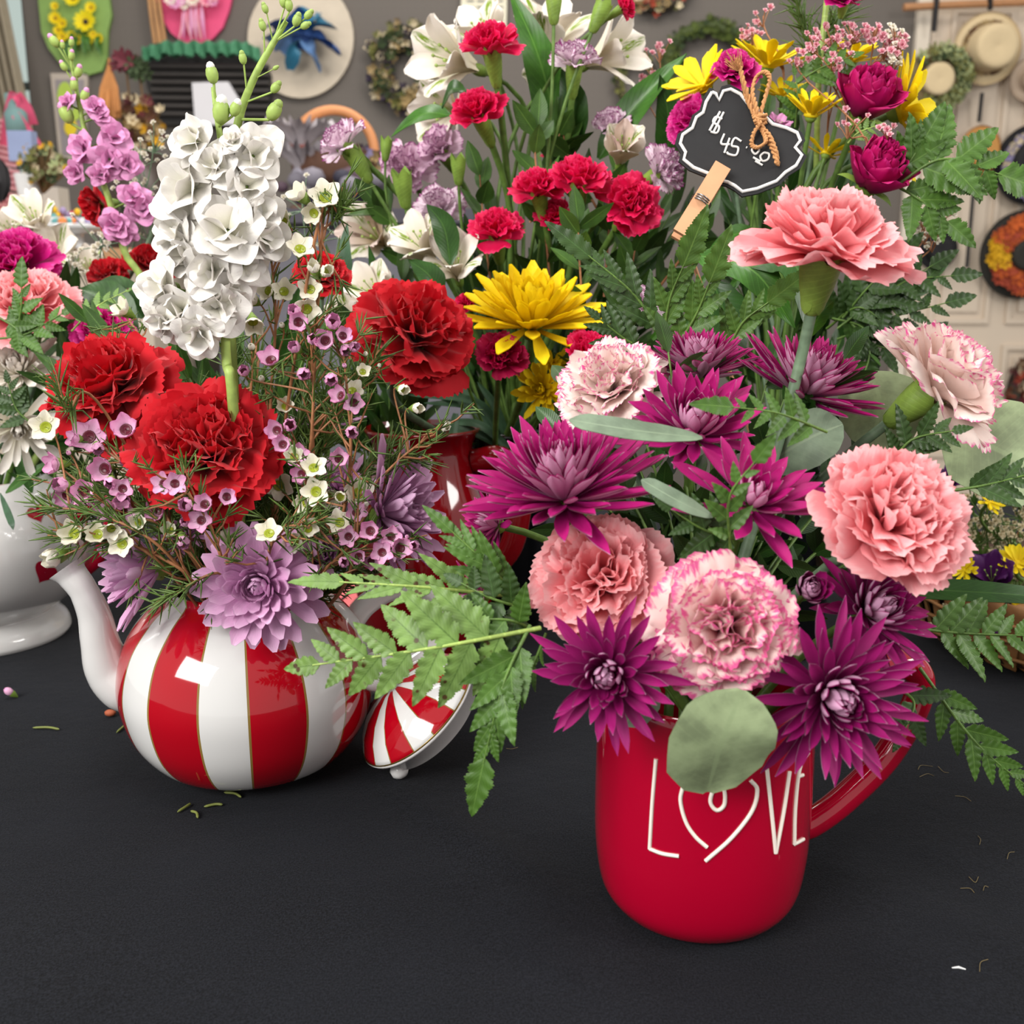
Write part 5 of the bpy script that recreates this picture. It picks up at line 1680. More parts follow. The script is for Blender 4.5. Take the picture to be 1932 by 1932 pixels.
# ---------------- baby's breath
def tiny_mesh():
    B = MB()
    for i in range(11):
        f = i / 10
        petal(B, i * GA, .1, .1 * f, 1.0 - .3 * f, .8, 10 + 65 * f, 0 + 70 * f, ROUND, 4, 4, cup=.15, ruf=.06)
    return B


M['gyp_w'] = petal_mat('babys_breath_white', 'd9d4b8', 'f2ece0', trans=.2)
M['gyp_p'] = petal_mat('babys_breath_pink', 'd86a88', 'eeb4c0', trans=.2, edge='f6d8d6', e0=.7, e1=1.0)
M['gyp_dry'] = petal_mat('babys_breath_dry', 'b8a878', 'd8ccac', trans=.1)
TINY = {k: tiny_mesh().mesh('babys_breath_blossom', M[k]) for k in ('gyp_w', 'gyp_p', 'gyp_dry')}


def gyp(base, centers, label, n, wpx, matk, spreadpx=30, group=None, stemk='green_grey'):
    """airy sprig: base (px, py, Y) and cloud centres"""
    b0 = at(*base)
    r = thing('babys_breath_sprig', b0, label, "baby's breath", group)
    st = MB()
    for c_ in centers:
        c0 = at(*c_)
        st.tube(bez(b0, b0 + Vector((0, 0, .03)), c0 - Vector((0, 0, .02)), c0, 8), .0006, 5)
        for _ in range(n // len(centers)):
            q = (c_[0] + rnd.gauss(0, spreadpx), c_[1] + rnd.gauss(0, spreadpx), c_[2] + rnd.uniform(-.012, .012))
            P = at(*q)
            R = sz(wpx, P) / 2 * rnd.uniform(.75, 1.2)
            ax = Vector((rnd.uniform(-.6, .6), -1, rnd.uniform(-.2, .9))).normalized()
            part('blossom', TINY[matk], None, r, frame(ax, 0, P, R))
            st.tube([P, (P + c0) / 2 + Vector((0, 0, -.003)), c0 - Vector((0, 0, .008))], .0004, 4, cap=False)
    part('stem', st, M[stemk], r)


gyp((1560, 260, .83), [(1610, 60, .82), (1575, 75, .82)], "pink baby's breath sprig at the top, above the upper rose", 34, 15, 'gyp_p', 17, stemk='twig')
gyp((1640, 160, .83), [(1650, 55, .82), (1668, 90, .82), (1695, 90, .82)], "pale pink baby's breath cloud at the top right before the door trim", 45, 15, 'gyp_p', 11, stemk='twig')
gyp((1600, 260, .82), [(1570, 110, .81), (1540, 80, .81)], "dusky pink baby's breath sprig beside the feathery twig", 24, 14, 'gyp_p', 14, stemk='twig')
gyp((1640, 160, .83), [(1690, 60, .82), (1685, 115, .82)], "whitish baby's breath tip right of the upper rose", 24, 14, 'gyp_w', 11, stemk='twig')
gyp((1480, 160, .88), [(1400, 60, .90), (1440, 30, .90), (1420, 65, .90)], "pink baby's breath sprig at the top above the magenta carnation", 20, 13, 'gyp_p', 14, stemk='twig')
gyp((1260, 300, .98), [(1245, 100, .98), (1230, 125, .98), (1215, 160, .98)], "pink baby's breath sprig between the alstroemeria and the daisies", 20, 13, 'gyp_p', 12, stemk='twig')
gyp((1640, 300, .77), [(1675, 240, .76), (1600, 238, .765), (1500, 110, .82)], "pink baby's breath dots tucked around the two roses", 18, 14, 'gyp_p', 10, stemk='twig')
gyp((1660, 560, .82), [(1745, 415, .82), (1760, 455, .82), (1775, 400, .83), (1745, 440, .82)], "faded pink baby's breath right of the tall pink carnation", 28, 15, 'gyp_w', 12, stemk='twig')

# ================================================================ LEFT BOUQUET IN THE WHITE TEAPOT
AH = lambda: jit(A_HEART, .02)
carnation(25, 492, .90, 170, (-.1, -.7, .7), 'fuchsia', AH(), 'deep magenta carnation at the left edge above the pink one', roll=.3, N=34)
carnation(75, 515, .94, 90, (.3, -.7, .5), 'fuchsia', AH(), 'smaller deep magenta carnation right behind the left edge one', roll=.3, N=24)
carnation(45, 572, .84, 210, (.1, -.5, .85), 'pink', AH(), 'pale pink carnation at the left edge behind a fern', roll=.9, N=42)
carnation(195, 620, .84, 120, (.3, -.6, .7), 'fuchsia', AH(), 'hot magenta carnation just above the upper left red carnation', roll=.9, N=44)
carnation(178, 385, .95, 95, (-.75, -.5, -.1), 'red', AH(), 'red carnation seen edge on beside the pink stock spike', roll=.1, N=22)
carnation(200, 515, .95, 85, (.0, -.6, .7), 'red', AH(), 'small dark red carnation below the pink stock spike', roll=.1, N=22)
carnation(278, 495, .95, 100, (.3, -.6, .7), 'red', AH(), 'small dark red carnation left of the white stock spike', roll=.6, N=22)
mum(30, 695, .83, 170, (.1, -.75, .6), 'whitemum', AH(), 'white chrysanthemum at the left edge', kind='yellow', N=90)
mum(35, 808, .80, 190, (.25, -.6, -.1), 'whitemum', AH(), 'white daisy at the left edge, below the white chrysanthemum', kind='side', N=40, lo=0, W=.2)
stock_spike('stock_flower', 'pink stock spike standing behind the white teapot flowers',
            [(250, 600, .93), (225, 430, .93), (175, 300, .93), (150, 200, .93), (130, 90, .93)],
            [(178, 200, 48, .4, .5), (190, 215, 44, .5, .2), (125, 192, 40, -.5, .6), (150, 280, 66, -.4, .2), (215, 255, 66, .5, .3), (140, 325, 50, -.5, -.2), (205, 300, 72, .2, 0), (240, 310, 66, .6, .0), (190, 330, 50, -.1, -.3),
             (270, 395, 66, .5, .0), (215, 425, 66, 0, -.1), (250, 370, 56, .3, .3), (235, 440, 50, .3, -.5)],
            [(102, 78, 24, -.5, .8), (135, 80, 16, .2, 1), (120, 125, 18, -.4, .9), (148, 135, 22, .4, .9), (140, 160, 22, 0, 1), (118, 85, 14, 0, 1), (160, 180, 24, .5, .9), (125, 215, 36, -.4, 1), (135, 105, 18, .3, 1)], 'stockpink', .93, A_HEART, thick=.0035)

for px, py, w_, ro, lab in ((60, 410, 120, .3, 'blurred white alstroemeria at the left edge, the upper one'), (100, 475, 130, 1.2, 'blurred white alstroemeria right of the deep magenta carnation'), (165, 500, 90, .6, 'blurred white alstroemeria farther right, before the white mug'), (20, 430, 90, .9, 'blurred white alstroemeria cut by the left edge')):
    alstro(px, py, 1.02, w_, (-.1 + ro * .2, -.7, .6), AH(), lab, roll=ro)
gyp((180, 640, .98), [(240, 490, .99), (190, 450, .99), (170, 545, .97), (280, 440, .98)], "white baby's breath spray left of the white stock spike", 60, 13, 'gyp_w', 28)
gyp((220, 640, .98), [(290, 270, .99), (265, 300, .99)], "tall white baby's breath tip beside the pink stock spike", 18, 13, 'gyp_w', 20)
gyp((250, 640, .98), [(230, 380, .98), (275, 350, .98), (300, 420, .98)], "white baby's breath spray behind the pink stock spike", 30, 12, 'gyp_w', 24)
gyp((110, 640, .98), [(130, 520, .98), (90, 540, .98)], "white baby's breath spray beside the pale pink carnation at left", 30, 12, 'gyp_w', 26)
gyp((600, 700, .95), [(640, 430, .96), (690, 400, .96), (570, 380, .97)], "white baby's breath spray between the two bouquets", 34, 11, 'gyp_w', 28)
leafobj('lily_leaf', [(250, 660, .86), (200, 570, .87), (150, 545, .87)], 90, (0, -.8, .7), 'broad_dark', 'broad dark green leaf behind the hot magenta carnation')
leafobj('lily_leaf', [(270, 600, .88), (220, 545, .88), (160, 560, .88)], 60, (0, -.8, .7), 'broad_dark', 'second broad dark leaf behind the small fern tip')
leafobj('lily_leaf', [(10, 930, .82), (50, 900, .81), (110, 860, .81)], 22, (0, -1, .6), 'broad', 'narrow green leaf over the rim of the white teapot')
leafobj('lily_leaf', [(0, 930, .82), (20, 980, .79), (25, 1000, .785)], 14, (0, -1, .4), 'strap', 'thin dark leaf hanging over the white teapot')
leafobj('lily_leaf', [(60, 930, .84), (40, 870, .84), (10, 840, .84)], 30, (0, -1, .4), 'broad_dark', 'dark leaf in the mouth of the white teapot')
fern(135, 625, .80, 180, 580, .80, 240, 548, .80, 'small light fern tip left of the lowest stock blossoms', n=5, Lmax=34, nrm=(0, -.8, .6), ratio=.5, mat='fern_back', ang=60)
fern(30, 640, .79, 40, 580, .785, 40, 540, .785, 'fern tip in front of the pale pink carnation at left', n=3, Lmax=52, nrm=(0, -1, .3), ratio=.5, mat='fern', ang=45, tipL=1.1)
fern(-10, 640, .79, 50, 630, .785, 120, 590, .785, 'fern frond at the left edge under the pale pink carnation', n=5, Lmax=60, nrm=(0, -1, .3), ratio=.48, mat='fern', ang=55)
fern(0, 600, .79, 30, 620, .785, 55, 650, .785, 'fern tip pointing down at the left edge', n=3, Lmax=50, nrm=(0, -1, .3), ratio=.48, mat='fern', ang=45)
fern(60, 800, .76, 30, 770, .76, 15, 720, .76, 'green fern tip between the two white flowers at left', n=4, Lmax=52, nrm=(0, -1, .3), ratio=.5, mat='fern_dark', ang=60)
for i in range(14):
    px, py = rnd.uniform(0, 260), rnd.uniform(560, 800)
    Y = rnd.uniform(.88, .95)
    sprig([(px * .4 + 40, 950, Y), (px * .8 + 20, (py + 850) / 2, Y), (px, py, Y)], 9, 75, 24, rnd.choice(['broad_dark', 'ruscus', 'fern_dark']), 'dark leafy filler sprig deep inside the left bouquet', group='leafy filler sprigs inside the left bouquet', ang=32)

# ================================================================ PRICE SIGN
SC = at(1403, 268, .70)
sgn = thing('price_sign', at(1290, 440, .70), 'black chalkboard price sign reading $45.00 with a twine bow, held in the right bouquet', 'sign')
M['chalkboard'] = plain('chalkboard_black', '1a191b', .75, .25, 200)
M['chalk'] = plain('chalk_white', 'dcdad6', .9, .1, 400)
M['wood_raw'] = plain('clothespin_wood', 'd09a72', .65, .15, 80)
M['twine'] = plain('twine_jute', 'c08a58', .9, .25, 400, .0004)
SM = frame((-.06, -1, .22), 0, SC)
SMi = SM.inverted()


def on_sign(px, py, lift=0.0):
    r_ = ray(px, py)
    n_ = SM.to_3x3() @ Vector((0, 0, 1))
    o_ = Vector((0, 0, H))
    k = (SC - o_).dot(n_) / r_.dot(n_)
    return o_ + r_ * k + n_ * lift


outline = [(1338, 166), (1346, 169), (1352, 184), (1361, 164), (1376, 160), (1396, 170), (1410, 188), (1440, 210), (1462, 232), (1490, 240), (1512, 250), (1519, 266), (1508, 280), (1522, 296), (1510, 318), (1488, 332), (1470, 350), (1430, 366), (1400, 372),
           (1385, 360), (1370, 352), (1350, 348), (1330, 334), (1300, 322), (1280, 305), (1284, 290), (1273, 272), (1278, 254), (1298, 240), (1306, 218), (1320, 208), (1326, 186)]
B = MB()
f_ = [tuple(on_sign(x, y, .001)) for x, y in outline]
b_ = [tuple(on_sign(x, y, -.0012)) for x, y in outline]
n = len(outline)
B.poly(f_ + b_, [list(range(n))[::-1], list(range(n, 2 * n))] + [[i, (i + 1) % n, (i + 1) % n + n, i + n] for i in range(n)])
part('board', B, M['chalkboard'], sgn, smooth=False)
cx, cy = 1400, 268
inn = [(cx + (x - cx) * .92, cy + (y - cy) * .91) for x, y in outline]
B = MB()
B.tube([on_sign(x, y, .0011) for x, y in inn + inn[:1]], .0011, 6)
part('border_line', B, M['chalk'], sgn)
B = MB()
T_ = [[(1362, 226), (1350, 222), (1345, 232), (1356, 240), (1352, 252), (1340, 250)], [(1365, 213), (1345, 252)], [(1358, 212), (1338, 248)],
      [(1366, 254), (1360, 272), (1376, 274)], [(1376, 262), (1366, 290)],
      [(1398, 268), (1386, 262), (1380, 276), (1392, 280), (1388, 294), (1374, 292), (1371, 288)],
      [(1407, 279), (1409, 280)],
      [(1424, 276), (1418, 284), (1424, 292), (1431, 286), (1430, 279), (1424, 276)], [(1441, 289), (1434, 296), (1438, 305), (1448, 302), (1450, 292), (1441, 289)], [(1420, 298), (1434, 306)], [(1424, 305), (1438, 313)]]
for ln in T_:
    pp = [on_sign(x, y, .0013) for x, y in ln]
    B.tube(cat_rom(pp, 5) if len(pp) > 2 else pp, .0007, 6)
part('lettering', B, M['chalk'], sgn)
B = MB()
tw = [[(1432, 240), (1424, 210), (1418, 180), (1425, 150), (1440, 142), (1449, 155), (1444, 180), (1434, 215), (1431, 240)],
      [(1431, 238), (1420, 255), (1417, 275), (1428, 282), (1441, 275), (1440, 258), (1432, 238)],
      [(1430, 238), (1412, 200), (1404, 175), (1395, 140), (1388, 118)], [(1433, 238), (1445, 262), (1455, 285), (1463, 315)], [(1428, 232), (1414, 196), (1400, 160), (1394, 130)], [(1434, 240), (1449, 262), (1460, 290), (1466, 314)],
      [(1420, 222), (1432, 226), (1443, 222)], [(1420, 228), (1432, 233), (1443, 228)], [(1421, 235), (1432, 240), (1443, 234)]]
for k, ln in enumerate(tw):
    pts = cat_rom([on_sign(x, y, .004 + .002 * math.sin(i * 1.7 + k)) for i, (x, y) in enumerate(ln)], 7)
    a_ = np.arange(len(pts))
    for q in range(2):
        off = .0007 * np.stack([np.cos(a_ * 1.4 + q * PI), np.sin(a_ * 1.4 + q * PI), np.cos(a_ * 1.4 + q * PI + 1)], -1)
        B.tube(pts + off, .0009, 5)
for _ in range(46):
    p = on_sign(1392 + rnd.uniform(-5, 5), 140, .005)
    q = on_sign(1384 + rnd.uniform(-20, 14), 114 + rnd.uniform(-8, 18), .005 + rnd.uniform(-.006, .01))
    B.tube([p, (p + q) / 2 + Vector((rnd.uniform(-.001, .001), 0, 0)), q], .00018, 4, cap=False)
part('twine_bow', B, M['twine'], sgn)
cp = thing('clothespin', at(1280, 450, .70), 'pale wooden clothespin gripping the lower edge of the black price sign', 'clothespin')
a0_, a1_ = on_sign(1345, 345, .0), on_sign(1282, 448, .0)
d_ = (a1_ - a0_).normalized()
nn_ = (SM.to_3x3() @ Vector((0, 0, 1))).normalized()
ss_ = d_.cross(nn_).normalized()
L_ = (a1_ - a0_).length
for sg in (1, -1):
    B = MB()
    th_ = .0045
    R_ = Matrix((d_, ss_, nn_)).transposed().to_4x4()
    Mx = Matrix.Translation(a0_ + nn_ * sg * (.0032 + .002)) @ R_
    hw = .0052
    pts = [(0 - .01, .0015), (.3 * L_, .0022), (L_ * .55, .0024), (L_, .0042)]
    V = []
    for x, zc in pts:
        for y in (-hw, hw):
            V.append((x, y, sg * (zc - .004)))
            V.append((x, y, sg * (zc + .001)))
    F = []
    for i in range(3):
        o_ = i * 4
        F += [[o_, o_ + 1, o_ + 5, o_ + 4], [o_ + 2, o_ + 6, o_ + 7, o_ + 3], [o_, o_ + 4, o_ + 6, o_ + 2], [o_ + 1, o_ + 3, o_ + 7, o_ + 5]]
    F += [[0, 2, 3, 1], [12, 13, 15, 14]]
    B.poly(xf(Mx, V), F)
    part('jaw', B, M['wood_raw'], cp, smooth=False)
B = MB()
c_ = a0_ + d_ * L_ * .36
for k in range(3):
    B.tube([c_ + d_ * (.0014 * k - .001) + ss_ * .0062 * math.cos(a) + nn_ * .0112 * math.sin(a) for a in np.linspace(0, 2 * PI, 20)], .0005, 6)
part('spring', B, plain('spring_steel', '8a8c8e', .3, .05, Metallic=1.0), cp)
B = MB(); B.tube([a0_ + d_ * L_ * .9, at(1330, 560, .76), A_RIGHT + Vector((0, 0, .02))], .0015, 6)
part('pick', B, M['wood_raw'], cp)

# ================================================================ BASKET FLOWERS
for i in range(46):
    a, rr_ = rnd.uniform(0, 6.28), rnd.uniform(.02, .11)
    P0 = BK + Vector((rr_ * math.cos(a) * .9, rr_ * math.sin(a) * .9, .04))
for k, (px, py, w_, ax, mt, lab) in enumerate(((1870, 1085, 110, (-.4, -.6, .8), 'purple', 'purple alstroemeria petals in the basket above the long leaf'), (1870, 1155, 100, (-.1, -.9, .2), 'purple', 'purple alstroemeria in the basket below the long leaf'),
                                               (1925, 930, 90, (-.3, -.6, .6), 'purple', 'mauve alstroemeria in the basket at the right edge'), (1800, 900, 70, (-.3, -.6, .6), 'purple', 'purple alstroemeria at the back of the basket by the round leaf'))):
    alstro(px, py, .80 if py > 1000 else .86, w_, ax, BK + Vector((0, 0, .02)), lab, mat=mt, roll=k)
for px, py, w_, ax, lab in ((1920, 1060, 80, (-.2, -.6, .7), 'yellow daisy in the basket at the right edge, just above the leaf'), (1925, 1150, 90, (-.1, -.9, .3), 'yellow daisy in the basket at the right edge, below the leaf'), (1868, 945, 60, (.1, -.7, .6), 'yellow daisy in the basket under the round grey leaf'), (1818, 1075, 50, (-.5, -.7, .5), 'yellow daisy in the basket touching the big pink carnation')):
    mum(px, py, .80, w_, ax, 'daisy', BK + Vector((0, 0, .02)), lab, kind='daisy', nm='daisy', cat='daisy')
gyp((1880, 1190, .84), [(1885, 1000, .84), (1860, 970, .84), (1910, 1030, .84), (1850, 1010, .84)], "dry greenish baby's breath heap in the basket", 90, 13, 'gyp_dry', 26, stemk='needle')
gyp((1860, 1200, .82), [(1900, 1100, .82), (1880, 1165, .81), (1915, 1120, .82), (1800, 1170, .82)], "dry baby's breath lower in the basket by the purple petals", 60, 13, 'gyp_dry', 20, stemk='needle')
gyp((1920, 1190, .86), [(1925, 960, .87), (1905, 990, .87), (1890, 940, .87)], "dry baby's breath at the back of the basket", 50, 12, 'gyp_dry', 22, stemk='needle')
for i in range(16):
    px, py = rnd.uniform(1800, 1960), rnd.uniform(920, 1180)
    Y = rnd.uniform(.84, .92)
    sprig([(1890, 1230, .86), ((px + 1880) / 2, (py + 1220) / 2, Y), (px, py, Y)], 8, 50, 14, rnd.choice(['needle', 'ruscus', 'fern_dark']), 'dry olive filler sprig in the wicker basket', group='dry filler sprigs in the basket', ang=35)

# ================================================================ BITS ON THE CLOTH
M['clip'] = plain('clipping_green', '6c7434', .6)
M['hair'] = plain('fibre_tan', '6a5c3a', .7)
M['white_bit'] = plain('lint_white', 'd8d8d8', .8)
for i, (x0, y0, x1, y1, lab) in enumerate(((62, 1373, 112, 1376, 'green clipping on the cloth below the white teapot'), (220, 1382, 240, 1362, 'green clipping on the cloth beside the striped teapot foot'), (335, 1532, 360, 1516, 'green clipping on the cloth, leftmost below the striped teapot'),
                                           (385, 1522, 420, 1518, 'level green clipping on the cloth below the striped teapot'), (423, 1495, 455, 1504, 'green clipping on the cloth nearest the striped teapot foot'), (360, 1530, 373, 1543, 'short green clipping on the cloth, lowest below the striped teapot'))):
    a, b_ = onz(x0, y0, .0012), onz(x1, y1, .0012)
    m_ = (a + b_) / 2 + Vector((.001, .0012, .0003))
    z0 = max(float(cloth_h(m_.x, m_.y)), 0)
    B = MB(); B.tube(cat_rom([a + Vector((0, 0, z0)), m_ + Vector((0, 0, z0)), b_ + Vector((0, 0, z0))], 5), [.0003] + [.0008] * 9 + [.0003], 6)
    solo('leaf_clipping', B, M['clip'], lab, 'clipping', loc=a)
for i, (x0, y0, xm, ym, x1, y1, lab) in enumerate(((1732, 1452, 1738, 1444, 1760, 1446, 'thin fibre on the cloth right of the mug handle'), (1735, 1466, 1750, 1460, 1762, 1464, 'second thin fibre right of the mug handle, just under the first'), (1770, 1446, 1780, 1456, 1790, 1458, 'thin slanting fibre right of the mug handle'),
                                                   (1802, 1502, 1820, 1504, 1832, 1512, 'thin fibre on the cloth under the hanging fern'), (1848, 1595, 1850, 1585, 1845, 1578, 'curved fibre on the cloth at the right'), (1828, 1655, 1840, 1665, 1846, 1655, 'curved fibre lower right on the cloth'),
                                                   (1812, 1676, 1830, 1676, 1838, 1684, 'long curved fibre lower right on the cloth'), (1855, 1680, 1858, 1672, 1865, 1674, 'tiny curved fibre lower right on the cloth'), (1900, 1622, 1904, 1610, 1914, 1608, 'curved fibre near the right edge of the cloth'),
                                                   (1848, 1835, 1850, 1818, 1864, 1812, 'curved greenish fibre at the bottom right of the cloth'), (955, 1412, 965, 1413, 977, 1410, 'thin fibre on the cloth between the teapot lid and the mug'))):
    a, m_, b_ = onz(x0, y0, .0006), onz(xm, ym, .0006), onz(x1, y1, .0006)
    B = MB(); B.tube([p + Vector((0, 0, max(float(cloth_h(p[0], p[1])), 0))) for p in map(Vector, cat_rom([a, m_, b_], 6))], .00018, 5)
    solo('fibre', B, M['hair'], lab, 'fibre', loc=a)
a, b_ = onz(1796, 1826, .0008), onz(1822, 1829, .0008)
B = MB(); B.tube([a, (a + b_) / 2 + Vector((0, .0004, .0004)), b_], [.0003, .0006, .0003], 6)
solo('lint', B, M['white_bit'], 'short white fleck of lint at the bottom right of the cloth', 'lint', loc=a)
P = onz(22, 1308, .004)
r = thing('fallen_bud', (P.x, P.y, 0), 'tiny pink and green fallen waxflower bud on the cloth at the left', 'flower bud')
part('bud', PBUD, None, r, frame((-.5, -.2, .5), 0, P, .0048))
P = onz(208, 1345, .003)
B = MB(); B.ball(P, .003, 8, 0, (1.4, 1, .8), (.8, .2, 0))
solo('petal_scrap', B, plain('petal_scrap_rust', 'a05030', .7), 'small rust-coloured scrap beside the striped teapot foot', 'scrap', loc=P)


# ================================================================ BACKGROUND: THE SHOP WALL
def bmat(name, c, rough=.7, var=.15, sc_=20, **k):
    if name not in M:
        M[name] = plain(name, c, rough, var, sc_, **k)
    return M[name]


def pt(px, py, Y=WY - .03):
    return at(px, py, Y)


def slab(B, pts, Y, th=.02, mi=0):
    """flat board with an outline given as pixels, standing at depth Y"""
    f_ = [tuple(at(x, y, Y)) for x, y in pts]
    b_ = [(p[0], p[1] + th, p[2]) for p in f_]
    n = len(f_)
    B.poly(f_ + b_, [list(range(n)), list(range(n, 2 * n))[::-1]] + [[(i + 1) % n, i, i + n, (i + 1) % n + n] for i in range(n)], mi)


def oval(cx, cy, rx, ry, n=40, wob=0.0, ph=0, flat=0):
    return [(cx + rx * (1 + wob * math.sin(5 * a + ph)) * math.cos(a), cy + ry * (1 + wob * math.cos(4 * a + ph)) * math.sin(a)) for a in np.linspace(0, 2 * PI, n, endpoint=False)]


def blossom(B, P, R, ax=(0, -1, .2), n=10, mi=0, prof=SPAT, W=.42, a0=20, a1=30, ctr=None):
    Fm = frame(ax, nr.uniform(0, 6), P, R)
    b = MB()
    for i in range(n):
        petal(b, i * 2 * PI / n + nr.uniform(-.1, .1), .15, 0, 1, W, a0, a1, prof, 3, 4, cup=.1)
    for v in b.v:
        B.v.append(xf(Fm, v))
    B.a.extend(b.a)
    B.f.extend([[i + B.n for i in f] for f in b.f])
    B.m.extend([mi] * len(b.f))
    B.n += b.n
    if ctr is not None:
        B.ball(P + (Fm.to_3x3() @ Vector((0, 0, 1))) * .08, R * .28, 8, ctr, (1, .5, 1))


YB = WY - .024
# green board with sunflowers
r = thing('door_hanger', pt(140, 0), 'green painted door hanger board with sunflowers, on the grey wall at the upper left', 'wall decoration')
B = MB()
slab(B, [(75, -60), (72, 0), (78, 60), (92, 92), (112, 118), (135, 134), (165, 142), (192, 134), (201, 110), (203, 60), (210, 30), (206, 0), (196, -60)], YB, .02)
part('board', B, bmat('board_green', '7c9c50'), r, smooth=False)
for (x, y, s, c_) in ((162, 42, 20, 0), (138, -3, 16, 0), (172, 15, 11, 1), (105, 35, 12, 1), (118, 45, 10, 1), (110, 58, 9, 1), (118, 70, 10, 1), (135, 68, 9, 1), (148, 76, 9, 1), (165, 78, 11, 1), (186, 74, 10, 1), (176, 66, 8, 1), (104, 12, 8, 1)):
    B = MB()
    P = at(x, y, YB - .02)
    blossom(B, P, sz(s, P), n=12, mi=0, W=.5, ctr=1)
    part('sunflower', B, [M['daisy'], bmat('seed_dark', '24140c')] if c_ == 0 else [M['yellow'], bmat('seed_gold', '8a5a10')], r)
for i in range(12):
    B = MB()
    x = rnd.uniform(110, 190)
    p0 = at(x, rnd.uniform(50, 80), YB - .012)
    p1 = at(x + rnd.uniform(-15, 15), rnd.uniform(95, 118), YB - .03)
    blade(B, cat_rom([p0, (p0 + p1) / 2 + Vector((0, -.01, 0)), p1], 4), (0, -1, 0), .02)
    part('leaf', B, M['broad'], r)
# pink oval hanger
r = thing('door_hanger', pt(365, 0), 'bright pink oval door hanger with pink and white blooms at the top of the wall', 'wall decoration')
B = MB(); slab(B, [(285, -70), (292, -10), (305, 35), (322, 62), (345, 80), (372, 85), (400, 74), (420, 52), (432, 20), (440, -15), (446, -70)], YB, .02)
part('board', B, bmat('board_pink', 'd84a78'), r, smooth=False)
for i in range(16):
    x, y = rnd.uniform(315, 405), rnd.uniform(-25, 14)
    B = MB(); P = at(x, y, YB - .04)
    blossom(B, P, sz(rnd.uniform(9, 14), P), n=8, mi=0, W=.6)
    part('flower', B, M[rnd.choice(['stockpink', 'gyp_p', 'gyp_w'])], r)
for i in range(8):
    B = MB(); x = 345 + i * 5
    blade(B, cat_rom([at(x, 8, YB - .03), at(x + rnd.uniform(-4, 4), 40, YB - .04), at(x + rnd.uniform(-8, 8), 76, YB - .03)], 4), (0, -1, 0), .012)
    part('ribbon', B, M['stockpink'] if i % 2 else M['gyp_p'], r)
# straw sheaf beside it
for i, (x0, x1) in enumerate(((278, 292), (288, 300), (296, 312), (284, 305))):
    B = MB(); B.tube(cat_rom([at(x0, -30, YB - .03), at((x0 + x1) / 2, 30, YB - .035), at(x1, 82, YB - .03)], 5), .007, 6)
    solo('raffia_strand', B, bmat('raffia', 'b08458', .8, .3), ['raffia strand hanging left of the pink hanger, leftmost', 'raffia strand hanging left of the pink hanger, second from left', 'raffia strand touching the pink hanger edge', 'raffia strand crossing the others beside the pink hanger'][i], 'raffia', loc=at(x0, -30, YB - .03))
# white oval with blue bow
r = thing('door_hanger', pt(567, 70), 'white oval door hanger with a blue ribbon bow on the grey wall', 'wall decoration')
B = MB(); slab(B, oval(567, 72, 100, 113), YB, .02)
part('board', B, bmat('board_white', 'c4b7a4'), r, smooth=False)
B = MB(); B.ball(at(572, 70, YB - .07), .045, 10, 0, (1, .6, 1))
bow = part('bow_knot', B, bmat('ribbon_blue', '2c4f8c'), r)
for i, (dx, dy, L, w_) in enumerate(((-60, -20, 60, 34), (60, -15, 60, 34), (-45, 25, 55, 26), (50, 22, 60, 28), (-25, 62, 40, 18), (30, 66, 44, 18), (-5, -50, 45, 30), (20, -40, 40, 30), (-70, 5, 40, 22), (68, 35, 40, 20))):
    B = MB()
    e = at(572 + dx, 70 + dy, YB - .06)
    p0 = at(572, 68, YB - .05)
    blade(B, cat_rom([p0, (p0 + e) / 2 + Vector((0, -.05, .01)), e], 7), (.2, -.6, 1 if i % 2 else -1), sz(w_ * 1.5, p0), ([0, .3, .8, 1], [.3, 1, 1, .5]), 7, .25, .08)
    part('bow_loop', B, bmat(['ribbon_blue', 'ribbon_teal', 'ribbon_pale_blue'][i % 3], ['2c4f8c', '2f7290', '6a8fc0'][i % 3], .5, .3), bow)


def wreath(px, py, rx, ry, thick, cols, label, n=120, Y=WY - .032, a0=0, a1=2 * PI, nm='wreath', sizepx=10, base='30281a'):
    P = at(px, py, Y)
    root = thing(nm, P, label, 'wreath')
    X, Z, T = sz(rx, P), sz(ry, P), sz(thick, P)
    pts = [P + Vector((X * math.cos(a), 0, Z * math.sin(a))) for a in np.linspace(a0, a1, 48, endpoint=abs(a1 - a0) < 6)]
    B = MB(); B.tube(pts, T * .62, 10, closed=abs(a1 - a0) > 6)
    part('ring', B, bmat('wreath_base_' + base, base), root)
    mats_ = [M[c] for c in cols]
    B = MB()
    for i in range(n):
        a = rnd.uniform(a0, a1)
        q = rnd.uniform(0, 2 * PI)
        rr_ = T * rnd.uniform(.55, .95)
        Q = P + Vector(((X + rr_ * math.cos(q)) * math.cos(a), -abs(rr_ * math.sin(q)) * .8, (Z + rr_ * math.cos(q)) * math.sin(a)))
        blossom(B, Q, sz(sizepx, Q) * rnd.uniform(.6, 1.1), ax=(rnd.uniform(-.5, .5), -1, rnd.uniform(-.5, .5)), n=5, mi=rnd.randrange(len(cols)), W=.7, a0=25, a1=50)
    part('blossoms', B, mats_, root)
    return root


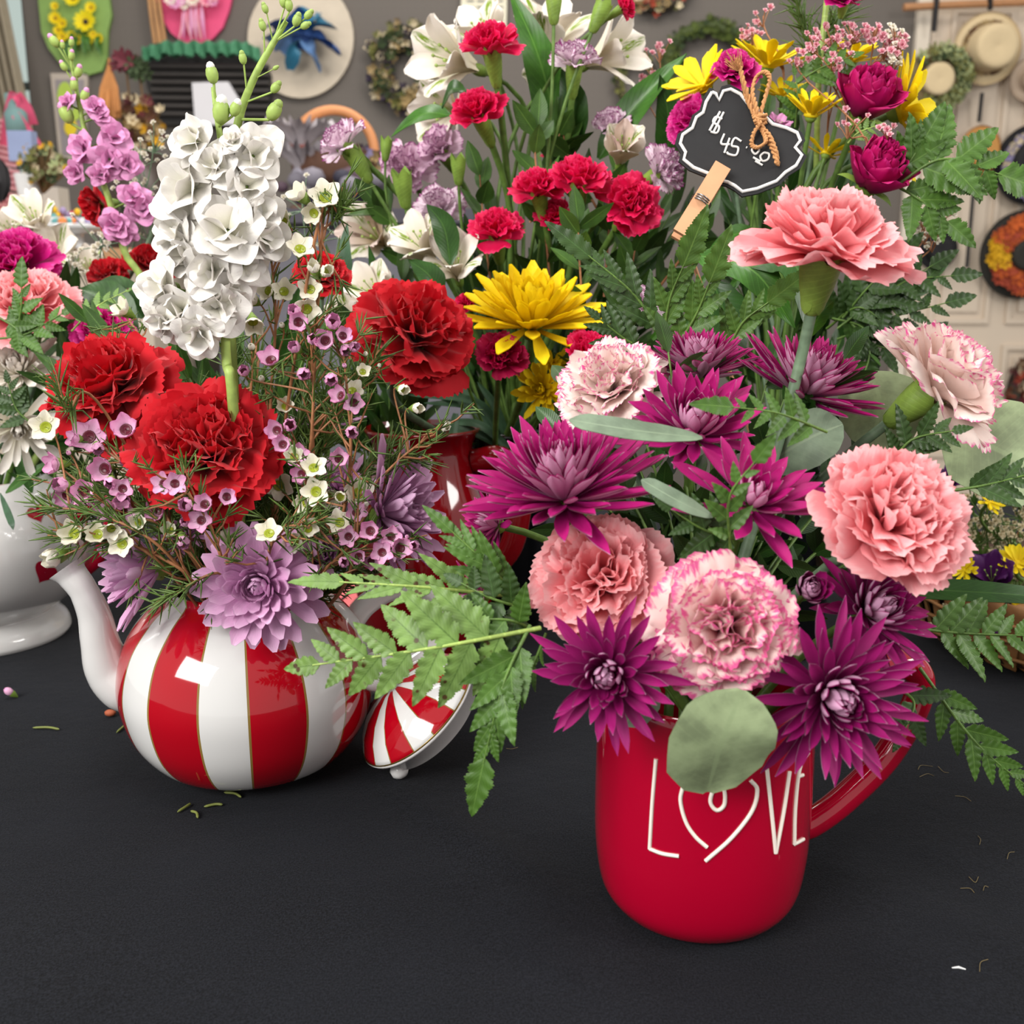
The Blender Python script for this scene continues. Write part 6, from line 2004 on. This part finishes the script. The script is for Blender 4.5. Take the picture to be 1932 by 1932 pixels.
for nm_, c_ in (('dk_purple', '2c2038'), ('tan_fl', '9c8458'), ('olive_fl', '6a6a34'), ('dkgreen_fl', '2c3c1c'), ('moss_fl', '4c5a1e'), ('orange_fl', 'c05a20'), ('rust_fl', '9a3c24'), ('gold_fl', 'd0a010'), ('cream_fl', 'cfc0a0'),
                ('brown_fl', '5c3a24'), ('wine_fl', '5c1a28'), ('violet_fl', '8c84a8'), ('pinkish_fl', 'c08a90'), ('pale_green_fl', '98a070')):
    bmat(nm_, c_, .8, .35, 60)
wreath(765, 130, 48, 60, 26, ['dk_purple', 'tan_fl', 'olive_fl', 'dkgreen_fl', 'dkgreen_fl', 'cream_fl'], 'dark round wreath of dried purple and tan blossoms left of the white alstroemerias', n=200, sizepx=12)
wreath(1335, 130, 78, 75, 18, ['moss_fl', 'moss_fl', 'dkgreen_fl'], 'green moss ring wreath on the grey wall behind the yellow daisies', n=260, sizepx=8, base='3c481c')
wreath(1240, -40, 52, 50, 18, ['tan_fl', 'olive_fl', 'rust_fl', 'cream_fl'], 'dried flower wreath cut by the top edge of the picture', n=160, sizepx=9)
wreath(1200, 150, 34, 40, 10, ['dkgreen_fl', 'olive_fl'], 'small dark green wreath partly behind the alstroemeria trumpet', n=110, sizepx=7)

# notice on the wall
r = thing('notice', pt(900, 20), 'cream paper notice with lines of small print, on the wall above the hot pink carnation', 'notice')
B = MB(); slab(B, [(872, -60), (958, -60), (955, 62), (868, 60)], YB, .004)
part('sheet', B, bmat('paper_cream', 'd8d2bc', .8, .03), r, smooth=False)
B = MB()
for i in range(9):
    y = -48 + i * 12
    for k in range(4):
        x0 = 880 + k * 18 + rnd.uniform(0, 3)
        slab(B, [(x0, y), (x0 + rnd.uniform(9, 15), y), (x0 + 13, y + 3.5), (x0, y + 3.5)], YB - .0015, .001)
part('print', B, bmat('print_grey', '6c6c68', .8), r, smooth=False)

# black louvred panel with green scalloped trim
r = thing('slatted_shutter', pt(390, 160), 'black slatted panel with a ruffled green top edge behind the white stock', 'wall decoration')
B = MB()
slab(B, [(272, 118), (285, 103), (320, 96), (400, 95), (450, 98), (490, 110), (510, 140), (512, 235), (300, 235), (276, 160)], WY - .05, .03)
part('panel', B, bmat('panel_black', '1c1918', .7), r, smooth=False)
for i in range(7):
    B = MB(); y = 125 + i * 15
    a, b_ = at(280 + i * 2, y, (WY - .065)), at(508, y + 2, (WY - .065))
    B.tube([a, (a + b_) / 2, b_], .010, 6)
    part('slat', B, bmat('slat_dark', '2e2926', .6), r)
B = MB()
pts = []
for i, x in enumerate(np.linspace(272, 492, 60)):
    pts.append((x, 92 + 3 * math.sin(i * .9)))
for k in range(3):
    G = np.zeros((6, 60, 3))
    for j, (x, y) in enumerate(pts):
        for q in range(6):
            P = at(x, y - 8 + q * 4.5 + (8 if x < 300 or x > 470 else 0), (WY - .1) - .03 * math.sin(j * 1.1 + k) * (q / 5))
            G[q, j] = P
    B.grid(G + np.array([0, -.012 * k, .003 * k]))
part('ruffle', B, bmat('ruffle_green', '3f7a58', .7), r)
B = MB(); slab(B, [(362, 156), (430, 154), (458, 200), (456, 235), (368, 235)], WY - .09, .025)
solo('paper_sheet', B, bmat('paper_white', 'd4d2d6', .8, .03), 'white sheet of paper leaning on the black slatted panel', 'paper', loc=at(400, 235, WY - .09), smooth=False)

# small frame and dried flowers at the left
r = thing('picture_frame', pt(125, 200), 'pale framed board with green and yellow patches behind the pink stock spike', 'picture')
B = MB(); slab(B, [(95, 138), (165, 138), (160, 300), (112, 300)], YB, .02)
part('frame', B, bmat('frame_pale', 'b0a498', .7), r, smooth=False)
B = MB(); slab(B, [(104, 150), (158, 150), (153, 292), (118, 292)], YB - .004, .01)
part('picture', B, bmat('frame_mat', '8a8284', .8), r, smooth=False)
for x, y, rx, ry, c_ in ((122, 180, 14, 26, 'pale_lime'), (133, 240, 12, 16, 'lemon_patch'), (143, 215, 8, 12, 'pale_lime')):
    B = MB(); slab(B, oval(x, y, rx, ry, 16), YB - .009, .006)
    part('patch', B, bmat(c_, 'a6bf4a' if c_ == 'pale_lime' else 'd9bf1e'), r, smooth=False)


def bunch(px, py, Y, rx, ry, n, cols, label, sizepx, cat='dried flowers', nm='dried_bouquet', stems=True, pots=None):
    P = at(px, py, Y)
    root = thing(nm, at(px, py + ry * 1.4, Y), label, cat)
    mats_ = [M[c] for c in cols]
    st = MB()
    k = 0
    for j in range(max(1, n // 14)):
        B = MB()
        for i in range(14):
            a, q = rnd.uniform(0, 2 * PI), math.sqrt(rnd.random())
            Q = at(px + rx * q * math.cos(a), py + ry * q * math.sin(a), Y + rnd.uniform(-.07, .07))
            blossom(B, Q, sz(sizepx, Q) * rnd.uniform(.5, 1.2), ax=(rnd.uniform(-.9, .9), -1, rnd.uniform(-.2, 1)), n=6, mi=j % len(cols), W=.6, a0=25, a1=60)
            if i % 4 == 0:
                st.tube([at(px, py + ry * 1.4, Y), (Q + at(px, py + ry * 1.4, Y)) / 2, Q], .003, 4)
        part('blossoms', B, mats_, root)
    if stems:
        part('stems', st, bmat('stem_dry', '6a5030'), root)
    return root


bunch(255, 235, 2.95, 62, 52, 126, ['brown_fl', 'wine_fl', 'tan_fl', 'brown_fl', 'gold_fl', 'cream_fl'], 'large dried bouquet of brown and gold flowers behind the pink stock spike', 13)
PV = Vector((at(255, 308, 2.95).x, 2.95, 0))
r = thing('vase', (PV.x, 2.95, FZ), 'tall dark floor vase that holds the brown dried bouquet', 'vase')
B = MB(); B.lathe([(0, .01), (.10, .0), (.12, .3), (.13, .9), (.09, 1.22), (.07, 1.34), (.06, 1.34), (.07, 1.2), (0, .9)], 32)
part('body', B, bmat('vase_dark', '3a2c24', .4), r, Matrix.Translation((PV.x, 2.95, FZ)))
r = thing('broom_sheaf', at(205, 240, 2.9), 'orange-brown broom-like sheaf at the left of the dried bouquet', 'dried grass')
B = MB()
for i in range(70):
    x = rnd.uniform(-22, 22)
    B.tube([at(206 + x * .15, 110 + abs(x), 2.9), at(206 + x * .7, 165, 2.88), at(206 + x, 215 + rnd.uniform(-10, 10), 2.88 + rnd.uniform(-.02, .02))], .0035, 4)
part('straws', B, bmat('straw_orange', 'a8703c', .8, .3), r)
for i, (x, y, lab) in enumerate(((237, 118, 'single wine-red dried bloom on a stalk above the brown bouquet'), (262, 130, 'single dark green dried head above the brown bouquet'))):
    P = at(x, y, 2.9)
    r = thing('dried_flower', at(x + 8, 190, 2.9), lab, 'dried flowers')
    B = MB()
    for k in range(8):
        blossom(B, P + Vector(nr.normal(size=3)) * .008, .024, n=7, W=.5)
    part('bloom', B, M['wine_fl' if i == 0 else 'dkgreen_fl'], r)
    B = MB(); B.tube([P, at(x + 8, 190, 2.9)], .003, 5); part('stem', B, bmat('stem_dry', '6a5030'), r)

# display shelf left with vase, mugs, boxes
SY = 2.35
zt = at(90, 470, SY).z
M['shelfwood'] = plain('shelf_wood', 'b0845a', .6, .2, 14)
r = thing('display_cabinet', (wx(60, SY) , SY + .15, FZ), 'wooden display cabinet at the left carrying the white vase and cups', 'cabinet')
B = MB(); B.box(wx(-140, SY), wx(330, SY), SY - .12, SY + .5, zt - .03, zt); part('cabinet_top', B, M['shelfwood'], r, smooth=False)
B = MB(); B.box(wx(-130, SY), wx(320, SY), SY - .09, SY + .48, FZ, zt - .03); part('body', B, bmat('cabinet_cream', 'b8aa98'), r, smooth=False)


def onshelf(px, Y):
    return Vector((wx(px, Y), Y, zt))


V0 = onshelf(86, SY)
r = thing('vase', V0, 'tall slim white flared vase with greenery on the cabinet at the left', 'vase')
B = MB(); B.lathe([(a * 1.0, b_) for a, b_ in ((0, 0), (.028, .0), (.024, .01), (.02, .05), (.022, .1), (.029, .15), (.027, .15), (.018, .1), (0, .05))], 28)
part('body', B, M['white_cer'], r, Matrix.Translation(V0))
bunch(82, 310, SY, 45, 38, 98, ['pale_green_fl', 'olive_fl', 'cream_fl', 'gold_fl', 'dkgreen_fl'], 'loose bunch of greenery and yellow blooms in the slim white vase', 11, cat='bouquet', nm='bouquet')
for px, w_, h_, Y, c_, lab in ((118, 46, 118, SY + .25, 'board_white', 'plain off-white box standing behind the slim vase'),):
    p = onshelf(px, Y)
    B = MB(); B.box(p.x - .03, p.x + .035, p.y - .03, p.y + .03, zt, zt + .14)
    solo('box', B, bmat('box_offwhite', 'b4b0a6'), lab, 'box', loc=p, smooth=False)
r = thing('wooden_crate', onshelf(35, SY + .2), 'orange-brown wooden crate under the pink striped boxes at the left edge', 'crate')
for k in range(2):
    B = MB(); B.box(wx(-30, SY + .2), wx(72, SY + .2), SY + .1, SY + .32, zt + .002 + .04 * k, zt + .036 + .04 * k)
    part('board', B, M['wood_raw'] if k else bmat('crate_wood', 'a8743c'), r, smooth=False)
for k in range(4):
    z0 = zt + .084 + k * .052
    B = MB(); B.box(wx(-40, SY + .2), wx(30 + 4 * (k % 2), SY + .2), SY + .12, SY + .3, z0, z0 + .046)
    for s_ in range(3):
        B.box(wx(-40, SY + .2) - .001, wx(30 + 4 * (k % 2), SY + .2) + .001, SY + .119, SY + .301, z0 + .008 + s_ * .013, z0 + .014 + s_ * .013, 1)
    solo('striped_box', B, [bmat('box_pink', 'd9a0a8'), bmat('box_rose', 'a8606c')], ['pink striped box lowest in the stack at the left edge', 'pink striped box second from the bottom of the stack at the left edge', 'pink striped box second from the top of the stack at the left edge', 'pink striped box topmost in the stack at the left edge'][k], 'box', loc=(wx(0, SY + .2), SY + .2, z0), smooth=False)
r = thing('ribbon_bow', at(35, 250, SY + .1), 'hot pink patterned ribbon bow above the striped boxes by the window', 'ribbon')
for pts, w_ in (([(28, 180), (18, 225), (12, 275)], 22), ([(30, 178), (50, 205), (62, 235)], 20), ([(28, 215), (55, 250), (75, 280)], 16), ([(30, 175), (24, 200), (40, 215)], 20)):
    B = MB(); W_ = [at(x, y, SY + .1 + .02 * i) for i, (x, y) in enumerate(pts)]
    blade(B, cat_rom(W_, 6), (.3, -1, .2), sz(w_, W_[0]), ([0, 1], [1, 1]), 5, .2, .05)
    part('ribbon', B, bmat('ribbon_hot', 'd8587c', .6, .2, 60), r)
P = at(30, 215, SY + .12)
B = MB(); B.lathe([(0, -.05), (.022, -.05), (.024, .0), (.018, .012), (.02, .04), (0, .042)], 16, M=Matrix.Translation(P)); solo('small_jar', B, [bmat('jar_teal', '6a8a88')], 'small grey-teal topped jar inside the pink ribbon', 'jar', loc=P)
P = at(42, 275, SY + .02)
B = MB(); B.box(P.x - .03, P.x + .02, P.y, P.y + .03, P.z - .03, P.z + .03); solo('gift_bag', B, bmat('bag_blue', '8a96b8'), 'small pale blue bag beside the striped boxes', 'bag', loc=P, smooth=False)
for px, Y, r_, h_, lab in ((138, SY - .02, .045, .062, 'white planter cup full of bright candy-like pieces beside the slim vase'),):
    p = onshelf(px, Y) - Vector((0, 0, 0))
    r = thing('planter_cup', p, lab, 'cup')
    B = MB(); B.lathe([(0, 0), (r_ * .8, .0), (r_, h_), (r_ * .94, h_), (r_ * .7, .01), (0, .01)], 32)
    part('body', B, M['white_cer'], r, Matrix.Translation(p))
    for i in range(34):
        a, q = rnd.uniform(0, 6.28), rnd.uniform(0, r_ * .9)
        B = MB(); B.ball(p + Vector((q * math.cos(a), q * math.sin(a), h_ + rnd.uniform(-.002, .018))), .0075, 6)
        part('bead', B, bmat(*rnd.choice([('bead_red', 'c83048'), ('bead_yellow', 'e0b020'), ('bead_teal', '5a9a9a'), ('bead_white', 'd8d4d0'), ('bead_orange', 'd87a3a'), ('bead_lilac', '9a88b0')])), r)
p = onshelf(160, SY - .08)
r = thing('cake_stand', p, 'cream footed stand with small pastel trinkets at the left behind the flowers', 'stand')
B = MB(); B.lathe([(0, 0), (.05, 0), (.02, .012), (.018, .03), (.085, .036), (.09, .046), (0, .044)], 40)
part('body', B, M['white_cer'], r, Matrix.Translation(p))
for i in range(20):
    a, q = rnd.uniform(0, 6.28), rnd.uniform(0, .075)
    Q = p + Vector((q * math.cos(a), q * math.sin(a), .052))
    B = MB(); B.ball(Q, .010, 6, 0, (1, 1, .8))
    solo('trinket', B, bmat(*rnd.choice([('bead_orange', 'd87a3a'), ('bead_white', 'd8d4d0'), ('bead_lilac', '9a88b0'), ('bead_teal', '5a9a9a')])), 'small pastel trinket on the cream footed stand', 'trinket', 'trinkets on the cream stand', loc=Q)
for i, (x0, y0, x1, y1) in enumerate(((-4, 300, 8, 380), (-12, 290, 2, 385))):
    B = MB(); blade(B, cat_rom([at(x0, y0, 1.9), at((x0 + x1) / 2 + 4, (y0 + y1) / 2, 1.88), at(x1, y1, 1.9)], 6), (0, -1, 0), .03)
    solo('feather', B, bmat('feather_black', '1a1618'), ['black feather at the left edge, the nearer one', 'black feather at the very left edge behind the other'][i], 'feather', loc=at(x0, y0, 1.9))

# second display behind the middle: basket with orange handle, wrapped things
S2 = 2.6
z2 = at(640, 400, S2).z
r = thing('display_cabinet', (wx(700, S2), S2 + .2, FZ), 'grey-blue display counter behind the middle bouquet', 'cabinet')
B = MB(); B.box(wx(430, S2), wx(900, S2), S2 - .15, S2 + .4, z2 - .03, z2); part('cabinet_top', B, bmat('counter_dark', '4a4650'), r, smooth=False)
B = MB(); B.box(wx(440, S2), wx(890, S2), S2 - .12, S2 + .38, FZ, z2 - .03); part('body', B, bmat('counter_grey', '66646c'), r, smooth=False)
p = Vector((wx(643, S2), S2, z2))
r = thing('basket', p, 'brown basket with a tall round orange handle behind the streaked carnation', 'basket')
B = MB()
W_ = sz(76, Vector((p.x, S2, at(0, 290, S2).z)))
hz_ = at(643, 285, S2).z - z2
ht = at(643, 208, S2).z - z2
B.tube([p + Vector((-W_ * math.cos(a), 0, hz_ + (ht - hz_) * math.sin(a))) for a in np.linspace(0, PI, 28)], .011, 10)
part('handle', B, bmat('handle_orange', 'c88450', .5), r)
B = MB(); B.lathe([(0, 0), (W_ * .9, 0), (W_ * 1.05, hz_ * .7), (W_ * 1.1, hz_), (W_, hz_), (W_ * .85, .01), (0, .02)], 36)
part('body', B, bmat('basket_brown', '5a3c2c', .8, .3, 60), r, Matrix.Translation(p))
bunch(655, 310, S2, 62, 38, 98, ['tan_fl', 'pinkish_fl', 'brown_fl', 'violet_fl', 'cream_fl', 'dk_purple'], 'dried tan and mauve flowers in the basket with the orange handle', 12)
for i, (px, py, w_, c_, lab) in enumerate(((568, 285, 46, 'wrap_red', 'reddish bundle in clear wrap left of the orange basket handle'), (575, 330, 50, 'wrap_grey', 'pale grey bundle in clear wrap under the reddish one'))):
    P = at(px, py, S2 - .05)
    r = thing('wrapped_gift', P - Vector((0, 0, sz(w_, P) / 2)), lab, 'gift')
    B = MB(); B.ball(P, sz(w_, P) / 2, 12, 0, (1, .8, .9)); part('contents', B, bmat(c_, '8a4a44' if i == 0 else 'a09ca8'), r)
    B = MB()
    for k in range(9):
        petal(B, k * .7, .01, 0, .09, .05, 60, 20, FAN, 7, 5, ruf=.12)
    B.shift(Matrix.Translation(P))
    part('wrapping', B, bmat('wrap_clear', 'b8b0b4', .2), r)
B = MB()
P = at(620, 395, S2 - .1)
for i in range(26):
    Q = at(rnd.uniform(520, 740), rnd.uniform(330, 420), S2 - .12 + rnd.uniform(-.04, .04))
    B = MB(); B.ball(Q, rnd.uniform(.015, .03), 7, 0, (1, .8, .8))
    solo('pebble_ornament', B, bmat(*rnd.choice([('orn_navy', '2a2838'), ('orn_grey', '77727c'), ('orn_plum', '4c3844'), ('orn_brown', '5c3f30')])), 'small dark round ornament on the counter behind the waxflowers', 'ornament', 'ornaments on the dark counter', loc=Q)

# ---------------- door: rod, hats, wreaths
r = thing('hanging_rod', at(1820, 8, YB - .1), 'peeled wooden stick hung across the top of the cream door, with hooks', 'rod')
B = MB(); B.tube(cat_rom([at(1705, 14, YB - .06), at(1800, 9, YB - .06), at(1880, 6, YB - .06), at(2000, 2, YB - .06)], 6), .013, 10)
part('stick', B, bmat('stick_wood', 'a87850', .6, .25, 40), r)
for pts in ([(1768, -5), (1766, 20), (1762, 60)], [(1868, -5), (1868, 18)], [(1853, 175), (1850, 200), (1847, 230)], [(1838, 345), (1832, 430), (1824, 505)]):
    a, b_ = at(*pts[0], YB - .08), at(*pts[-1], YB - .06)
    B = MB(); B.tube([a, (a + b_) / 2, b_], .009 if pts[0][1] < 0 else .007, 6)
    part('strap', B, bmat('strap_black', '1e1c1e'), r)


def hat(px, py, rpx, crown, mat, label, depth=.09, band=None, nm='hat', squash=1.0, tiltx=0.0):
    P = at(px, py, YB - .06)
    R = sz(rpx, P)
    root = thing(nm, P, label, 'hat')
    Fm = frame((tiltx, -1, -.08), 0, P)
    Fm = Fm @ Matrix.Diagonal((squash, 1, 1, 1))
    B = MB()
    c = R * crown
    B.lathe(smoothprof([(R, .006), (R * .985, -.002), (R * .8, .004), (c * 1.06, .0), (c, .006), (c * .96, depth * .7), (c * .84, depth), (c * .4, depth * 1.02), (0, depth * .97)], 5), 56)
    cb_ = part('crown_and_brim', B, mat, root, Fm)
    if band:
        B = MB(); B.lathe([(c * 1.01, .006), (c * 1.04, .008), (c * 1.01, .024), (c * .99, .024)], 56)
        part('band', B, band, cb_, Fm)
    return root, Fm, R, c


straw = bmat('straw_cream', 'cdb892', .8, .12, 200)
h1, F1, R1, c1 = hat(1862, 92, 64, .66, straw, 'cream straw hat with a twig band on the cream door, topmost of the hats', .10)
B = MB()
for i in range(120):
    a = rnd.uniform(0, 6.28)
    Q = F1 @ Vector((c1 * rnd.uniform(1.02, 1.1) * math.cos(a), c1 * rnd.uniform(1.02, 1.1) * math.sin(a), .012))
    blossom(B, Q, .009, n=4, mi=rnd.randrange(2), W=.7)
part('twig_band', B, [M['tan_fl'], M['brown_fl']], h1)
h2, F2, R2, c2 = hat(1764, 150, 52, .6, straw, 'cream hat ringed by a leafy twig wreath, left of the topmost straw hat', .05)
B = MB(); B.tube([F2 @ Vector((R2 * .88 * math.cos(a), R2 * .88 * math.sin(a), .02)) for a in np.linspace(0, 2 * PI, 40, endpoint=False)], .024, 8, closed=True)
part('twig_ring', B, bmat('twig_olive', '6a5a38', .8, .4, 60), h2)
B = MB()
for i in range(150):
    a = rnd.gauss(.1, 1.0)
    Q = F2 @ Vector((R2 * rnd.uniform(.75, 1.08) * math.cos(a), R2 * rnd.uniform(.75, 1.08) * math.sin(a), .04))
    blossom(B, Q, .022, n=5, mi=rnd.randrange(3), W=.6)
part('leaves', B, [M['olive_fl'], M['dkgreen_fl'], M['pale_green_fl']], h2)
h3, F3, R3, c3 = hat(1848, 285, 46, .74, bmat('straw_orange_hat', 'b88444', .8, .15, 200), 'orange-brown small straw hat on the door above the fern tips', .06, bmat('band_grey', '6a6258'), squash=.85)
h4, F4, R4, c4 = hat(1950, 310, 74, .7, bmat('hat_black', '141216', .8), 'black hat trimmed with pale violet flowers at the right edge', .07)
B = MB()
for i in range(70):
    a = rnd.uniform(1.6, 4.6)
    Q = F4 @ Vector((c4 * rnd.uniform(.9, 1.15) * math.cos(a), c4 * rnd.uniform(.9, 1.15) * math.sin(a), .03))
    blossom(B, Q, .022, n=5, mi=rnd.randrange(2), W=.7)
part('flowers', B, [M['violet_fl'], M['cream_fl']], h4)
h5, F5, R5, c5 = hat(1930, 480, 82, .36, bmat('hat_olive_black', '24221c', .8), 'dark hat with orange and yellow flowers round the crown at the right edge', .05)
B = MB()
for i in range(110):
    a = rnd.uniform(0, 6.28)
    rr_ = R5 * rnd.uniform(.42, .8)
    Q = F5 @ Vector((rr_ * math.cos(a), rr_ * math.sin(a), .02))
    blossom(B, Q, .026, n=7, mi=(2 if abs(a - PI) < .4 else rnd.randrange(2)), W=.55)
part('flowers', B, [M['orange_fl'], M['rust_fl'], M['gold_fl']], h5)
hat(1768, 470, 38, .6, bmat('hat_black', '141216', .8), 'black hat on the door, mostly hidden behind the pink carnation and fern', .05)
hat(1945, 150, 40, .55, bmat('hat_greyed', 'b4a08c', .8), 'pale greyish hat cut by the right edge beside the topmost straw hat', .05)
wreath(1952, 745, 38, 64, 26, ['rust_fl', 'wine_fl', 'cream_fl', 'brown_fl'], 'red-brown dried wreath low at the right edge', n=160, sizepx=11)
